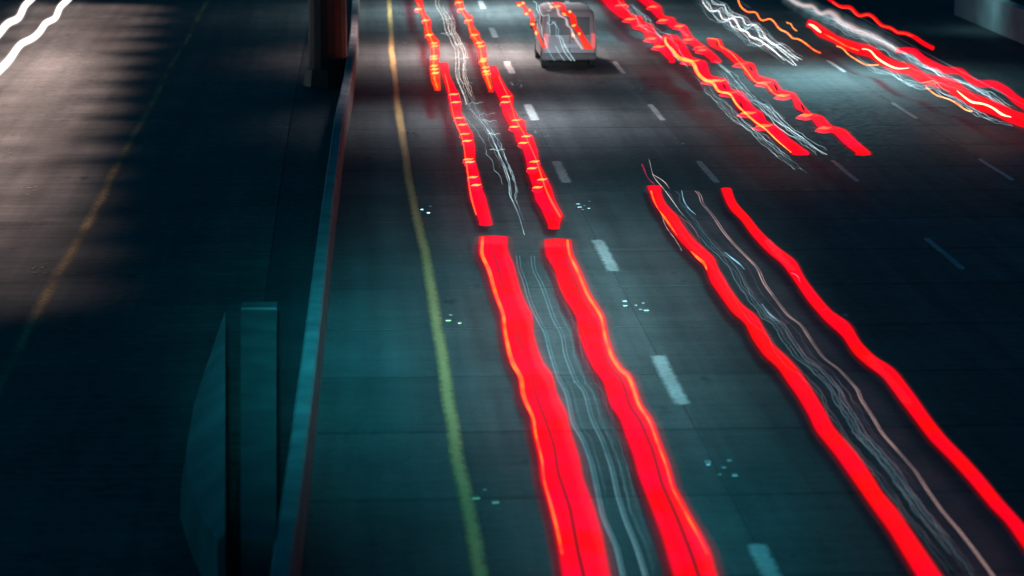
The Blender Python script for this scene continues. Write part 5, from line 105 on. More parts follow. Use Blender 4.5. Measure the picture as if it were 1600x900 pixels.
'greymain': [(0.8,0,(0.01,0.018,0.02,0.02,0.02,0.022),[(3.257,54.75),(3.241,54.39),(3.226,54.04),(3.213,53.69),(3.205,53.35),(3.204,53.03),(3.207,52.71),(3.211,52.4),(3.213,52.09),(3.212,51.78),(3.208,51.46),(3.203,51.15),(3.198,50.84),(3.194,50.54),(3.192,50.24),(3.193,49.96),(3.197,49.68),(3.202,49.4),(3.207,49.13),(3.213,48.86),(3.221,48.6),(3.23,48.34),(3.241,48.1),(3.251,47.85),(3.261,47.6),(3.268,47.36),(3.271,47.1),(3.268,46.85),(3.262,46.58),(3.255,46.33),(3.249,46.07),(3.245,45.82),(3.242,45.57),(3.241,45.33),(3.239,45.09),(3.237,44.85),(3.236,44.61),(3.234,44.38),(3.232,44.15),(3.231,43.92),(3.233,43.7),(3.24,43.49),(3.25,43.29),(3.26,43.09),(3.268,42.89),(3.272,42.68),(3.272,42.47),(3.268,42.25),(3.261,42.04),(3.254,41.82),(3.247,41.61),(3.24,41.4),(3.232,41.19),(3.226,40.99),(3.22,40.79),(3.219,40.59),(3.225,40.41),(3.235,40.24),(3.246,40.07),(3.258,39.9),(3.268,39.73),(3.275,39.56),(3.278,39.38),(3.28,39.2),(3.281,39.02),(3.281,38.84),(3.282,38.66),(3.282,38.49),(3.282,38.31),(3.281,38.14),(3.276,37.96),(3.271,37.79),(3.265,37.61),(3.259,37.44),(3.253,37.27),(3.248,37.1),(3.242,36.93),(3.236,36.77),(3.231,36.6),(3.225,36.44),(3.219,36.27),(3.214,36.11),(3.209,35.95),(3.203,35.79),(3.198,35.64),(3.194,35.48),(3.192,35.33),(3.194,35.19),(3.198,35.04),(3.202,34.9),(3.207,34.76),(3.211,34.62),(3.216,34.49),(3.22,34.35),(3.224,34.21),(3.227,34.08),(3.228,33.94),(3.226,33.8),(3.222,33.66),(3.218,33.52),(3.214,33.38),(3.21,33.25),(3.205,33.11),(3.201,32.98),(3.197,32.84),(3.193,32.71)]),(0.8,0,(0.01,),[(3.319,54.75),(3.303,54.39),(3.287,54.04),(3.274,53.69),(3.266,53.35),(3.264,53.03),(3.267,52.71),(3.27,52.4),(3.272,52.09),(3.27,51.77),(3.266,51.46),(3.261,51.15),(3.255,50.84),(3.251,50.54),(3.249,50.24),(3.25,49.95),(3.253,49.67),(3.258,49.4),(3.262,49.12),(3.268,48.86),(3.276,48.6),(3.285,48.34),(3.295,48.09),(3.305,47.84),(3.315,47.6),(3.322,47.35),(3.324,47.1),(3.321,46.84),(3.315,46.58),(3.308,46.32),(3.302,46.07),(3.297,45.82),(3.294,45.57),(3.292,45.32),(3.29,45.08),(3.288,44.85),(3.286,44.61),(3.284,44.38),(3.282,44.14),(3.281,43.92),(3.283,43.7),(3.289,43.49),(3.299,43.28),(3.309,43.08),(3.317,42.88),(3.321,42.68),(3.321,42.46),(3.316,42.25),(3.309,42.03),(3.302,41.82),(3.294,41.61),(3.287,41.4),(3.279,41.19),(3.272,40.99),(3.267,40.78),(3.265,40.59),(3.271,40.41),(3.281,40.23),(3.292,40.06),(3.303,39.9),(3.313,39.73),(3.32,39.55),(3.323,39.38),(3.325,39.2),(3.325,39.02),(3.326,38.84),(3.326,38.66),(3.326,38.49),(3.326,38.31),(3.324,38.14),(3.32,37.96),(3.314,37.79),(3.308,37.61),(3.302,37.44),(3.296,37.27),(3.29,37.1),(3.284,36.93),(3.278,36.76),(3.273,36.6),(3.267,36.43),(3.261,36.27),(3.255,36.11),(3.25,35.95),(3.244,35.79),(3.239,35.63),(3.235,35.48),(3.233,35.33),(3.234,35.18),(3.238,35.04),(3.242,34.9),(3.247,34.76),(3.251,34.62),(3.255,34.48),(3.259,34.35),(3.263,34.21),(3.266,34.08),(3.267,33.94),(3.265,33.8),(3.261,33.66),(3.257,33.52),(3.252,33.38),(3.248,33.25),(3.244,33.11),(3.239,32.97),(3.235,32.84),(3.231,32.71)]),(0.8,0,(0.01,0.018,0.018,0.02,0.022,0.025),[(3.538,54.74),(3.52,54.38),(3.502,54.02),(3.485,53.67),(3.473,53.34),(3.47,53.02),(3.476,52.71),(3.486,52.42),(3.496,52.13),(3.502,51.83),(3.504,51.53),(3.505,51.23),(3.505,50.93),(3.506,50.64),(3.505,50.34),(3.504,50.05),(3.503,49.76),(3.501,49.48),(3.499,49.2),(3.497,48.92),(3.496,48.64),(3.497,48.37),(3.503,48.12),(3.512,47.87),(3.521,47.63),(3.53,47.38),(3.535,47.14),(3.534,46.89),(3.526,46.63),(3.514,46.36),(3.501,46.1),(3.489,45.85),(3.48,45.6),(3.475,45.35),(3.474,45.11),(3.474,44.88),(3.474,44.65),(3.475,44.42),(3.476,44.19),(3.477,43.97),(3.479,43.75),(3.481,43.55),(3.481,43.4),(3.479,43.37),(3.477,43.42),(3.48,43.43),(3.491,43.34),(3.508,43.18),(3.525,43),(3.541,42.82),(3.551,42.63),(3.553,42.43),(3.549,42.22),(3.543,42.01),(3.538,41.8),(3.532,41.59),(3.526,41.38),(3.521,41.17),(3.517,40.97),(3.516,40.78),(3.519,40.59),(3.524,40.41),(3.529,40.22),(3.534,40.04),(3.54,39.87),(3.544,39.69),(3.548,39.51),(3.549,39.33),(3.548,39.15),(3.547,38.97),(3.545,38.79),(3.543,38.61),(3.541,38.44),(3.54,38.26),(3.538,38.09),(3.534,37.91),(3.529,37.74),(3.523,37.57),(3.516,37.39),(3.509,37.22),(3.502,37.05),(3.495,36.89),(3.489,36.72),(3.483,36.56),(3.478,36.39),(3.475,36.23),(3.473,36.08),(3.471,35.92),(3.469,35.77),(3.467,35.61),(3.465,35.46),(3.464,35.31),(3.464,35.16),(3.465,35.02),(3.466,34.88),(3.468,34.74),(3.47,34.59),(3.472,34.46),(3.474,34.32),(3.475,34.18),(3.476,34.04),(3.476,33.9),(3.475,33.77),(3.473,33.63),(3.471,33.49),(3.468,33.36),(3.466,33.22),(3.464,33.09),(3.462,32.96),(3.46,32.82),(3.457,32.69)]),(0.8,0,(0.01,),[(3.6,54.73),(3.581,54.37),(3.562,54.02),(3.545,53.67),(3.533,53.33),(3.53,53.01),(3.536,52.71),(3.545,52.42),(3.555,52.13),(3.56,51.83),(3.563,51.53),(3.563,51.23),(3.563,50.93),(3.563,50.63),(3.562,50.34),(3.561,50.05),(3.559,49.76),(3.557,49.48),(3.554,49.19),(3.552,48.91),(3.551,48.64),(3.552,48.37),(3.558,48.11),(3.566,47.87),(3.575,47.62),(3.583,47.38),(3.589,47.13),(3.587,46.88),(3.579,46.62),(3.566,46.36),(3.553,46.1),(3.541,45.84),(3.532,45.59),(3.527,45.35),(3.525,45.11),(3.525,44.88),(3.525,44.64),(3.525,44.41),(3.526,44.19),(3.527,43.97),(3.529,43.75),(3.53,43.54),(3.531,43.4),(3.528,43.37),(3.526,43.41),(3.529,43.43),(3.541,43.33),(3.557,43.18),(3.574,43),(3.589,42.82),(3.599,42.63),(3.601,42.43),(3.597,42.22),(3.591,42),(3.585,41.79),(3.579,41.58),(3.573,41.38),(3.568,41.17),(3.564,40.97),(3.563,40.78),(3.566,40.59),(3.57,40.4),(3.575,40.22),(3.58,40.04),(3.585,39.86),(3.59,39.69),(3.593,39.51),(3.594,39.33),(3.593,39.15),(3.591,38.97),(3.589,38.79),(3.587,38.61),(3.585,38.43),(3.583,38.26),(3.581,38.08),(3.578,37.91),(3.572,37.74),(3.566,37.56),(3.559,37.39),(3.551,37.22),(3.544,37.05),(3.537,36.88),(3.531,36.72),(3.525,36.55),(3.52,36.39),(3.517,36.23),(3.514,36.07),(3.512,35.92),(3.51,35.76),(3.508,35.61),(3.506,35.46),(3.505,35.31),(3.504,35.16),(3.505,35.02),(3.507,34.87),(3.508,34.73),(3.51,34.59),(3.512,34.45),(3.513,34.31),(3.515,34.18),(3.516,34.04),(3.515,33.9),(3.514,33.76),(3.512,33.63),(3.509,33.49),(3.507,33.35),(3.504,33.22),(3.502,33.09),(3.5,32.95),(3.497,32.82),(3.495,32.69)])],
'greyb': [([(3.538,54.74),(3.52,54.38),(3.502,54.02),(3.485,53.67),(3.473,53.34),(3.47,53.02),(3.476,52.71),(3.486,52.42),(3.496,52.13),(3.502,51.83),(3.504,51.53),(3.505,51.23),(3.505,50.93),(3.506,50.64),(3.505,50.34),(3.504,50.05),(3.503,49.76),(3.501,49.48),(3.499,49.2),(3.497,48.92),(3.496,48.64),(3.497,48.37),(3.503,48.12),(3.512,47.87),(3.521,47.63),(3.53,47.38),(3.535,47.14),(3.534,46.89),(3.526,46.63),(3.514,46.36),(3.501,46.1),(3.489,45.85),(3.48,45.6),(3.475,45.35),(3.474,45.11),(3.474,44.88),(3.474,44.65),(3.475,44.42),(3.476,44.19),(3.477,43.97),(3.479,43.75),(3.481,43.55),(3.481,43.4),(3.479,43.37),(3.477,43.42),(3.48,43.43),(3.491,43.34),(3.508,43.18),(3.525,43),(3.541,42.82),(3.551,42.63),(3.553,42.43),(3.549,42.22),(3.543,42.01),(3.538,41.8),(3.532,41.59),(3.526,41.38),(3.521,41.17),(3.517,40.97),(3.516,40.78),(3.519,40.59),(3.524,40.41),(3.529,40.22),(3.534,40.04),(3.54,39.87),(3.544,39.69),(3.548,39.51),(3.549,39.33),(3.548,39.15),(3.547,38.97),(3.545,38.79),(3.543,38.61),(3.541,38.44),(3.54,38.26),(3.538,38.09),(3.534,37.91),(3.529,37.74),(3.523,37.57),(3.516,37.39),(3.509,37.22),(3.502,37.05),(3.495,36.89),(3.489,36.72),(3.483,36.56),(3.478,36.39),(3.475,36.23),(3.473,36.08),(3.471,35.92),(3.469,35.77),(3.467,35.61),(3.465,35.46),(3.464,35.31),(3.464,35.16),(3.465,35.02),(3.466,34.88),(3.468,34.74),(3.47,34.59),(3.472,34.46),(3.474,34.32),(3.475,34.18),(3.476,34.04),(3.476,33.9),(3.475,33.77),(3.473,33.63),(3.471,33.49),(3.468,33.36),(3.466,33.22),(3.464,33.09),(3.462,32.96),(3.46,32.82),(3.457,32.69)],0.8,7,5,42,-3,6,1,0.007),([(3.257,54.75),(3.241,54.39),(3.226,54.04),(3.213,53.69),(3.205,53.35),(3.204,53.03),(3.207,52.71),(3.211,52.4),(3.213,52.09),(3.212,51.78),(3.208,51.46),(3.203,51.15),(3.198,50.84),(3.194,50.54),(3.192,50.24),(3.193,49.96),(3.197,49.68),(3.202,49.4),(3.207,49.13),(3.213,48.86),(3.221,48.6),(3.23,48.34),(3.241,48.1),(3.251,47.85),(3.261,47.6),(3.268,47.36),(3.271,47.1),(3.268,46.85),(3.262,46.58),(3.255,46.33),(3.249,46.07),(3.245,45.82),(3.242,45.57),(3.241,45.33),(3.239,45.09),(3.237,44.85),(3.236,44.61),(3.234,44.38),(3.232,44.15),(3.231,43.92),(3.233,43.7),(3.24,43.49),(3.25,43.29),(3.26,43.09),(3.268,42.89),(3.272,42.68),(3.272,42.47),(3.268,42.25),(3.261,42.04),(3.254,41.82),(3.247,41.61),(3.24,41.4),(3.232,41.19),(3.226,40.99),(3.22,40.79),(3.219,40.59),(3.225,40.41),(3.235,40.24),(3.246,40.07),(3.258,39.9),(3.268,39.73),(3.275,39.56),(3.278,39.38),(3.28,39.2),(3.281,39.02),(3.281,38.84),(3.282,38.66),(3.282,38.49),(3.282,38.31),(3.281,38.14),(3.276,37.96),(3.271,37.79),(3.265,37.61),(3.259,37.44),(3.253,37.27),(3.248,37.1),(3.242,36.93),(3.236,36.77),(3.231,36.6),(3.225,36.44),(3.219,36.27),(3.214,36.11),(3.209,35.95),(3.203,35.79),(3.198,35.64),(3.194,35.48),(3.192,35.33),(3.194,35.19),(3.198,35.04),(3.202,34.9),(3.207,34.76),(3.211,34.62),(3.216,34.49),(3.22,34.35),(3.224,34.21),(3.227,34.08),(3.228,33.94),(3.226,33.8),(3.222,33.66),(3.218,33.52),(3.214,33.38),(3.21,33.25),(3.205,33.11),(3.201,32.98),(3.197,32.84),(3.193,32.71)],0.8,3,-12,20,-3,6,1,0.006)],
'topwhite': [(0.8,0,(0.03,),[(3.563,113.33),(3.508,111.89),(3.489,110.57),(3.506,109.35),(3.535,108.15),(3.559,106.95),(3.574,105.74),(3.568,104.5),(3.543,103.23),(3.517,101.97),(3.503,100.77),(3.512,99.7),(3.538,98.75),(3.553,97.78),(3.548,96.74),(3.551,95.79),(3.574,94.97),(3.582,94.11),(3.56,93.12),(3.525,92.08),(3.491,91.06),(3.455,90.05),(3.412,89.08),(3.368,88.12),(3.333,87.2),(3.315,86.29),(3.308,85.42),(3.309,84.59),(3.315,83.78),(3.322,82.99),(3.328,82.21),(3.334,81.45),(3.335,80.68),(3.331,79.92),(3.325,79.17)]),([(3.563,113.33),(3.508,111.89),(3.489,110.57),(3.506,109.35),(3.535,108.15),(3.559,106.95),(3.574,105.74),(3.568,104.5),(3.543,103.23),(3.517,101.97),(3.503,100.77),(3.512,99.7),(3.538,98.75),(3.553,97.78),(3.548,96.74),(3.551,95.79),(3.574,94.97),(3.582,94.11),(3.56,93.12),(3.525,92.08),(3.491,91.06),(3.455,90.05),(3.412,89.08),(3.368,88.12),(3.333,87.2),(3.315,86.29),(3.308,85.42),(3.309,84.59),(3.315,83.78),(3.322,82.99),(3.328,82.21),(3.334,81.45),(3.335,80.68),(3.331,79.92),(3.325,79.17)],0.8,9,0,16,-2,3,1.4,0.022)],
'midwhite': [(0.8,0,(0.016,),[(3.438,88.73),(3.41,87.8),(3.382,86.89),(3.357,86),(3.339,85.14),(3.333,84.32),(3.334,83.53),(3.338,82.75),(3.342,82),(3.346,81.25),(3.35,80.52),(3.358,79.82),(3.372,79.15),(3.391,78.51),(3.413,77.89),(3.436,77.29),(3.462,76.71),(3.493,76.17),(3.529,75.66),(3.566,75.17),(3.598,74.66),(3.622,74.12),(3.639,73.56),(3.654,73),(3.667,72.45),(3.678,71.89),(3.683,71.33),(3.686,70.77),(3.688,70.21),(3.69,69.66),(3.692,69.12),(3.694,68.59),(3.696,68.07),(3.698,67.55),(3.7,67.04),(3.701,66.54),(3.703,66.05),(3.704,65.56),(3.701,65.07),(3.689,64.58),(3.671,64.08),(3.651,63.59),(3.63,63.11),(3.611,62.71),(3.594,62.48),(3.585,62.36),(3.583,62.11),(3.587,61.73),(3.591,61.31),(3.595,60.89),(3.599,60.48),(3.601,60.07),(3.6,59.65),(3.596,59.24),(3.589,58.83),(3.583,58.43),(3.576,58.03),(3.57,57.63),(3.563,57.24)]),([(3.438,88.73),(3.41,87.8),(3.382,86.89),(3.357,86),(3.339,85.14),(3.333,84.32),(3.334,83.53),(3.338,82.75),(3.342,82),(3.346,81.25),(3.35,80.52),(3.358,79.82),(3.372,79.15),(3.391,78.51),(3.413,77.89),(3.436,77.29),(3.462,76.71),(3.493,76.17),(3.529,75.66),(3.566,75.17),(3.598,74.66),(3.622,74.12),(3.639,73.56),(3.654,73),(3.667,72.45),(3.678,71.89),(3.683,71.33),(3.686,70.77),(3.688,70.21),(3.69,69.66),(3.692,69.12),(3.694,68.59),(3.696,68.07),(3.698,67.55),(3.7,67.04),(3.701,66.54),(3.703,66.05),(3.704,65.56),(3.701,65.07),(3.689,64.58),(3.671,64.08),(3.651,63.59),(3.63,63.11),(3.611,62.71),(3.594,62.48),(3.585,62.36),(3.583,62.11),(3.587,61.73),(3.591,61.31),(3.595,60.89),(3.599,60.48),(3.601,60.07),(3.6,59.65),(3.596,59.24),(3.589,58.83),(3.583,58.43),(3.576,58.03),(3.57,57.63),(3.563,57.24)],0.8,10,-14,10,-4,4,2,0.011)],
'ticks': [(0.8,0,(0.018,),[(3.414,104.73),(3.505,105.19),(3.59,105.45),(3.647,104.95),(3.717,104.81),(3.81,105.24),(3.892,105.25),(3.966,105)]),(0.8,0,(0.018,),[(3.467,99.86),(3.551,99.9),(3.596,99.39),(3.657,99.33),(3.74,99.75),(3.811,99.53)]),(0.8,0,(0.018,),[(3.538,96.28),(3.624,96.31),(3.675,95.84),(3.74,95.77),(3.829,96.2),(3.917,96.25)]),(0.8,0,(0.018,),[(3.39,91.27),(3.465,91.52),(3.542,91.77),(3.592,91.44),(3.641,91.11),(3.715,91.33),(3.792,91.62),(3.862,91.61),(3.931,91.56)]),(0.8,0,(0.018,),[(3.377,87.84),(3.451,88.28),(3.511,88.36),(3.553,87.94),(3.626,88.23),(3.689,88.26),(3.734,87.87)]),(0.8,0,(0.018,),[(3.266,84.42),(3.34,84.58),(3.405,84.57),(3.452,84.26),(3.511,84.22),(3.585,84.49),(3.65,84.48),(3.711,84.33)]),(0.8,0,(0.018,),[(3.31,99.63),(3.398,99.67),(3.466,99.37),(3.521,98.87),(3.612,99.3),(3.696,99.43),(3.768,99.15)]),(0.8,0,(0.018,),[(3.608,95.34),(3.691,95.89),(3.747,95.73),(3.801,95.48),(3.887,95.97),(3.972,96.02)]),(0.8,0,(0.018,),[(3.403,79.24),(3.467,79.52),(3.528,79.7),(3.567,79.42),(3.614,79.3),(3.68,79.55),(3.742,79.64),(3.802,79.6)]),(0.8,0,(0.018,),[(3.569,76.72),(3.631,76.95),(3.692,77.18),(3.734,76.98),(3.773,76.75),(3.831,76.88),(3.894,77.08),(3.954,77.14),(4.014,77.17)]),(0.8,0,(0.018,),[(3.606,75.76),(3.673,75.75),(3.725,75.57),(3.767,75.28),(3.839,75.53),(3.905,75.61),(3.962,75.47)]),(0.8,0,(0.018,),[(3.615,72.91),(3.685,73),(3.726,72.74),(3.778,72.7),(3.847,72.93),(3.907,72.83)]),(0.8,0,(0.018,),[(3.507,69.91),(3.567,69.99),(3.619,69.97),(3.656,69.76),(3.703,69.72),(3.763,69.91),(3.82,69.97),(3.876,69.96)])],
'sqmain': [(0.75,0,(0.02,0.03,0.02),[(13.995,112.33),(13.945,111.58),(13.896,110.84),(13.851,110.12),(13.815,109.45),(13.794,108.86),(13.793,108.39),(13.828,108.17),(13.905,108.25),(14.003,108.48),(14.086,108.62),(14.114,108.45),(14.073,107.9),(13.997,107.14),(13.923,106.38),(13.865,105.68),(13.832,105.09),(13.838,104.73),(13.888,104.61),(13.968,104.71),(14.068,105.01),(14.17,105.34),(14.243,105.46),(14.276,105.25),(14.267,104.8),(14.218,104.18),(14.148,103.46),(14.08,102.76),(14.024,102.11),(13.984,101.51),(13.965,101.01),(13.975,100.66),(14.001,100.38),(14.014,100.06),(13.994,99.6),(13.948,99.04),(13.918,98.56),(13.936,98.31),(13.984,98.18),(14.025,98.02),(14.043,97.72),(14.049,97.36),(14.051,96.98),(14.053,96.6),(14.055,96.22),(14.056,95.85),(14.058,95.48),(14.06,95.11),(14.062,94.75),(14.063,94.38),(14.06,94),(14.047,93.59),(14.023,93.13),(13.995,92.65),(13.967,92.18),(13.944,91.74),(13.929,91.33),(13.918,90.93),(13.907,90.54)]),(0.75,0,(0.015,0.022,0.028),[(14.453,113.3),(14.368,112.45),(14.315,111.77),(14.321,111.39),(14.371,111.23),(14.438,111.16),(14.512,111.15),(14.591,111.17),(14.652,111.12),(14.66,110.81),(14.598,110.17),(14.503,109.36),(14.414,108.55),(14.347,107.81),(14.303,107.16),(14.284,106.62),(14.292,106.22),(14.324,105.96),(14.381,105.85),(14.45,105.82),(14.521,105.81),(14.577,105.72),(14.59,105.43),(14.544,104.86),(14.467,104.15),(14.399,103.46),(14.36,102.89),(14.369,102.59),(14.436,102.67),(14.534,102.94),(14.611,103.08),(14.635,102.88),(14.615,102.4),(14.577,101.83),(14.532,101.22),(14.483,100.61),(14.428,99.99),(14.358,99.35),(14.286,98.74),(14.247,98.27),(14.26,98.01),(14.299,97.84),(14.328,97.62),(14.329,97.26),(14.313,96.81),(14.297,96.36),(14.298,96),(14.324,95.77),(14.358,95.58),(14.379,95.32),(14.381,94.97),(14.374,94.58),(14.366,94.18),(14.361,93.8),(14.358,93.43),(14.355,93.06),(14.352,92.7),(14.35,92.34),(14.348,91.99),(14.347,91.64),(14.347,91.3),(14.346,90.95),(14.345,90.61)]),(0.75,0,(0.014,0.02,0.025),[(14.12,112.32),(14.095,111.69),(14.07,111.05),(14.038,110.4),(13.987,109.7),(13.911,108.91),(13.825,108.1),(13.749,107.33),(13.697,106.64),(13.66,106),(13.63,105.4),(13.613,104.86),(13.621,104.46),(13.649,104.17),(13.692,103.98),(13.755,103.95),(13.839,104.08),(13.914,104.19),(13.935,104.01),(13.893,103.48),(13.826,102.81),(13.781,102.23),(13.78,101.83),(13.806,101.55),(13.839,101.31),(13.876,101.08),(13.915,100.88),(13.959,100.7),(14.019,100.67),(14.108,100.88),(14.217,101.24),(14.333,101.64),(14.45,102.07),(14.565,102.49),(14.665,102.79),(14.721,102.8),(14.727,102.48),(14.707,101.98),(14.68,101.45),(14.642,100.88),(14.587,100.26),(14.519,99.61),(14.45,98.95),(14.398,98.37),(14.376,97.91),(14.376,97.53),(14.381,97.18),(14.377,96.78),(14.362,96.33),(14.341,95.87),(14.32,95.41),(14.302,94.96),(14.286,94.52),(14.272,94.1),(14.258,93.68),(14.244,93.26),(14.231,92.85),(14.218,92.44),(14.205,92.04),(14.193,91.64),(14.18,91.24),(14.162,90.83),(14.138,90.39),(14.109,89.94),(14.079,89.49),(14.049,89.04)]),(0.75,0,(0.012,0.014,0.02),[(14.24,114.31),(14.225,113.71),(14.209,113.11),(14.194,112.52),(14.174,111.92),(14.133,111.25),(14.058,110.48),(13.97,109.67),(13.911,109),(13.908,108.57),(13.95,108.39),(14.026,108.49),(14.134,108.85),(14.255,109.35),(14.363,109.76),(14.416,109.82),(14.391,109.37),(14.324,108.65),(14.263,107.93),(14.23,107.34),(14.217,106.82),(14.191,106.28),(14.131,105.62),(14.044,104.88),(13.953,104.12),(13.878,103.42),(13.833,102.81),(13.813,102.31),(13.828,102.04),(13.893,102.13),(13.98,102.38),(14.03,102.41),(14.013,102.02),(13.957,101.4),(13.897,100.74),(13.851,100.15),(13.829,99.65),(13.82,99.2),(13.812,98.76),(13.793,98.29),(13.751,97.74),(13.694,97.15),(13.655,96.65),(13.66,96.34),(13.691,96.12),(13.721,95.9),(13.74,95.61),(13.755,95.32),(13.789,95.18),(13.859,95.31),(13.953,95.64),(14.035,95.88),(14.072,95.81),(14.07,95.48),(14.052,95.04),(14.032,94.58),(14.014,94.14),(14.002,93.73),(13.997,93.35),(13.996,92.98),(13.995,92.63),(13.994,92.27),(13.994,91.92),(13.993,91.57),(13.993,91.23),(13.992,90.88),(13.992,90.54),(13.991,90.2),(13.991,89.87),(13.99,89.54),(13.99,89.2)]),(0.75,0,(0.014,0.018,0.02),[(14.473,114.81),(14.465,114.25),(14.458,113.69),(14.451,113.13),(14.443,112.59),(14.438,112.05),(14.44,111.58),(14.466,111.25),(14.52,111.11),(14.583,111.03),(14.611,110.78),(14.575,110.21),(14.502,109.44),(14.43,108.69),(14.386,108.05),(14.376,107.55),(14.383,107.13),(14.394,106.73),(14.408,106.35),(14.431,106.03),(14.474,105.83),(14.531,105.72),(14.586,105.62),(14.609,105.36),(14.573,104.83),(14.5,104.14),(14.425,103.43),(14.38,102.89),(14.396,102.66),(14.46,102.67),(14.543,102.77),(14.624,102.85),(14.677,102.79),(14.679,102.45),(14.642,101.9),(14.595,101.3),(14.563,100.77),(14.563,100.4),(14.582,100.12),(14.582,99.77),(14.537,99.23),(14.471,98.6),(14.414,98),(14.373,97.45),(14.34,96.93),(14.31,96.42),(14.285,95.95),(14.278,95.58),(14.311,95.44),(14.382,95.52),(14.464,95.65),(14.524,95.66),(14.547,95.43),(14.548,95.08),(14.544,94.7),(14.537,94.31),(14.524,93.9),(14.505,93.47),(14.484,93.03),(14.463,92.6),(14.451,92.2),(14.452,91.87),(14.463,91.58),(14.477,91.31),(14.491,91.04),(14.505,90.77)])],
'sqb': [([(13.995,112.33),(13.913,111.07),(13.845,109.89),(13.812,108.92),(13.846,108.38),(13.954,108.36),(14.049,108.33),(14.041,107.72),(13.955,106.66),(13.879,105.6),(13.876,104.93),(13.966,104.83),(14.105,105.1),(14.217,105.19),(14.238,104.7),(14.169,103.72),(14.072,102.6),(14.005,101.6),(13.986,100.83),(13.992,100.19),(13.974,99.48),(13.949,98.76),(13.97,98.27),(14.017,97.88),(14.044,97.35),(14.052,96.73),(14.055,96.09),(14.058,95.46),(14.06,94.83),(14.056,94.18),(14.035,93.47),(13.997,92.71),(13.957,91.94),(13.928,91.22),(13.907,90.54)],0.75,5,-11,10,-5,6,1.3,0.018),([(14.453,113.3),(14.368,112.17),(14.368,111.49),(14.449,111.23),(14.558,111.13),(14.616,110.82),(14.565,109.98),(14.447,108.78),(14.348,107.62),(14.307,106.7),(14.334,106.12),(14.417,105.88),(14.515,105.74),(14.557,105.35),(14.5,104.49),(14.415,103.49),(14.405,102.88),(14.492,102.86),(14.588,102.88),(14.602,102.39),(14.548,101.49),(14.466,100.48),(14.368,99.46),(14.29,98.59),(14.283,98.02),(14.311,97.57),(14.316,96.98),(14.312,96.35),(14.332,95.84),(14.365,95.4),(14.375,94.84),(14.368,94.21),(14.36,93.57),(14.354,92.95),(14.35,92.35),(14.348,91.76),(14.346,91.19),(14.345,90.61)],0.75,5,-11,10,-5,6,1.3,0.018),([(14.12,112.32),(14.073,111.25),(14.006,110.12),(13.902,108.88),(13.786,107.62),(13.696,106.46),(13.643,105.46),(13.634,104.68),(13.676,104.2),(13.764,104.03),(13.858,104),(13.887,103.64),(13.842,102.87),(13.807,102.07),(13.826,101.51),(13.88,101.11),(13.955,100.85),(14.066,100.88),(14.224,101.29),(14.408,101.91),(14.579,102.45),(14.686,102.56),(14.701,102.07),(14.656,101.22),(14.576,100.23),(14.478,99.19),(14.404,98.27),(14.38,97.55),(14.374,96.89),(14.353,96.17),(14.321,95.41),(14.293,94.67),(14.267,93.96),(14.244,93.26),(14.222,92.58),(14.2,91.9),(14.176,91.22),(14.142,90.52),(14.098,89.79),(14.049,89.04)],0.75,5,-11,10,-5,6,1.3,0.018),([(14.24,114.31),(14.213,113.28),(14.176,112.24),(14.107,111.1),(14.007,109.91),(13.95,108.97),(13.997,108.63),(14.137,108.92),(14.29,109.39),(14.359,109.33),(14.319,108.56),(14.249,107.51),(14.187,106.5),(14.095,105.41),(13.974,104.23),(13.876,103.16),(13.854,102.46),(13.915,102.28),(13.985,102.21),(13.972,101.64),(13.903,100.7),(13.846,99.77),(13.814,98.95),(13.773,98.12),(13.715,97.25),(13.685,96.54),(13.703,96.03),(13.742,95.61),(13.805,95.39),(13.914,95.54),(14.02,95.71),(14.056,95.41),(14.039,94.74),(14.014,94.02),(14,93.34),(13.996,92.72),(13.994,92.11),(13.993,91.51),(13.992,90.93),(13.992,90.34),(13.991,89.77),(13.99,89.2)],0.75,5,-11,10,-5,6,1.3,0.018),([(14.473,114.81),(14.46,113.85),(14.449,112.91),(14.446,112.04),(14.476,111.39),(14.539,110.99),(14.562,110.43),(14.498,109.43),(14.416,108.31),(14.387,107.42),(14.4,106.72),(14.44,106.17),(14.504,105.79),(14.557,105.4),(14.539,104.69),(14.459,103.72),(14.416,102.96),(14.478,102.73),(14.588,102.73),(14.649,102.46),(14.628,101.74),(14.585,100.9),(14.569,100.2),(14.542,99.48),(14.471,98.57),(14.391,97.6),(14.332,96.72),(14.304,95.99),(14.334,95.61),(14.424,95.55),(14.508,95.44),(14.539,95.02),(14.534,94.39),(14.512,93.69),(14.483,92.97),(14.462,92.29),(14.464,91.72),(14.482,91.23),(14.505,90.77)],0.75,5,-11,10,-5,6,1.3,0.018)],
'sqpink': [(0.72,0,(0.03,0.06,0.04,0.07,0.05,0.07,0.06,0.03),[(14.304,115.18),(14.203,114.25),(14.106,113.35),(14.023,112.5),(13.964,111.73),(13.924,111.04),(13.891,110.37),(13.86,109.72),(13.836,109.12),(13.842,108.72),(13.898,108.63),(13.984,108.73),(14.071,108.85),(14.129,108.8),(14.129,108.43),(14.077,107.78),(14.006,107.03),(13.938,106.3),(13.902,105.74),(13.923,105.48),(13.987,105.46),(14.066,105.51),(14.148,105.57),(14.223,105.6),(14.27,105.48),(14.265,105.07),(14.223,104.46),(14.168,103.79),(14.109,103.11),(14.043,102.42),(13.982,101.78),(13.954,101.28),(13.97,100.99),(14.011,100.8),(14.054,100.63),(14.083,100.39),(14.074,100.01),(14.024,99.45),(13.971,98.88),(13.956,98.47),(13.98,98.23),(14.021,98.06),(14.064,97.89),(14.097,97.68),(14.112,97.37),(14.11,96.98),(14.101,96.55),(14.091,96.13),(14.084,95.71),(14.078,95.31),(14.073,94.92),(14.069,94.53),(14.064,94.14),(14.06,93.75)])],
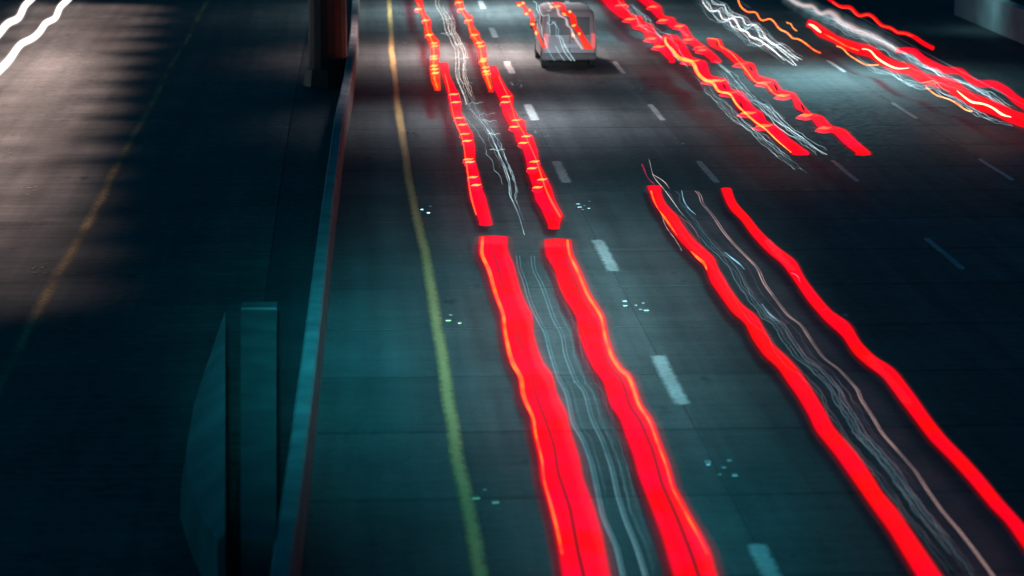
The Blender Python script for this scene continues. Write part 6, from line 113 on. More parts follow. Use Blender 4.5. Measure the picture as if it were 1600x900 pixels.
'w4': [(0.8,0,(0.02,),[(11.614,88.9),(11.622,88.33),(11.628,87.76),(11.628,87.17),(11.614,86.53),(11.589,85.85),(11.56,85.16),(11.531,84.49),(11.508,83.84),(11.49,83.22),(11.477,82.63),(11.464,82.04),(11.451,81.47),(11.44,80.91),(11.436,80.38),(11.446,79.93),(11.47,79.54),(11.498,79.16),(11.519,78.77),(11.531,78.34),(11.537,77.88),(11.533,77.4),(11.516,76.87),(11.491,76.32),(11.465,75.77),(11.445,75.25),(11.436,74.77),(11.435,74.33),(11.438,73.91),(11.443,73.5),(11.451,73.1),(11.462,72.73),(11.476,72.37),(11.49,72.01),(11.502,71.65),(11.51,71.28),(11.513,70.89),(11.514,70.5),(11.514,70.11),(11.517,69.73),(11.526,69.38),(11.547,69.09),(11.574,68.82),(11.602,68.55)]),([(11.614,88.9),(11.622,88.33),(11.628,87.76),(11.628,87.17),(11.614,86.53),(11.589,85.85),(11.56,85.16),(11.531,84.49),(11.508,83.84),(11.49,83.22),(11.477,82.63),(11.464,82.04),(11.451,81.47),(11.44,80.91),(11.436,80.38),(11.446,79.93),(11.47,79.54),(11.498,79.16),(11.519,78.77),(11.531,78.34),(11.537,77.88),(11.533,77.4),(11.516,76.87),(11.491,76.32),(11.465,75.77),(11.445,75.25),(11.436,74.77),(11.435,74.33),(11.438,73.91),(11.443,73.5),(11.451,73.1),(11.462,72.73),(11.476,72.37),(11.49,72.01),(11.502,71.65),(11.51,71.28),(11.513,70.89),(11.514,70.5),(11.514,70.11),(11.517,69.73),(11.526,69.38),(11.547,69.09),(11.574,68.82),(11.602,68.55)],0.8,9,-14,10,-4,4,1.6,0.016),([(10.575,112.93),(10.542,111.71),(10.511,110.53),(10.487,109.41),(10.477,108.37),(10.479,107.43),(10.493,106.57),(10.517,105.78),(10.528,104.98),(10.498,104.01),(10.436,102.9),(10.384,101.83),(10.357,100.86),(10.355,100.04),(10.39,99.45),(10.457,99.07),(10.538,98.78),(10.61,98.44),(10.647,97.91),(10.64,97.13),(10.608,96.22),(10.572,95.3),(10.536,94.4),(10.501,93.51),(10.467,92.64),(10.436,91.8),(10.413,91),(10.405,90.28),(10.418,89.68),(10.442,89.13),(10.464,88.58),(10.475,87.99),(10.47,87.33),(10.456,86.64),(10.44,85.94)],0.8,8,-4,24,-4,4,1.6,0.02),([(10.754,87.03),(10.713,86.26),(10.672,85.5),(10.632,84.75),(10.592,84.02),(10.555,83.3),(10.523,82.61),(10.502,81.97),(10.491,81.38),(10.485,80.81),(10.479,80.25),(10.473,79.69),(10.467,79.15),(10.461,78.61),(10.456,78.08),(10.45,77.55),(10.445,77.03),(10.44,76.52),(10.434,76.02),(10.429,75.52),(10.426,75.04),(10.429,74.58),(10.44,74.17),(10.454,73.77),(10.47,73.38),(10.485,73),(10.499,72.61),(10.51,72.22),(10.517,71.82),(10.523,71.41),(10.529,71.01),(10.534,70.62),(10.539,70.22),(10.542,69.83),(10.545,69.43),(10.548,69.04),(10.55,68.66),(10.553,68.27),(10.555,67.9),(10.56,67.53),(10.568,67.18),(10.578,66.85),(10.588,66.51),(10.599,66.19),(10.61,65.86),(10.62,65.54),(10.631,65.22)],0.8,9,-14,4,-3,3,1.5,0.012)],
'w5': [([(17.363,109.91),(17.335,109.08),(17.308,108.27),(17.289,107.5),(17.293,106.86),(17.328,106.38),(17.378,105.97),(17.42,105.53),(17.446,105.01),(17.463,104.46),(17.496,104),(17.559,103.69),(17.631,103.43),(17.669,103.03),(17.641,102.34),(17.572,101.48),(17.513,100.66),(17.493,100),(17.498,99.44),(17.516,98.96),(17.567,98.66),(17.668,98.62),(17.783,98.65),(17.857,98.48),(17.877,98.04),(17.869,97.46),(17.857,96.87),(17.851,96.31),(17.853,95.79),(17.859,95.29),(17.864,94.8),(17.863,94.28),(17.854,93.74),(17.841,93.19),(17.829,92.64),(17.822,92.12),(17.823,91.64),(17.828,91.18),(17.832,90.72),(17.822,90.21),(17.793,89.64),(17.751,89.03),(17.712,88.43),(17.692,87.91),(17.703,87.51),(17.733,87.19),(17.767,86.89),(17.79,86.55),(17.794,86.13),(17.782,85.66),(17.765,85.18),(17.75,84.71),(17.751,84.3),(17.776,83.99),(17.817,83.75),(17.862,83.52),(17.907,83.29),(17.947,83.05),(17.98,82.78),(18.008,82.49),(18.033,82.19),(18.05,81.87),(18.056,81.51),(18.056,81.13),(18.054,80.74),(18.053,80.36),(18.05,79.98),(18.044,79.6),(18.036,79.21),(18.027,78.82),(18.018,78.43),(18.012,78.06),(18.013,77.71),(18.021,77.39),(18.032,77.09),(18.044,76.79),(18.056,76.49),(18.068,76.19)],0.8,14,-10,12,-9,7,1.5,0.03),([(16.354,91.27),(16.369,90.82),(16.383,90.37),(16.394,89.92),(16.396,89.43),(16.384,88.89),(16.364,88.33),(16.346,87.78),(16.348,87.32),(16.386,87.03),(16.454,86.87),(16.533,86.76),(16.603,86.61),(16.645,86.34),(16.651,85.92),(16.639,85.42),(16.623,84.92),(16.61,84.43),(16.611,84),(16.635,83.67),(16.674,83.4),(16.719,83.16),(16.773,82.96),(16.845,82.85),(16.942,82.86),(17.05,82.92),(17.152,82.95),(17.214,82.83),(17.206,82.44),(17.155,81.87),(17.108,81.32),(17.094,80.89),(17.116,80.59),(17.154,80.35),(17.192,80.11),(17.218,79.82),(17.223,79.46),(17.213,79.05),(17.199,78.63),(17.185,78.21),(17.171,77.79),(17.158,77.38),(17.146,76.99),(17.144,76.62),(17.156,76.31),(17.177,76.04),(17.201,75.77),(17.227,75.52),(17.26,75.29),(17.3,75.1),(17.346,74.92),(17.392,74.75),(17.438,74.58),(17.484,74.41),(17.53,74.25),(17.575,74.08)],0.8,8,-6,8,-6,6,1.5,0.018)],
'vanwhite': [(0,94.9,(0.03,),[(6.199,2.313),(6.252,2.273),(6.305,2.233),(6.312,2.17),(6.312,2.104),(6.312,2.038),(6.339,1.978),(6.369,1.919),(6.398,1.859),(6.425,1.799),(6.415,1.734),(6.406,1.668),(6.4,1.603),(6.426,1.542),(6.452,1.481),(6.479,1.42),(6.483,1.355),(6.483,1.288),(6.483,1.222),(6.499,1.16),(6.536,1.105),(6.573,1.049),(6.602,0.991),(6.617,0.926),(6.631,0.861),(6.646,0.796),(6.668,0.734),(6.701,0.675),(6.733,0.617),(6.766,0.559),(6.798,0.501),(6.835,0.445),(6.873,0.389),(6.91,0.334)]),(0,94.9,(0.03,),[(6.383,2.171),(6.388,2.104),(6.394,2.036),(6.414,1.973),(6.447,1.914),(6.481,1.855),(6.519,1.807),(6.585,1.826),(6.65,1.844),(6.709,1.853),(6.717,1.785),(6.726,1.718),(6.734,1.651),(6.688,1.619),(6.67,1.583),(6.711,1.528),(6.739,1.469),(6.746,1.402),(6.753,1.334),(6.76,1.267),(6.757,1.203),(6.709,1.155)]),(0,94.9,(0.03,),[(6.652,1.607),(6.703,1.562),(6.754,1.518),(6.804,1.542),(6.854,1.587),(6.904,1.632),(6.925,1.572),(6.944,1.507),(6.952,1.441),(6.955,1.373),(6.959,1.306),(6.962,1.239),(6.949,1.174),(6.966,1.14),(7.033,1.139),(7.063,1.089),(7.082,1.024),(7.101,0.959),(7.12,0.894),(7.14,0.83),(7.168,0.768),(7.195,0.706),(7.223,0.644),(7.252,0.583),(7.294,0.53),(7.336,0.476),(7.378,0.423),(7.42,0.37),(7.462,0.316)]),(0,94.9,(0.03,),[(6.821,1.634),(6.87,1.585),(6.919,1.537),(6.96,1.483),(6.998,1.425),(7.037,1.368),(7.041,1.304),(7.029,1.236),(7.031,1.174),(7.084,1.13),(7.138,1.087),(7.174,1.032),(7.194,0.966),(7.215,0.901),(7.237,0.836),(7.273,0.777),(7.309,0.718),(7.345,0.66),(7.381,0.601),(7.42,0.543),(7.459,0.486),(7.498,0.43),(7.537,0.373),(7.576,0.316)]),(0,94.9,(0.03,),[(6.937,0.815),(6.969,0.75),(7.001,0.686),(7.034,0.621),(7.071,0.559),(7.113,0.5),(7.155,0.441),(7.198,0.383),(7.25,0.332)])],
'vanL': [(5.619,5.864,2.28,2.279),(5.637,5.925,2.238,2.237),(5.655,5.94,2.196,2.195),(5.748,5.955,2.153,2.152),(5.838,5.97,2.111,2.11),(5.848,5.985,2.068,2.068),(5.858,6.145,2.026,2.025),(5.868,6.159,1.984,1.982),(5.878,6.174,1.942,1.94),(5.888,6.188,1.899,1.898),(5.971,6.202,1.857,1.856),(6.07,6.216,1.814,1.813),(6.089,6.229,1.772,1.771),(6.092,6.235,1.729,1.729),(6.095,6.242,1.687,1.686),(6.099,6.248,1.645,1.644),(6.105,6.255,1.603,1.602),(6.126,6.261,1.56,1.56),(6.147,6.267,1.518,1.517),(6.168,6.28,1.476,1.475),(6.19,6.299,1.433,1.433),(6.209,6.317,1.391,1.39),(6.228,6.336,1.348,1.348),(6.246,6.354,1.306,1.305),(6.264,6.373,1.263,1.263),(6.282,6.39,1.221,1.22),(6.303,6.407,1.179,1.178),(6.324,6.424,1.136,1.136),(6.346,6.441,1.094,1.093),(6.367,6.458,1.051,1.051),(6.388,6.475,1.009,1.008),(6.408,6.497,0.966,0.966),(6.427,6.523,0.924,0.923),(6.446,6.549,0.881,0.881),(6.465,6.575,0.839,0.838),(6.484,6.601,0.796,0.796),(6.503,6.627,0.754,0.753)],
'vanR': [(6.816,7.084,2.275,2.273),(6.852,7.148,2.232,2.231),(6.887,7.212,2.19,2.188),(6.934,7.25,2.147,2.146),(6.994,7.262,2.105,2.104),(7.053,7.274,2.062,2.061),(7.106,7.286,2.02,2.019),(7.128,7.299,1.978,1.977),(7.149,7.476,1.935,1.934),(7.17,7.512,1.893,1.891),(7.213,7.547,1.85,1.849),(7.361,7.583,1.807,1.806),(7.396,7.613,1.765,1.764),(7.407,7.618,1.723,1.721),(7.419,7.623,1.68,1.679),(7.431,7.628,1.638,1.637),(7.443,7.633,1.596,1.595),(7.454,7.638,1.553,1.552),(7.466,7.647,1.511,1.51),(7.489,7.679,1.468,1.467),(7.522,7.711,1.426,1.425),(7.556,7.743,1.383,1.382),(7.589,7.775,1.341,1.34),(7.623,7.807,1.298,1.297),(7.643,7.83,1.256,1.255),(7.661,7.852,1.213,1.212),(7.679,7.873,1.171,1.17),(7.697,7.895,1.128,1.127),(7.718,7.925,1.086,1.085),(7.739,7.958,1.043,1.042),(7.761,7.99,1.001,1),(7.782,8.022,0.958,0.957),(7.803,8.055,0.916,0.914),(7.825,8.087,0.873,0.872),(7.846,8.12,0.831,0.829),(7.868,8.152,0.788,0.786),(7.889,8.185,0.746,0.744),(7.911,8.212,0.703,0.701)],
'vanR2': [(6.636,6.718,2.275,2.275),(6.665,6.745,2.233,2.233),(6.693,6.771,2.191,2.19),(6.721,6.798,2.148,2.148),(6.75,6.848,2.106,2.106),(6.939,7.018,2.063,2.063),(6.952,7.051,2.021,2.02),(6.965,7.057,1.978,1.978),(6.978,7.064,1.936,1.936),(6.991,7.07,1.894,1.893),(7.004,7.088,1.851,1.851),(7.016,7.164,1.809,1.808),(7.113,7.241,1.766,1.766),(7.226,7.317,1.724,1.723),(7.25,7.339,1.681,1.681),(7.255,7.349,1.639,1.638),(7.26,7.36,1.597,1.596),(7.266,7.371,1.554,1.554),(7.271,7.382,1.512,1.511),(7.309,7.408,1.469,1.469),(7.38,7.451,1.427,1.426),(7.421,7.494,1.384,1.384),(7.43,7.514,1.342,1.341),(7.44,7.53,1.299,1.299),(7.449,7.546,1.257,1.256),(7.459,7.562,1.214,1.214),(7.468,7.578,1.172,1.171),(7.488,7.601,1.13,1.129),(7.518,7.63,1.087,1.086),(7.547,7.659,1.044,1.044),(7.577,7.688,1.002,1.001),(7.607,7.717,0.959,0.959),(7.636,7.746,0.917,0.916),(7.666,7.774,0.874,0.874),(7.696,7.803,0.832,0.831),(7.725,7.832,0.789,0.788),(7.755,7.861,0.746,0.746),(7.785,7.89,0.704,0.703)],
'vanflare': [(0,94.78,(0.03,0.1,0.1,0.03),[(5.656,2.185),(5.727,2.188),(5.797,2.19)]),(0,94.78,(0.03,0.1,0.1,0.03),[(5.783,2.241),(5.846,2.247),(5.91,2.254)]),(0,94.78,(0.03,0.1,0.1,0.03),[(6.023,2.015),(6.072,2.015),(6.121,2.014)]),(0,94.78,(0.03,0.1,0.1,0.03),[(5.91,1.903),(5.966,1.903),(6.023,1.902)]),(0,94.78,(0.03,0.1,0.1,0.03),[(6.093,1.565),(6.164,1.557),(6.234,1.55)]),(0,94.78,(0.03,0.1,0.1,0.03),[(6.277,1.338),(6.287,1.268),(6.297,1.197)]),(0,94.78,(0.03,0.1,0.1,0.03),[(6.727,2.11),(6.783,2.109),(6.84,2.109)]),(0,94.78,(0.03,0.1,0.1,0.03),[(6.882,2.137),(6.988,2.143),(7.093,2.15)]),(0,94.78,(0.03,0.1,0.1,0.03),[(7.15,1.925),(7.214,1.882),(7.278,1.84)]),(0,94.78,(0.03,0.1,0.1,0.03),[(7.348,1.966),(7.397,1.959),(7.447,1.951)]),(0,94.78,(0.03,0.1,0.1,0.03),[(7.463,1.487),(7.533,1.508),(7.604,1.528)]),(0,94.78,(0.03,0.1,0.1,0.03),[(7.69,1.274),(7.718,1.232),(7.746,1.189)]),(0,94.78,(0.03,0.1,0.1,0.03),[(7.478,1.247),(7.513,1.19),(7.549,1.134)])],
'yellow': [(1.648,36.445),(1.648,37.973),(1.601,41.661),(1.63,49.585),(1.628,59.423),(1.522,69.413),(1.533,84.802),(1.625,101.529),(1.875,122.921)],
'mA': [(5.436,40.932),(5.427,53.533),(5.465,65.865),(5.392,78.761),(5.397,90.756),(5.543,102.878),(5.702,114.833)],
'mB': [(9.127,52.999),(9.115,89.655),(9.234,102.209),(8.962,77.22)],
'mY': [(1.833,39.688),(1.876,52.604),(1.808,65.79),(1.811,78.969),(1.901,91.317),(2.027,104.706),(2.16,116.473)],
'mL': [(-9.077,79.328),(-8.889,75.959),(-6.325,58.509),(-9.182,94.362),(-9.236,101.061),(-7.677,69.422),(-10.227,110.605)],
'mS': [(0.017,57.115),(0.782,51.342),(0.243,38.795),(-0.297,54.846)],
'bar': [(-0.831,32.466,0.9),(-0.823,33.14,0.9),(-0.721,38.906,0.9),(-0.59,48.059,0.9),(-0.437,59.855,0.9),(-0.187,76.136,0.9),(0.092,87.09,0.9)],
'hex': [(-1.542,34.465),(-1.636,34.47),(-1.955,36.519),(-2.249,38.624),(-2.334,40.551),(-2.362,43.117),(-2.3,45.754),(-2.113,48.83)],
'rect': [(-1.346,34.248),(-0.908,34.222),(-1.239,49.011),(-1.857,49.047)],
'lft': [(-6.011,39.158),(-5.937,48.422),(-5.842,53.236),(-5.727,59.077),(-5.783,68.796),(-5.869,83.699),(-5.832,95.71),(-5.907,111.666)],
'wall': [(24.254,114.329),(24.428,102.475)]}
# ---------------------------------------------------------------- materials
def mat(name):
    m = bpy.data.materials.new(name); m.use_nodes = True
    nt = m.node_tree; return m, nt, nt.nodes, nt.links, nt.nodes['Principled BSDF']
def rgb(c): return (c[0], c[1], c[2], 1)
def plain(name, c, rough=.6, metal=0, noise=.25, scale=6.):
    m, nt, N, L, P = mat(name)
    n = N.new('ShaderNodeTexNoise'); n.inputs['Scale'].default_value = scale; n.inputs['Detail'].default_value = 6
    g = N.new('ShaderNodeNewGeometry'); L.new(g.outputs['Position'], n.inputs['Vector'])
    r = N.new('ShaderNodeMapRange'); r.inputs[1].default_value = .3; r.inputs[2].default_value = .7
    r.inputs[3].default_value = 1 - noise; r.inputs[4].default_value = 1 + noise; L.new(n.outputs[0], r.inputs[0])
    x = N.new('ShaderNodeMix'); x.data_type = 'RGBA'; x.blend_type = 'MULTIPLY'; x.inputs[0].default_value = 1
    x.inputs[6].default_value = rgb(c); L.new(r.outputs[0], x.inputs[7]); L.new(x.outputs[2], P.inputs['Base Color'])
    P.inputs['Roughness'].default_value = rough; P.inputs['Metallic'].default_value = metal
    return m
def glow(name, c, s=1., c2=None, scale=.8):
    """gives off light; a slow drift between two lamp colours along its length"""
    m, nt, N, L, P = mat(name); N.remove(P); out = N['Material Output']
    e = N.new('ShaderNodeEmission'); e.inputs[0].default_value = rgb(c); e.inputs[1].default_value = s
    if c2:
        n = N.new('ShaderNodeTexNoise'); n.inputs['Scale'].default_value = scale; g = N.new('ShaderNodeNewGeometry')
        L.new(g.outputs['Position'], n.inputs['Vector'])
        r = N.new('ShaderNodeMapRange'); r.inputs[1].default_value = .4; r.inputs[2].default_value = .62; L.new(n.outputs[0], r.inputs[0])
        x = N.new('ShaderNodeMix'); x.data_type = 'RGBA'; x.inputs[6].default_value = rgb(c); x.inputs[7].default_value = rgb(c2)
        L.new(r.outputs[0], x.inputs[0]); L.new(x.outputs[2], e.inputs[0])
    t = N.new('ShaderNodeBsdfTransparent'); ad = N.new('ShaderNodeAddShader')       # light adds to what lies behind it
    L.new(t.outputs[0], ad.inputs[0]); L.new(e.outputs[0], ad.inputs[1])
    L.new(ad.outputs[0], out.inputs[0]); return m, nt, N, L, e, out
def band_mat(name, c, c2, s=1., soft=.57, rimw=.13, bloom=.09, opac=1., under=.07, through=(.95, .52, .56), one=True):
    m, nt, N, L, e, out = glow(name, c, s, c2)
    un = N.new('ShaderNodeAttribute'); un.attribute_name = 'upper'        # the underside of a band gives little light
    ur = N.new('ShaderNodeMapRange'); ur.inputs[3].default_value = under * s; ur.inputs[4].default_value = s
    L.new(un.outputs['Fac'], ur.inputs[0])
    gb = N.new('ShaderNodeNewGeometry'); bf = N.new('ShaderNodeMath'); bf.operation = 'SUBTRACT'; bf.inputs[0].default_value = 1; bf.use_clamp = True   # only the outer side shines
    L.new(gb.outputs['Backfacing'], bf.inputs[1]); mu = N.new('ShaderNodeMath'); mu.operation = 'MULTIPLY'
    L.new(ur.outputs[0], mu.inputs[0]); mu.inputs[1].default_value = .6
    if one: L.new(bf.outputs[0], mu.inputs[1])
    L.new(mu.outputs[0], e.inputs[1])
    a = N.new('ShaderNodeAttribute'); a.attribute_name = 'across'
    ab = N.new('ShaderNodeMath'); ab.operation = 'ABSOLUTE'; L.new(a.outputs['Fac'], ab.inputs[0])
    r = N.new('ShaderNodeValToRGB'); cr = r.color_ramp; cr.interpolation = 'EASE'          # solid core, thin rim, faint bloom
    cr.elements[0].position = soft; cr.elements[0].color = (opac,) * 3 + (1,); cr.elements[1].position = 1; cr.elements[1].color = (0, 0, 0, 1)
    el = cr.elements.new(soft + rimw); el.color = (bloom,) * 3 + (1,)
    L.new(ab.outputs[0], r.inputs[0])
    t = N.new('ShaderNodeBsdfTransparent'); ms = N.new('ShaderNodeMixShader'); t2 = N.new('ShaderNodeBsdfTransparent'); t2.inputs[0].default_value = rgb(through)
    ad = N.new('ShaderNodeAddShader'); L.new(t2.outputs[0], ad.inputs[0]); L.new(e.outputs[0], ad.inputs[1])
    L.new(r.outputs[0], ms.inputs[0]); L.new(t.outputs[0], ms.inputs[1]); L.new(ad.outputs[0], ms.inputs[2])
    L.new(ms.outputs[0], out.inputs[0]); return m
def pavement(name, base, tone, streak, tine=.35, joints=True):
    m, nt, N, L, P = mat(name)
    g = N.new('ShaderNodeNewGeometry'); oi = N.new('ShaderNodeObjectInfo')
    def noise(sc, det, rot=(1, 1, 1), rough=.6):
        mp = N.new('ShaderNodeMapping'); mp.inputs['Scale'].default_value = rot; L.new(g.outputs['Position'], mp.inputs[0])
        n = N.new('ShaderNodeTexNoise'); n.inputs['Scale'].default_value = sc; n.inputs['Detail'].default_value = det; n.inputs['Roughness'].default_value = rough
        L.new(mp.outputs[0], n.inputs['Vector']); return n.outputs[0]
    def mr(v, a, b, lo, hi):
        r = N.new('ShaderNodeMapRange'); r.inputs[1].default_value = a; r.inputs[2].default_value = b; r.inputs[3].default_value = lo; r.inputs[4].default_value = hi
        L.new(v, r.inputs[0]); return r.outputs[0]
    def mul(a, b):
        q = N.new('ShaderNodeMath'); q.operation = 'MULTIPLY'; L.new(a, q.inputs[0]); L.new(b, q.inputs[1]); return q.outputs[0]
    f = mr(noise(.35, 4), .3, .7, 1 - tone, 1 + tone)                       # broad patches
    f = mul(f, mr(noise(1, 5, (.22, 5, 1)), .3, .7, 1 - streak, 1 + streak))  # broom marks across the lane
    f = mul(f, mr(noise(1, 4, (1.6, .05, 1)), .3, .7, .72, 1.28))              # tyre wear along the lane
    f = mul(f, mr(noise(30, 3), .3, .7, .8, 1.2))                            # grain
    f = mul(f, mr(noise(1.3, 3, (1, .45, 1)), .66, .74, 1, .45))              # oil spots
    if joints:
        f = mul(f, mr(oi.outputs['Random'], 0, 1, .88, 1.12))
        tc = N.new('ShaderNodeTexCoord'); sx = N.new('ShaderNodeSeparateXYZ'); L.new(tc.outputs['Generated'], sx.inputs[0])
        q = N.new('ShaderNodeMath'); q.operation = 'SUBTRACT'; L.new(sx.outputs[1], q.inputs[0]); q.inputs[1].default_value = .5
        w = N.new('ShaderNodeMath'); w.operation = 'ABSOLUTE'; L.new(q.outputs[0], w.inputs[0])
        f = mul(f, mr(w.outputs[0], .475, .5, 1, .7))                      # dirt packed along the joints
    x = N.new('ShaderNodeMix'); x.data_type = 'RGBA'; x.blend_type = 'MULTIPLY'; x.inputs[0].default_value = 1
    x.inputs[6].default_value = rgb(base); L.new(f, x.inputs[7]); L.new(x.outputs[2], P.inputs['Base Color'])
    L.new(mr(noise(4, 4), .3, .7, .55, .85), P.inputs['Roughness']); P.inputs['Specular IOR Level'].default_value = .3
    b = N.new('ShaderNodeBump'); b.inputs['Strength'].default_value = tine; b.inputs['Distance'].default_value = .02
    L.new(noise(1, 6, (1.2, 22, 1)), b.inputs['Height']); L.new(b.outputs[0], P.inputs['Normal'])
    return m
CONC = pavement('grooved concrete', (.12, .12, .115), .2, .12)
ASPH = pavement('asphalt', (.05, .05, .052), .25, .2, joints=False)
ASPL = pavement('worn grey asphalt', (.085, .08, .075), .35, .35, tine=.35, joints=False)
SOIL = plain('dark soil', (.03, .03, .028), .95)
def paint(name, c, wear=.5, feather=.55):
    m, nt, N, L, P = mat(name); g = N.new('ShaderNodeNewGeometry'); out = N['Material Output']
    def nz(sc): 
        n = N.new('ShaderNodeTexNoise'); n.inputs['Scale'].default_value = sc; n.inputs['Detail'].default_value = 8; L.new(g.outputs['Position'], n.inputs['Vector']); return n.outputs[0]
    def mr(v, a, b, lo, hi):
        r = N.new('ShaderNodeMapRange'); r.inputs[1].default_value = a; r.inputs[2].default_value = b; r.inputs[3].default_value = lo; r.inputs[4].default_value = hi; L.new(v, r.inputs[0]); return r.outputs[0]
    def mth(op, a, b):
        q = N.new('ShaderNodeMath'); q.operation = op; L.new(a, q.inputs[0])
        if isinstance(b, float): q.inputs[1].default_value = b
        else: L.new(b, q.inputs[1])
        return q.outputs[0]
    P.inputs['Base Color'].default_value = rgb(c); P.inputs['Roughness'].default_value = .6
    a = N.new('ShaderNodeAttribute'); a.attribute_name = 'edge'                    # 0 in the middle, 1 at the rim: paint worn thin
    rim = mr(mth('ADD', a.outputs['Fac'], mr(nz(5), .3, .7, -.15, .15)), feather, 1, 1, 0)
    al = mth('MULTIPLY', rim, mr(nz(9), .3, .55, 1 - wear, 1)); al = mth('MULTIPLY', al, mr(nz(.45), .35, .6, 1 - wear, 1))
    t = N.new('ShaderNodeBsdfTransparent'); ms = N.new('ShaderNodeMixShader'); L.new(al, ms.inputs[0]); L.new(t.outputs[0], ms.inputs[1]); L.new(P.outputs[0], ms.inputs[2])
    L.new(ms.outputs[0], out.inputs[0]); return m
WHITE = paint('worn white road paint', (.66, .64, .6), .3, .5)
YELL = paint('worn yellow road paint', (.92, .56, .22), .15, .25)
YOLD = paint('faded yellow road paint', (.42, .3, .14), .7, .15)
WALLC = plain('stained concrete', (.32, .27, .265), .8, noise=.3, scale=1.5)
CAPC = plain('weathered concrete', (.13, .1, .095), .85, noise=.3, scale=1.2)
PALEC = plain('pale concrete', (.3, .32, .31), .8, noise=.25, scale=.7)
FLARE = plain('reddish concrete', (.3, .21, .2), .85, noise=.3, scale=.8)  # lighter and redder than the cap concrete
STEEL = plain('dark painted steel', (.03, .032, .035), .5, noise=.2)
CERAM = plain('glazed ceramic', (.22, .215, .21), .45, noise=.05)
LENSW = plain('white reflector', (.26, .26, .26), .35, noise=.03)
LENSY = plain('amber reflector', (.8, .5, .18), .2, noise=.05)
RED = band_mat('red tail light glow', (1, 0, .03), (1, 0, .004))
REDDEEP = band_mat('deep red tail light glow', (1, 0, .012), (1, .002, .002))
RED2 = band_mat('red lamp glow, all round', (1, 0, .03), (1, 0, .006), under=1, one=False)
REDDEEP2 = band_mat('deep red lamp glow, all round', (1, 0, .012), (1, .002, .002), under=1, one=False)
REDHOT = band_mat('red brake light glow', (1, .012, .008), (1, .06, .006))
PINKW = band_mat('rosy white light glow', (.72, .5, .5), (.62, .5, .5), soft=.25, rimw=.3, bloom=.2, opac=.75, through=(.9, .85, .85), under=1, one=False)
HEAD = band_mat('headlight glow', (2.4, 2.1, 2), None, soft=.5, rimw=.18, bloom=.1, through=(.9, .9, .9), under=1, one=False)
ORNG = glow('orange lamp glow', (1, .16, .015), 1, (1, .05, .008), 1.2)[0]
AMBER = glow('amber lamp glow', (1.1, .36, .06), 1, (1, .2, .02), 2)[0]
HOT = glow('hot yellow lamp glow', (1.3, .85, .45))[0]
STEP = glow('red step glow', (.8, .004, .02))[0]
ORED = glow('orange red lamp glow', (1.2, .07, .012), 1)[0]
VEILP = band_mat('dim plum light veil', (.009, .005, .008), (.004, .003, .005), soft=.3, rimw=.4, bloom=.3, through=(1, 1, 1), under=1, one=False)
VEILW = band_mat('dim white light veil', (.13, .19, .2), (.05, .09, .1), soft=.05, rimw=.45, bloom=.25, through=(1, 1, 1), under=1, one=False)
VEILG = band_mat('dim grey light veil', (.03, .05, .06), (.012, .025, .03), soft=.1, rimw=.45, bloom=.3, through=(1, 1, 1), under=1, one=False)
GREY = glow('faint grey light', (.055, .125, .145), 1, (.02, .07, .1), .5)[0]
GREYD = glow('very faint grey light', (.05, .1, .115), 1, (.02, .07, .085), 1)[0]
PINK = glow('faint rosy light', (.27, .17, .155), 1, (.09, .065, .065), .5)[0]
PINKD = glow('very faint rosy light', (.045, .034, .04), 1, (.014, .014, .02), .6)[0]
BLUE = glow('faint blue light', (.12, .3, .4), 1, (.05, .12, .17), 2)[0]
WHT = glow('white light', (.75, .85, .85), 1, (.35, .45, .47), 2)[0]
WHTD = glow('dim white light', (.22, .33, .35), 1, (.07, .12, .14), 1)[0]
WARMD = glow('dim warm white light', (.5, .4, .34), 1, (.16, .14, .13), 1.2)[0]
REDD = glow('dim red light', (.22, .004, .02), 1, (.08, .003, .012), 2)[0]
SEAM = plain('unlit gap', (.012, .004, .006), .9)
# ---------------------------------------------------------------- helpers
def tag(o, label=None, cat=None, group=None, kind=None):
    for k, v in (('label', label), ('category', cat), ('group', group), ('kind', kind)):
        if v: o[k] = v
    return o
def link(name, me, m, parent=None, loc=None):
    o = bpy.data.objects.new(name, me); COL.objects.link(o)
    if m and not me.materials: me.materials.append(m)
    if loc is not None: o.location = loc
    if parent: o.parent = parent
    return o
def empty(name, loc, rz=0):
    o = bpy.data.objects.new(name, None); COL.objects.link(o); o.location = loc; o.rotation_euler.z = rz; o.empty_display_size = .2; return o
def mesh(name, v, f, smooth=False):
    me = bpy.data.meshes.new(name); me.from_pydata([tuple(p) for p in v], [], f); me.update()
    if smooth: me.polygons.foreach_set('use_smooth', [True] * len(me.polygons))
    return me
def box(bm, x0, x1, y0, y1, z0, z1, bev=0):
    r = bmesh.ops.create_cube(bm, size=1); vs = r['verts']
    for q in vs: q.co = Vector(((x0 + x1) / 2 + q.co.x * (x1 - x0), (y0 + y1) / 2 + q.co.y * (y1 - y0), (z0 + z1) / 2 + q.co.z * (z1 - z0)))
    if bev: bmesh.ops.bevel(bm, geom=list({e for q in vs for e in q.link_edges}), offset=bev, segments=2, affect='EDGES', profile=.6)
def bmesh_obj(name, fn, m, parent=None, smooth=False):
    bm = bmesh.new(); fn(bm); me = bpy.data.meshes.new(name); bm.to_mesh(me); bm.free()
    if smooth: me.polygons.foreach_set('use_smooth', [True] * len(me.polygons))
    return link(name, me, m, parent)
def prism(pts_lo, pts_hi):
    """closed solid between two rings of the same count"""
    n = len(pts_lo); v = list(pts_lo) + list(pts_hi)
    f = [list(range(n))[::-1], list(range(n, 2 * n))] + [[i, (i + 1) % n, n + (i + 1) % n, n + i] for i in range(n)]
    return v, f
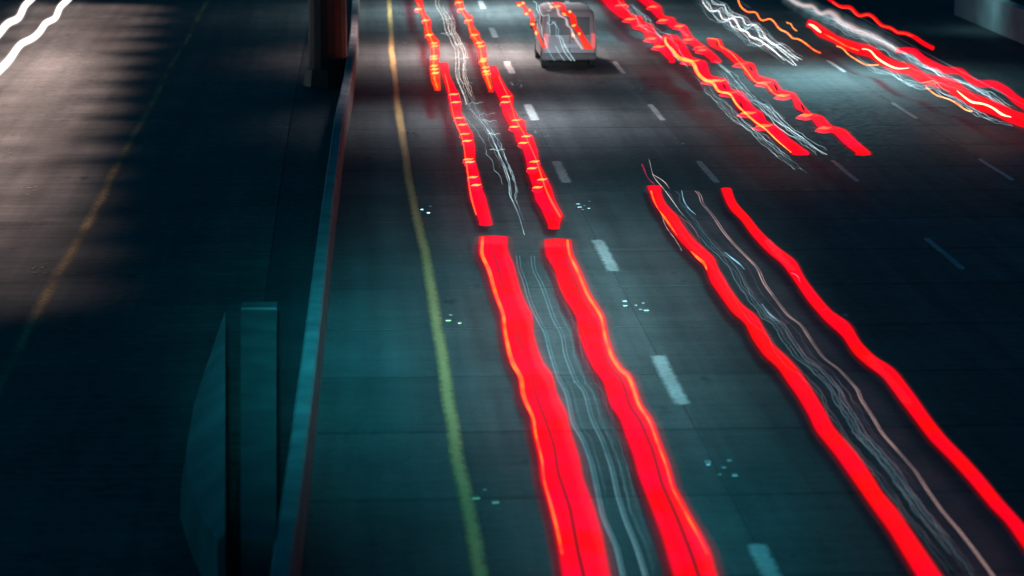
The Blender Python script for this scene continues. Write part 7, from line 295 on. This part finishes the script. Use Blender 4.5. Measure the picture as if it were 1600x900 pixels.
# ---------------------------------------------------------------- ground and roads
def curve(y):                      # the roadway drifts to the right far off
    t = max(0, y - 72); return .19 * (t / 38) ** 2 if t < 120 else .19 * (120 / 38) ** 2 + .03 * (t - 120)
def sheet(name, xa, xb, y0, y1, z, m, n=60, parent=None):
    v = []; f = []
    for i in range(n + 1):
        y = y0 + (y1 - y0) * i / n; v += [(xa + curve(y), y, z), (xb + curve(y), y, z)]
        if i: f.append([2 * i - 2, 2 * i - 1, 2 * i + 1, 2 * i])
    return link(name, mesh(name, v, f), m, parent)
tag(link('ground', mesh('ground', [(-3000, -3000, -.06), (3000, -3000, -.06), (3000, 3000, -.06), (-3000, 3000, -.06)], [[0, 1, 2, 3]]), SOIL), kind='structure')
road = tag(sheet('road', -1.6, 27, -40, 420, .009, ASPH), kind='structure')
oncoming = tag(sheet('oncoming_road', -26, -1.62, -40, 420, -.008, ASPL), kind='structure')
LANES = [1.66, 5.38, 9.04, 12.52, 16.36, 20.0]
def shoulder_left(y): return -.62 + .0135 * (y - 36)
PER = 12.19 / 3
for k in range(31):
    y0 = 27.2 + k * PER + .022; y1 = y0 + PER - .044
    for j in range(6):
        xa0, xa1 = (shoulder_left(y0), shoulder_left(y1)) if j == 0 else (LANES[j - 1] + .006 + curve(y0), LANES[j - 1] + .006 + curve(y1))
        xb0, xb1 = LANES[j] - .006 + curve(y0), LANES[j] - .006 + curve(y1)
        h = rnd.uniform(-.0012, .0012); cx, cy = (xa0 + xb0) / 2, (y0 + y1) / 2; b = .004
        ring = lambda d, z: [(xa0 + d - cx, y0 + d - cy, z), (xb0 - d - cx, y0 + d - cy, z), (xb1 - d - cx, y1 - d - cy, z), (xa1 + d - cx, y1 - d - cy, z)]
        v = ring(0, -.05) + ring(0, .0095 + h) + ring(b, .012 + h)
        f = [[8, 9, 10, 11]] + [[a + i, a + (i + 1) % 4, a + 4 + (i + 1) % 4, a + 4 + i] for a in (0, 4) for i in range(4)]
        link('concrete_slab', mesh('concrete_slab', v, f), CONC, road, (cx, cy, 0))
def stripe(name, pts, w, z, m, parent, t=.004, ends=True):
    v = []; f = []; n = len(pts); U = (-1, -.5, 0, .5, 1); at = []; k = len(U)
    for i, (x, y) in enumerate(pts):
        e = rnd.uniform(-.012, .012)
        for u in U: v.append((x + u * w / 2 + e, y, z + t * (1 - u * u))); at.append(1. if ends and i in (0, n - 1) else abs(u))
        if i: f += [[(i - 1) * k + j, (i - 1) * k + j + 1, i * k + j + 1, i * k + j] for j in range(k - 1)]
    me = mesh(name, v, f); me.attributes.new('edge', 'FLOAT', 'POINT').data.foreach_set('value', at)
    return link(name, me, m, parent)
def interp(tab, y):
    for (xa, ya), (xb, yb) in zip(tab, tab[1:]):
        if ya <= y <= yb: return xa + (xb - xa) * (y - ya) / (yb - ya)
    return tab[0][0] if y < tab[0][1] else tab[-1][0]
stripe('edge_line', [(interp(T['yellow'], y), y) for y in [26 + 2 * i for i in range(62)]], .28, .016, YELL, road)
DASH = {5.38: .27, 9.04: .2, 12.52: .17, 16.36: .17}
for x, w in DASH.items():
    for k in range(-1, 9):
        yc = 47.05 + 12.19 * k + (-.2 if x > 6 else 0)
        stripe('lane_dash', [(x + curve(yc + d), yc + d) for d in (-1.98, -1.8, -.6, .6, 1.8, 1.98)], w * 1.2, .016, WHITE, road)
stripe('edge_line', [(20.2 + curve(y), y) for y in range(26, 150, 4)], .12, .016, WHITE, road)
stripe('edge_line', [(-5.83 + .03 * math.sin(y * .31), y) for y in range(28, 130, 2)], .34, -.004, YOLD, oncoming)
# ---------------------------------------------------------------- median barrier, sign base, column, far wall
bar = [(x, y) for x, y, z in T['bar']]; bar = [(-.95, 4), (-.9, 20)] + bar + [(.3, 100), (.5, 125), (1.5, 200)]
prof = [(-.15, 0), (-.145, .1), (-.13, .4), (-.125, .86), (-.09, .9), (.09, .9), (.125, .86), (.13, .4), (.14, .1), (.14, 0)]
v = []; f = []; ys = [4 + 1.5 * i for i in range(120)]
for i, y in enumerate(ys):
    x = interp(bar, y); nx = len(prof)
    v += [(x + a + rnd.uniform(-.004, .004), y, b) for a, b in prof]
    if i: f += [[(i - 1) * nx + k, (i - 1) * nx + k + 1, i * nx + k + 1, i * nx + k] for k in range(nx - 1)]
f += [list(range(nx))[::-1], [len(v) - nx + k for k in range(nx)]]
tag(link('median_barrier', mesh('median_barrier', v, f), WALLC), 'long pale concrete barrier with a bright top edge beside the dark median', 'barrier')
base = empty('sign_base', (-1.6, 41, 0))
tag(base, 'blurred low concrete base with a flared left side and flat cap beside the barrier', 'concrete base')
H = T['hex']; o = Vector((-1.6, 41, 0))
ridge = [(H[0][0], H[0][1]), (H[0][0] + .02, H[0][1])]
x0r = lambda y: -1.542 + (y - 34.465) / (48.83 - 34.465) * (-2.113 + 1.542)
ncut = len(H); lo = []; mid = []; hi = []
for x, y in H:
    e = min(1, (x0r(y) - x) * 3); lo.append(Vector((x - .1 * e, y, -.03)) - o); mid.append(Vector((x, y, .9 - .3 * e)) - o); hi.append(Vector((x0r(y), y, .92)) - o)
v = lo + mid + hi + [Vector((p.x, p.y, -.03)) for p in hi]; f = []
for a in range(3):
    for i in range(ncut - 1): f.append([a * ncut + i, a * ncut + i + 1, (a + 1) * ncut + i + 1, (a + 1) * ncut + i])
f += [[k * ncut for k in range(4)], [k * ncut + ncut - 1 for k in range(4)][::-1]]
link('flared_wall', mesh('flared_wall', v, f), FLARE, base)
R_ = [Vector((x, y, 0)) - o for x, y in T['rect']]
link('cap_slab', mesh('cap_slab', *prism([p + Vector((0, 0, -.03)) for p in R_], [p + Vector((0, 0, .9)) for p in R_])), CAPC, base)
kb = [Vector((x, y, 0)) for x, y in ((R_[3].x, 8.25), (R_[2].x, 8.25), (R_[2].x, 8.75), (R_[3].x, 8.75))]
link('end_kerb', mesh('end_kerb', *prism([p + Vector((0, 0, -.03)) for p in kb], [p + Vector((0, 0, .9)) for p in kb])), CAPC, base)
col = empty('sign_column', (-.55, 91, 0)); tag(col, 'thick dark steel column standing in the median at the top edge', 'column')
def ngon(r, z, n=16, sx=1): return [Vector((r * sx * math.cos(2 * math.pi * i / n), r * math.sin(2 * math.pi * i / n), z)) for i in range(n)]
link('shaft', mesh('shaft', *prism(ngon(.62, .55), ngon(.5, 14))), STEEL, col)
link('footing', mesh('footing', *prism(ngon(.8, -.03, 8), ngon(.72, .55, 8))), STEEL, col)
wall = tag(bmesh_obj('roadside_wall', lambda b: box(b, 24.43, 24.8, 50, 114.6, -.05, 1.25, .03), PALEC), 'blurred pale grey concrete wall at the far right roadside', 'wall')
# ---------------------------------------------------------------- raised pavement markers
def marker(x, y, n, m, label, group, s0=1., z=.016, flat=.45):
    r = empty('road_marker', (x, y, z), rnd.uniform(-.1, .1)); tag(r, label, 'road marker', group)
    spots = [(-.11, .0), (.07, .12), (.12, -.5), (.0, -.62), (-.13, .45), (.17, .55), (.03, -1.0), (-.16, -.85)][:n]
    for i, (a, b) in enumerate(spots):
        a += rnd.uniform(-.06, .06); b += rnd.uniform(-.3, .3); s = s0 * rnd.uniform(.7, 1.25)
        def dome(bm, s=s, a=a, b=b):
            q = bmesh.ops.create_uvsphere(bm, u_segments=10, v_segments=5, radius=.055 * s)['verts']
            for p in q: p.co = Vector((p.co.x + a, p.co.y + b, max(0, p.co.z * flat)))
        def block(bm, s=s, a=a, b=b): box(bm, a - .055 * s, a + .055 * s, b - .06, b + .06, 0, .024, .008)
        if i % 2 or flat < .3:
            bmesh_obj('button', dome, CERAM, r, True)
        else:
            k = bmesh_obj('button', block, CERAM, r)
            q = [Vector((a - .045 * s, b - .064, .004)), Vector((a + .045 * s, b - .064, .004)), Vector((a + .045 * s, b - .061, .021)), Vector((a - .045 * s, b - .061, .021))]
            link('reflector', mesh('reflector', *prism(q, [p + Vector((0, .008, 0)) for p in q])), m, k)
ordw = ['first', 'second', 'third', 'fourth', 'fifth', 'sixth', 'seventh', 'eighth']
for i, (x, y) in enumerate(T['mA']):
    marker(x, y, 6, LENSW, 'white marker cluster in the %s gap from the bottom along the thick dashed line' % ordw[i], 'white reflective markers between the dashes', .75)
for (x, y), w in zip(T['mB'], ('beside the smooth wavy right trail', 'below the white van', 'just right of the white van', 'above where the smooth wavy trails begin')):
    marker(x, y, 4, LENSW, 'small white markers on the thin dashed line ' + w, 'white reflective markers between the dashes', .75)
for i, (x, y) in enumerate(T['mY']):
    marker(x, y, 3, LENSY, 'amber marker right of the yellow line, %s from the bottom' % ordw[i], 'amber markers along the yellow line', .9)
for i, (x, y) in enumerate(T['mL']):
    marker(x, y, 6, LENSW, 'glinting marker on the bright oncoming lane, %s from the bottom' % ordw[[1, 3, 0, 4, 5, 2, 6][i]] if i != 2 else 'faint marker beside the faded line on the oncoming road', 'markers on the oncoming lanes', .9, .0, .15)
# ---------------------------------------------------------------- light trails: tubes and flattened bands at lamp height
TH = .05
def band(name, rows, m, parent, org, y=None, widen=1.6):
    """lens-shaped closed band; 'across' runs -1..1 over its width"""
    if isinstance(rows, tuple): z, rr = rows; rows = [(a, b, c, z, z) for a, b, c in rr]
    elif y is not None: rows = [(a, b, y, c, d) for a, b, c, d in rows]
    U = [-1, -.84, -.7, -.56, 0, .56, .7, .84, 1]; v = []; f = []; at = []; n = 16; upf = []
    for i, (xl, xr, yy, zl, zr) in enumerate(rows):
        c = Vector(((xl + xr) / 2, yy, (zl + zr) / 2)); d = Vector((xr - xl, -.058 * (xr - xl) if y is None else 0, zr - zl)) * .5 * widen
        nn = Vector((-d.z, 0, d.x)); nn = nn.normalized() if nn.length > 1e-5 else Vector((0, 0, 1)); t = min(TH, d.length * .4)
        if y is not None: nn = Vector((0, -1, 0))
        ring = [(q, 1) for q in U] + [(q, -1) for q in U[-2:0:-1]]
        for q, sg in ring:
            v.append(c + d * q + nn * (t * sg * (1 - q * q)) - org); at.append(q)
        if i: f += [[(i - 1) * n + k, (i - 1) * n + (k + 1) % n, i * n + (k + 1) % n, i * n + k] for k in range(n)]; upf += [1. if k < 8 else 0. for k in range(n)]
    f += [list(range(n))[::-1], [len(v) - n + k for k in range(n)]]
    me = mesh(name, v, f, True); q = me.attributes.new('upper', 'FLOAT', 'FACE'); q.data.foreach_set('value', upf + [1., 1.]); a = me.attributes.new('across', 'FLOAT', 'POINT'); a.data.foreach_set('value', at)
    bm = bmesh.new(); bm.from_mesh(me); bmesh.ops.recalc_face_normals(bm, faces=bm.faces); bm.to_mesh(me); bm.free()
    return link(name, me, m, parent)
def tube(name, pts, ws, m, parent, org, sides=5, flat=1.):
    v = []; f = []; n = len(pts)
    for i, p in enumerate(pts):
        a = pts[max(0, i - 1)]; b = pts[min(n - 1, i + 1)]; t = (b - a)
        t = t.normalized() if t.length > 1e-6 else Vector((0, 1, 0))
        s = t.cross(Vector((0, 0, 1))); s = s.normalized() if s.length > 1e-4 else Vector((1, 0, 0)); u = s.cross(t)
        q = i / max(1, n - 1) * (len(ws) - 1); k = min(int(q), len(ws) - 2) if len(ws) > 1 else 0
        w = (ws[0] if len(ws) == 1 else ws[k] + (ws[k + 1] - ws[k]) * (q - k)) / 2
        for j in range(sides):
            an = 2 * math.pi * j / sides; v.append(p + s * (w * math.cos(an)) + u * (w * flat * math.sin(an)) - org)
        if i: f += [[(i - 1) * sides + j, (i - 1) * sides + (j + 1) % sides, i * sides + (j + 1) % sides, i * sides + j] for j in range(sides)]
    f += [list(range(sides))[::-1], [len(v) - sides + j for j in range(sides)]]
    return link(name, mesh(name, v, f, True), m, parent)
def strand(name, d, m, parent, org):
    z, Y, ws, p = d
    return tube(name, [Vector((a, Y, b)) if Y else Vector((a, b, z)) for a, b in p], ws, m, parent, org)
def bundle(spec, mats, parent, org):
    """loose strands that follow one measured path, each with its own stretch, drift and wobble"""
    P, z, n, x0, x1, y0, y1, jit, w = spec; m = len(P)
    for i in range(n):
        ln = rnd.uniform(.35, 1); s = rnd.uniform(0, 1 - ln); a = int(s * m); b = max(a + 4, int((s + ln) * m))
        ox, oy = rnd.uniform(x0, x1), rnd.uniform(y0, y1); px = py = 0; pts = []
        for x, y in P[a:b]:
            k = y / 4500; px = px * .7 + rnd.gauss(0, jit * .6); py = py * .7 + rnd.gauss(0, jit * .6)
            pts.append(Vector((x + (ox + px) * k, y, z - (oy + py) * k)))
        if len(pts) > 3:
            ww = w * rnd.uniform(.5, 1.2); tube('strand', pts, (ww * .4, ww, ww * .7, ww, ww * .3), rnd.choice(mats), parent, org)
def trail(label, first, group, cat='light trail'):
    r = empty('light_trail', (first[0], first[1], 0)); tag(r, label, cat, group); return r, Vector((first[0], first[1], 0))
def start(b):
    r = b[1] if isinstance(b, tuple) else b; return ((r[-1][0] + r[-1][1]) / 2, r[-1][2])
def red(key, m, label, group, cores=(), seams=(), flares=()):
    r, o = trail(label, start(T[key]), group); band('light_band', T[key], m, r, o)
    for k, mm in cores: strand('bright_core', T[k], mm, r, o)
    for k in seams: 
        for d in (T[k] if isinstance(T[k], list) else [T[k]]): strand('dark_seam', d, SEAM, r, o)
    for k, mm in flares:
        for z, Y, ws, p in T[k]:
            strand('flare', (z, Y, ws, p), mm, r, o)
            if mm in (AMBER, ORNG) and len(T[k]) > 3:          # the red step each flicker leaves in the band
                c = p[len(p) // 2]; strand('step', (z - .06, Y, (.03, .15, .17, .13, .04), [(c[0] + (a - c[0]) * (1.3 if mm is ORNG else 1.05), b) for a, b in p]), STEP, r, o)
    return r
def wisps(key, mats, label, group, extra=(), veil=()):
    d0 = T[key][0]; p = d0[3][0] if len(d0) == 4 else d0[0][0]; y = d0[1] if len(d0) == 4 and d0[1] else p[1]
    r = empty('thin_light_trails', (p[0], y, 0)); tag(r, label, 'light trails', group); o = Vector((p[0], y, 0))
    for k, mm in ((key, mats),) + tuple(extra):
        for d in T[k]:
            if len(d) == 4: strand('strand', d, mm[0], r, o)
            else: bundle(d, mm, r, o)
    for k, mm in veil: band('veil', T[k], mm, r, o, widen=1.1)  # glowing haze painted in as faint wide bands
GR = 'red tail light trails over the lanes'
red('L2', RED, 'wide red light trail nearest the yellow line, with an orange left edge', GR, (('L2core', ORNG),), ('L2seam', 'L2seam2', 'L2seam3'))
red('R2', RED, 'wide red light trail left of the thick white dashes, with an orange right edge', GR, (('R2core', ORNG),), ('R2seam', 'R2seam2'))
red('L1b', RED, 'jagged orange ticked red trail just above the wide trail nearest the yellow line', GR, (('L1bc', ORED),), (), (('L1bf', AMBER),))
red('R1b', RED, 'jagged red light trail with orange ticks beside the thick white dashes, above the wide pair', GR, (('R1bc', ORED),), (), (('R1bf', AMBER),))
red('L1a', REDHOT, 'thin orange red zigzag trail at the top, nearest the yellow line', GR, (('L1ac', ORNG),), (), (('L1af', AMBER),))
red('R1a', REDHOT, 'thin orange red zigzag trail at the top, beside the far white dashes', GR, (('R1ac', ORNG),), (), (('R1af', AMBER),))
red('L3', REDDEEP, 'smooth wavy red trail in the second lane, the left one of its pair', GR, (('L3core', ORNG), ('L3core2', ORNG), ('L3hook', REDD)))
red('R3', REDDEEP, 'smooth wavy red trail leaving the picture at the lower right edge', GR)
red('L4a', RED, 'stepped red trail at the top, nearest to the right of the white van', GR, (), (), (('L4af', ORNG),))
red('R4a', RED, 'stepped red trail at the top, second to the right of the white van', GR, (), (), (('R4af', ORNG),))
red('L4b', RED, 'stepped red trail with a glowing orange left side in the third lane', GR, (('L4bc', AMBER),), ('L4bs',), (('L4bf', ORNG),))
red('R4b', RED, 'stepped red trail with orange bars ending farthest right in the third lane', GR, (('R4bc', ORNG),), ('R4bs',), (('R4bf', ORNG),))
r5 = red('T5a', REDDEEP2, 'red trail with white hot streaks inside it in the outer lane', GR, (('T5aedge', ORNG),), (), (('T5acore', HOT), ('T5aflick', ORNG)))
red('T5p', PINKW, 'broad milky pink zigzag trail at the top of the outer lane', 'pale light trails')
red('T5b', RED2, 'plain red wavy trail that carries on from the milky pink one', GR)
red('T5c', REDDEEP2, 'thin red zigzag trail farthest to the right at the top', GR, (('T5cc', ORED),))
red('H1', HEAD, 'brilliant white headlight trail in the top left corner, the right one', 'headlight trails of an oncoming car')
red('H2', HEAD, 'brilliant white headlight trail cutting the very corner at the top left', 'headlight trails of an oncoming car')
def orange(key, label, core=None):
    d = T[key]; r, o = trail(label, d[3][-1], 'orange indicator light trails'); strand('light_band', d, ORNG if core else AMBER, r, o)
    if core: strand('bright_core', T[core], AMBER, r, o)
orange('O1', 'thin orange curl under the first white hot streak of the outer lane')
orange('O2', 'thin orange wave under the middle of the outer red trail')
orange('O3', 'long thin orange zigzag trail right of the white squiggles at the top', 'O3c')
orange('O4', 'very short orange curl left of the first white hot streak')
GW = 'thin reflections between tail light trails'
wisps('greymain', (GREY,), 'fine grey wavy strands between the two wide red trails', GW, (('greyb', (GREYD,)),))
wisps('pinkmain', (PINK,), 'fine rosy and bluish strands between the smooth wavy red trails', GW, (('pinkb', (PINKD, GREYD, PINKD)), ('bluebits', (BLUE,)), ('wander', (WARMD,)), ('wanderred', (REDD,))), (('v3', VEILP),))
wisps('topwhite', (WARMD,), 'tangled warm white strands between the thin orange red zigzag trails', GW, (('ticks', (WHTD,)),))
wisps('midwhite', (WHTD,), 'faint white strands between the jagged red trails', GW)
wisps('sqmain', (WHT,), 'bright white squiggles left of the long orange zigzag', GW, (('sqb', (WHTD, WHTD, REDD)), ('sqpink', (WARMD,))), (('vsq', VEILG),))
wisps('w4', (WHTD,), 'faint blue grey strands between the stepped red trails of the third lane', GW)
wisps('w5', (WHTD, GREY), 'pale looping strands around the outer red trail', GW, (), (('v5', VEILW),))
wisps('vanwhite', (WHTD,), 'white zigzag strands across the back of the white van', GW)
for k, mm, lb in (('vanL', REDHOT, 'red zigzag trail on the left of the white van'), ('vanR', REDHOT, 'red zigzag trail along the right edge of the white van'), ('vanR2', PINKW, 'paler zigzag trail just inside the right edge of the white van')):
    rr = T[k]; r = empty('light_trail', (rr[-1][0], 94.9, 0)); tag(r, lb, 'light trail', GR)
    band('light_band', rr, mm, r, Vector((rr[-1][0], 94.9, 0)), y=94.9)
    if k != 'vanR2':
        for d in T['vanflare']:
            if (d[3][0][0] < 7.3) == (k == 'vanL'): strand('flare', d, AMBER, r, Vector((rr[-1][0], 94.9, 0)))
# ---------------------------------------------------------------- the van whose shape shows through at the top
def van(label, loc, w, h, ln, paintm, lamp):
    r = empty('van', loc); tag(r, label, 'van')
    def sect(y, hw, top, tw, bot): # rounded section, counter-clockwise
        s = [(-hw, bot), (-hw, top * .55), (-tw - (hw - tw) * .3, top * .86), (-tw, top * .97), (-tw * .8, top), (tw * .8, top), (tw, top * .97), (tw + (hw - tw) * .3, top * .86), (hw, top * .55), (hw, bot)]
        return [(a, y, b) for a, b in s]
    hw = w / 2; S_ = [sect(0, hw * .97, h * .97, hw * .86, .35), sect(.12, hw, h, hw * .88, .3), sect(ln * .45, hw, h, hw * .88, .28), sect(ln * .72, hw, h * .97, hw * .86, .28), sect(ln * .86, hw * .98, h * .62, hw * .9, .3), sect(ln, hw * .9, h * .5, hw * .8, .35)]
    n = 10; v = sum(S_, []); f = [list(range(n))[::-1], [len(v) - n + k for k in range(n)]]
    for i in range(1, len(S_)): f += [[(i - 1) * n + k, (i - 1) * n + (k + 1) % n, i * n + (k + 1) % n, i * n + k] for k in range(n)]
    b = link('body', mesh('body', v, f), paintm, r); bv = b.modifiers.new('bevel', 'BEVEL'); bv.width = .05; bv.segments = 2; bv.limit_method = 'ANGLE'
    part = lambda nm, m, *a, bev=.02: bmesh_obj(nm, lambda bm: box(bm, *a, bev), m, r)
    part('rear_window', GLASS, -hw * .74, hw * .74, -.025, .06, h * .58, h * .87)
    part('rear_bumper', BUMP, -hw * .99, hw * .99, -.1, .1, .33, .56, bev=.04)
    part('number_plate', PLATE, -.26, .26, -.125, -.095, .62 * h * .6, .62 * h * .6 + .13, bev=.004)
    part('door_seam', BUMP, -.012, .012, -.016, .02, .58, h * .57, bev=.003)
    part('door_handle', BUMP, .06, .2, -.05, .0, h * .5, h * .5 + .035, bev=.01)
    for s in (-1, 1):
        part('tail_light', lamp, *sorted((s * hw * .8, s * hw * .96)), -.03, .08, h * .36, h * .6, bev=.015)
        part('side_window', GLASS, *sorted((s * hw * .93, s * hw * .985)), ln * .25, ln * .62, h * .62, h * .84)
        part('wing_mirror', BUMP, *sorted((s * (hw + .02), s * (hw + .2))), ln * .7, ln * .74, h * .53, h * .66)
        for y in (.75, ln - .85):
            def wheel(bm):
                q = bmesh.ops.create_cone(bm, cap_ends=True, segments=20, radius1=.34, radius2=.34, depth=.2)['verts']
                for p in q: p.co = Vector((s * (hw - .1) + p.co.z, y + p.co.x, .34 + p.co.y))
            wo = bmesh_obj('wheel', wheel, RUBBER, r)
            def rim(bm):
                q = bmesh.ops.create_cone(bm, cap_ends=True, segments=16, radius1=.2, radius2=.18, depth=.03)['verts']
                for p in q: p.co = Vector((s * (hw + .01) + p.co.z, y + p.co.x, .34 + p.co.y))
            bmesh_obj('rim', rim, BUMP, wo)
    return r
GLASS = plain('dull glass', (.14, .15, .16), .3, noise=.05); BUMP = plain('grey plastic', (.12, .12, .12), .5); RUBBER = plain('rubber', (.02, .02, .02), .8)
PLATE = plain('plate', (.6, .6, .6), .4, noise=.05); VW = plain('white car paint', (.4, .4, .41), .4, noise=.06)
LAMPR = glow('tail lamp', (.45, .02, .015))[0]
van('white van with red tail lights in the second lane at the top', (7.42, 95.05, .012), 1.78, 2.0, 4.7, VW, LAMPR)
# ---------------------------------------------------------------- unseen spot lights without fixtures, added and aimed to shape the light pools
def spot(name, loc, aim, half, colr, watts, rad, blend=1.):
    l = bpy.data.lights.new(name, 'SPOT'); l.energy = watts; l.color = colr; l.spot_size = math.radians(2 * half); l.spot_blend = blend; l.shadow_soft_size = rad
    o = bpy.data.objects.new(name, l); COL.objects.link(o); o.location = loc
    o.rotation_euler = (Vector(aim) - Vector(loc)).to_track_quat('-Z', 'Y').to_euler(); return o
for nm, loc, aim, half, c, wt, rad in POOLS:
    for a, e in ((1.25, 1),) if nm == 'oncoming lane' else ((.55, .35), (1, .4), (1.6, .25)):        # nested cones soften the pool edge
        spot('pool_spot', loc, aim, half * a, c, wt * e, rad)
S.cycles.use_denoising = True
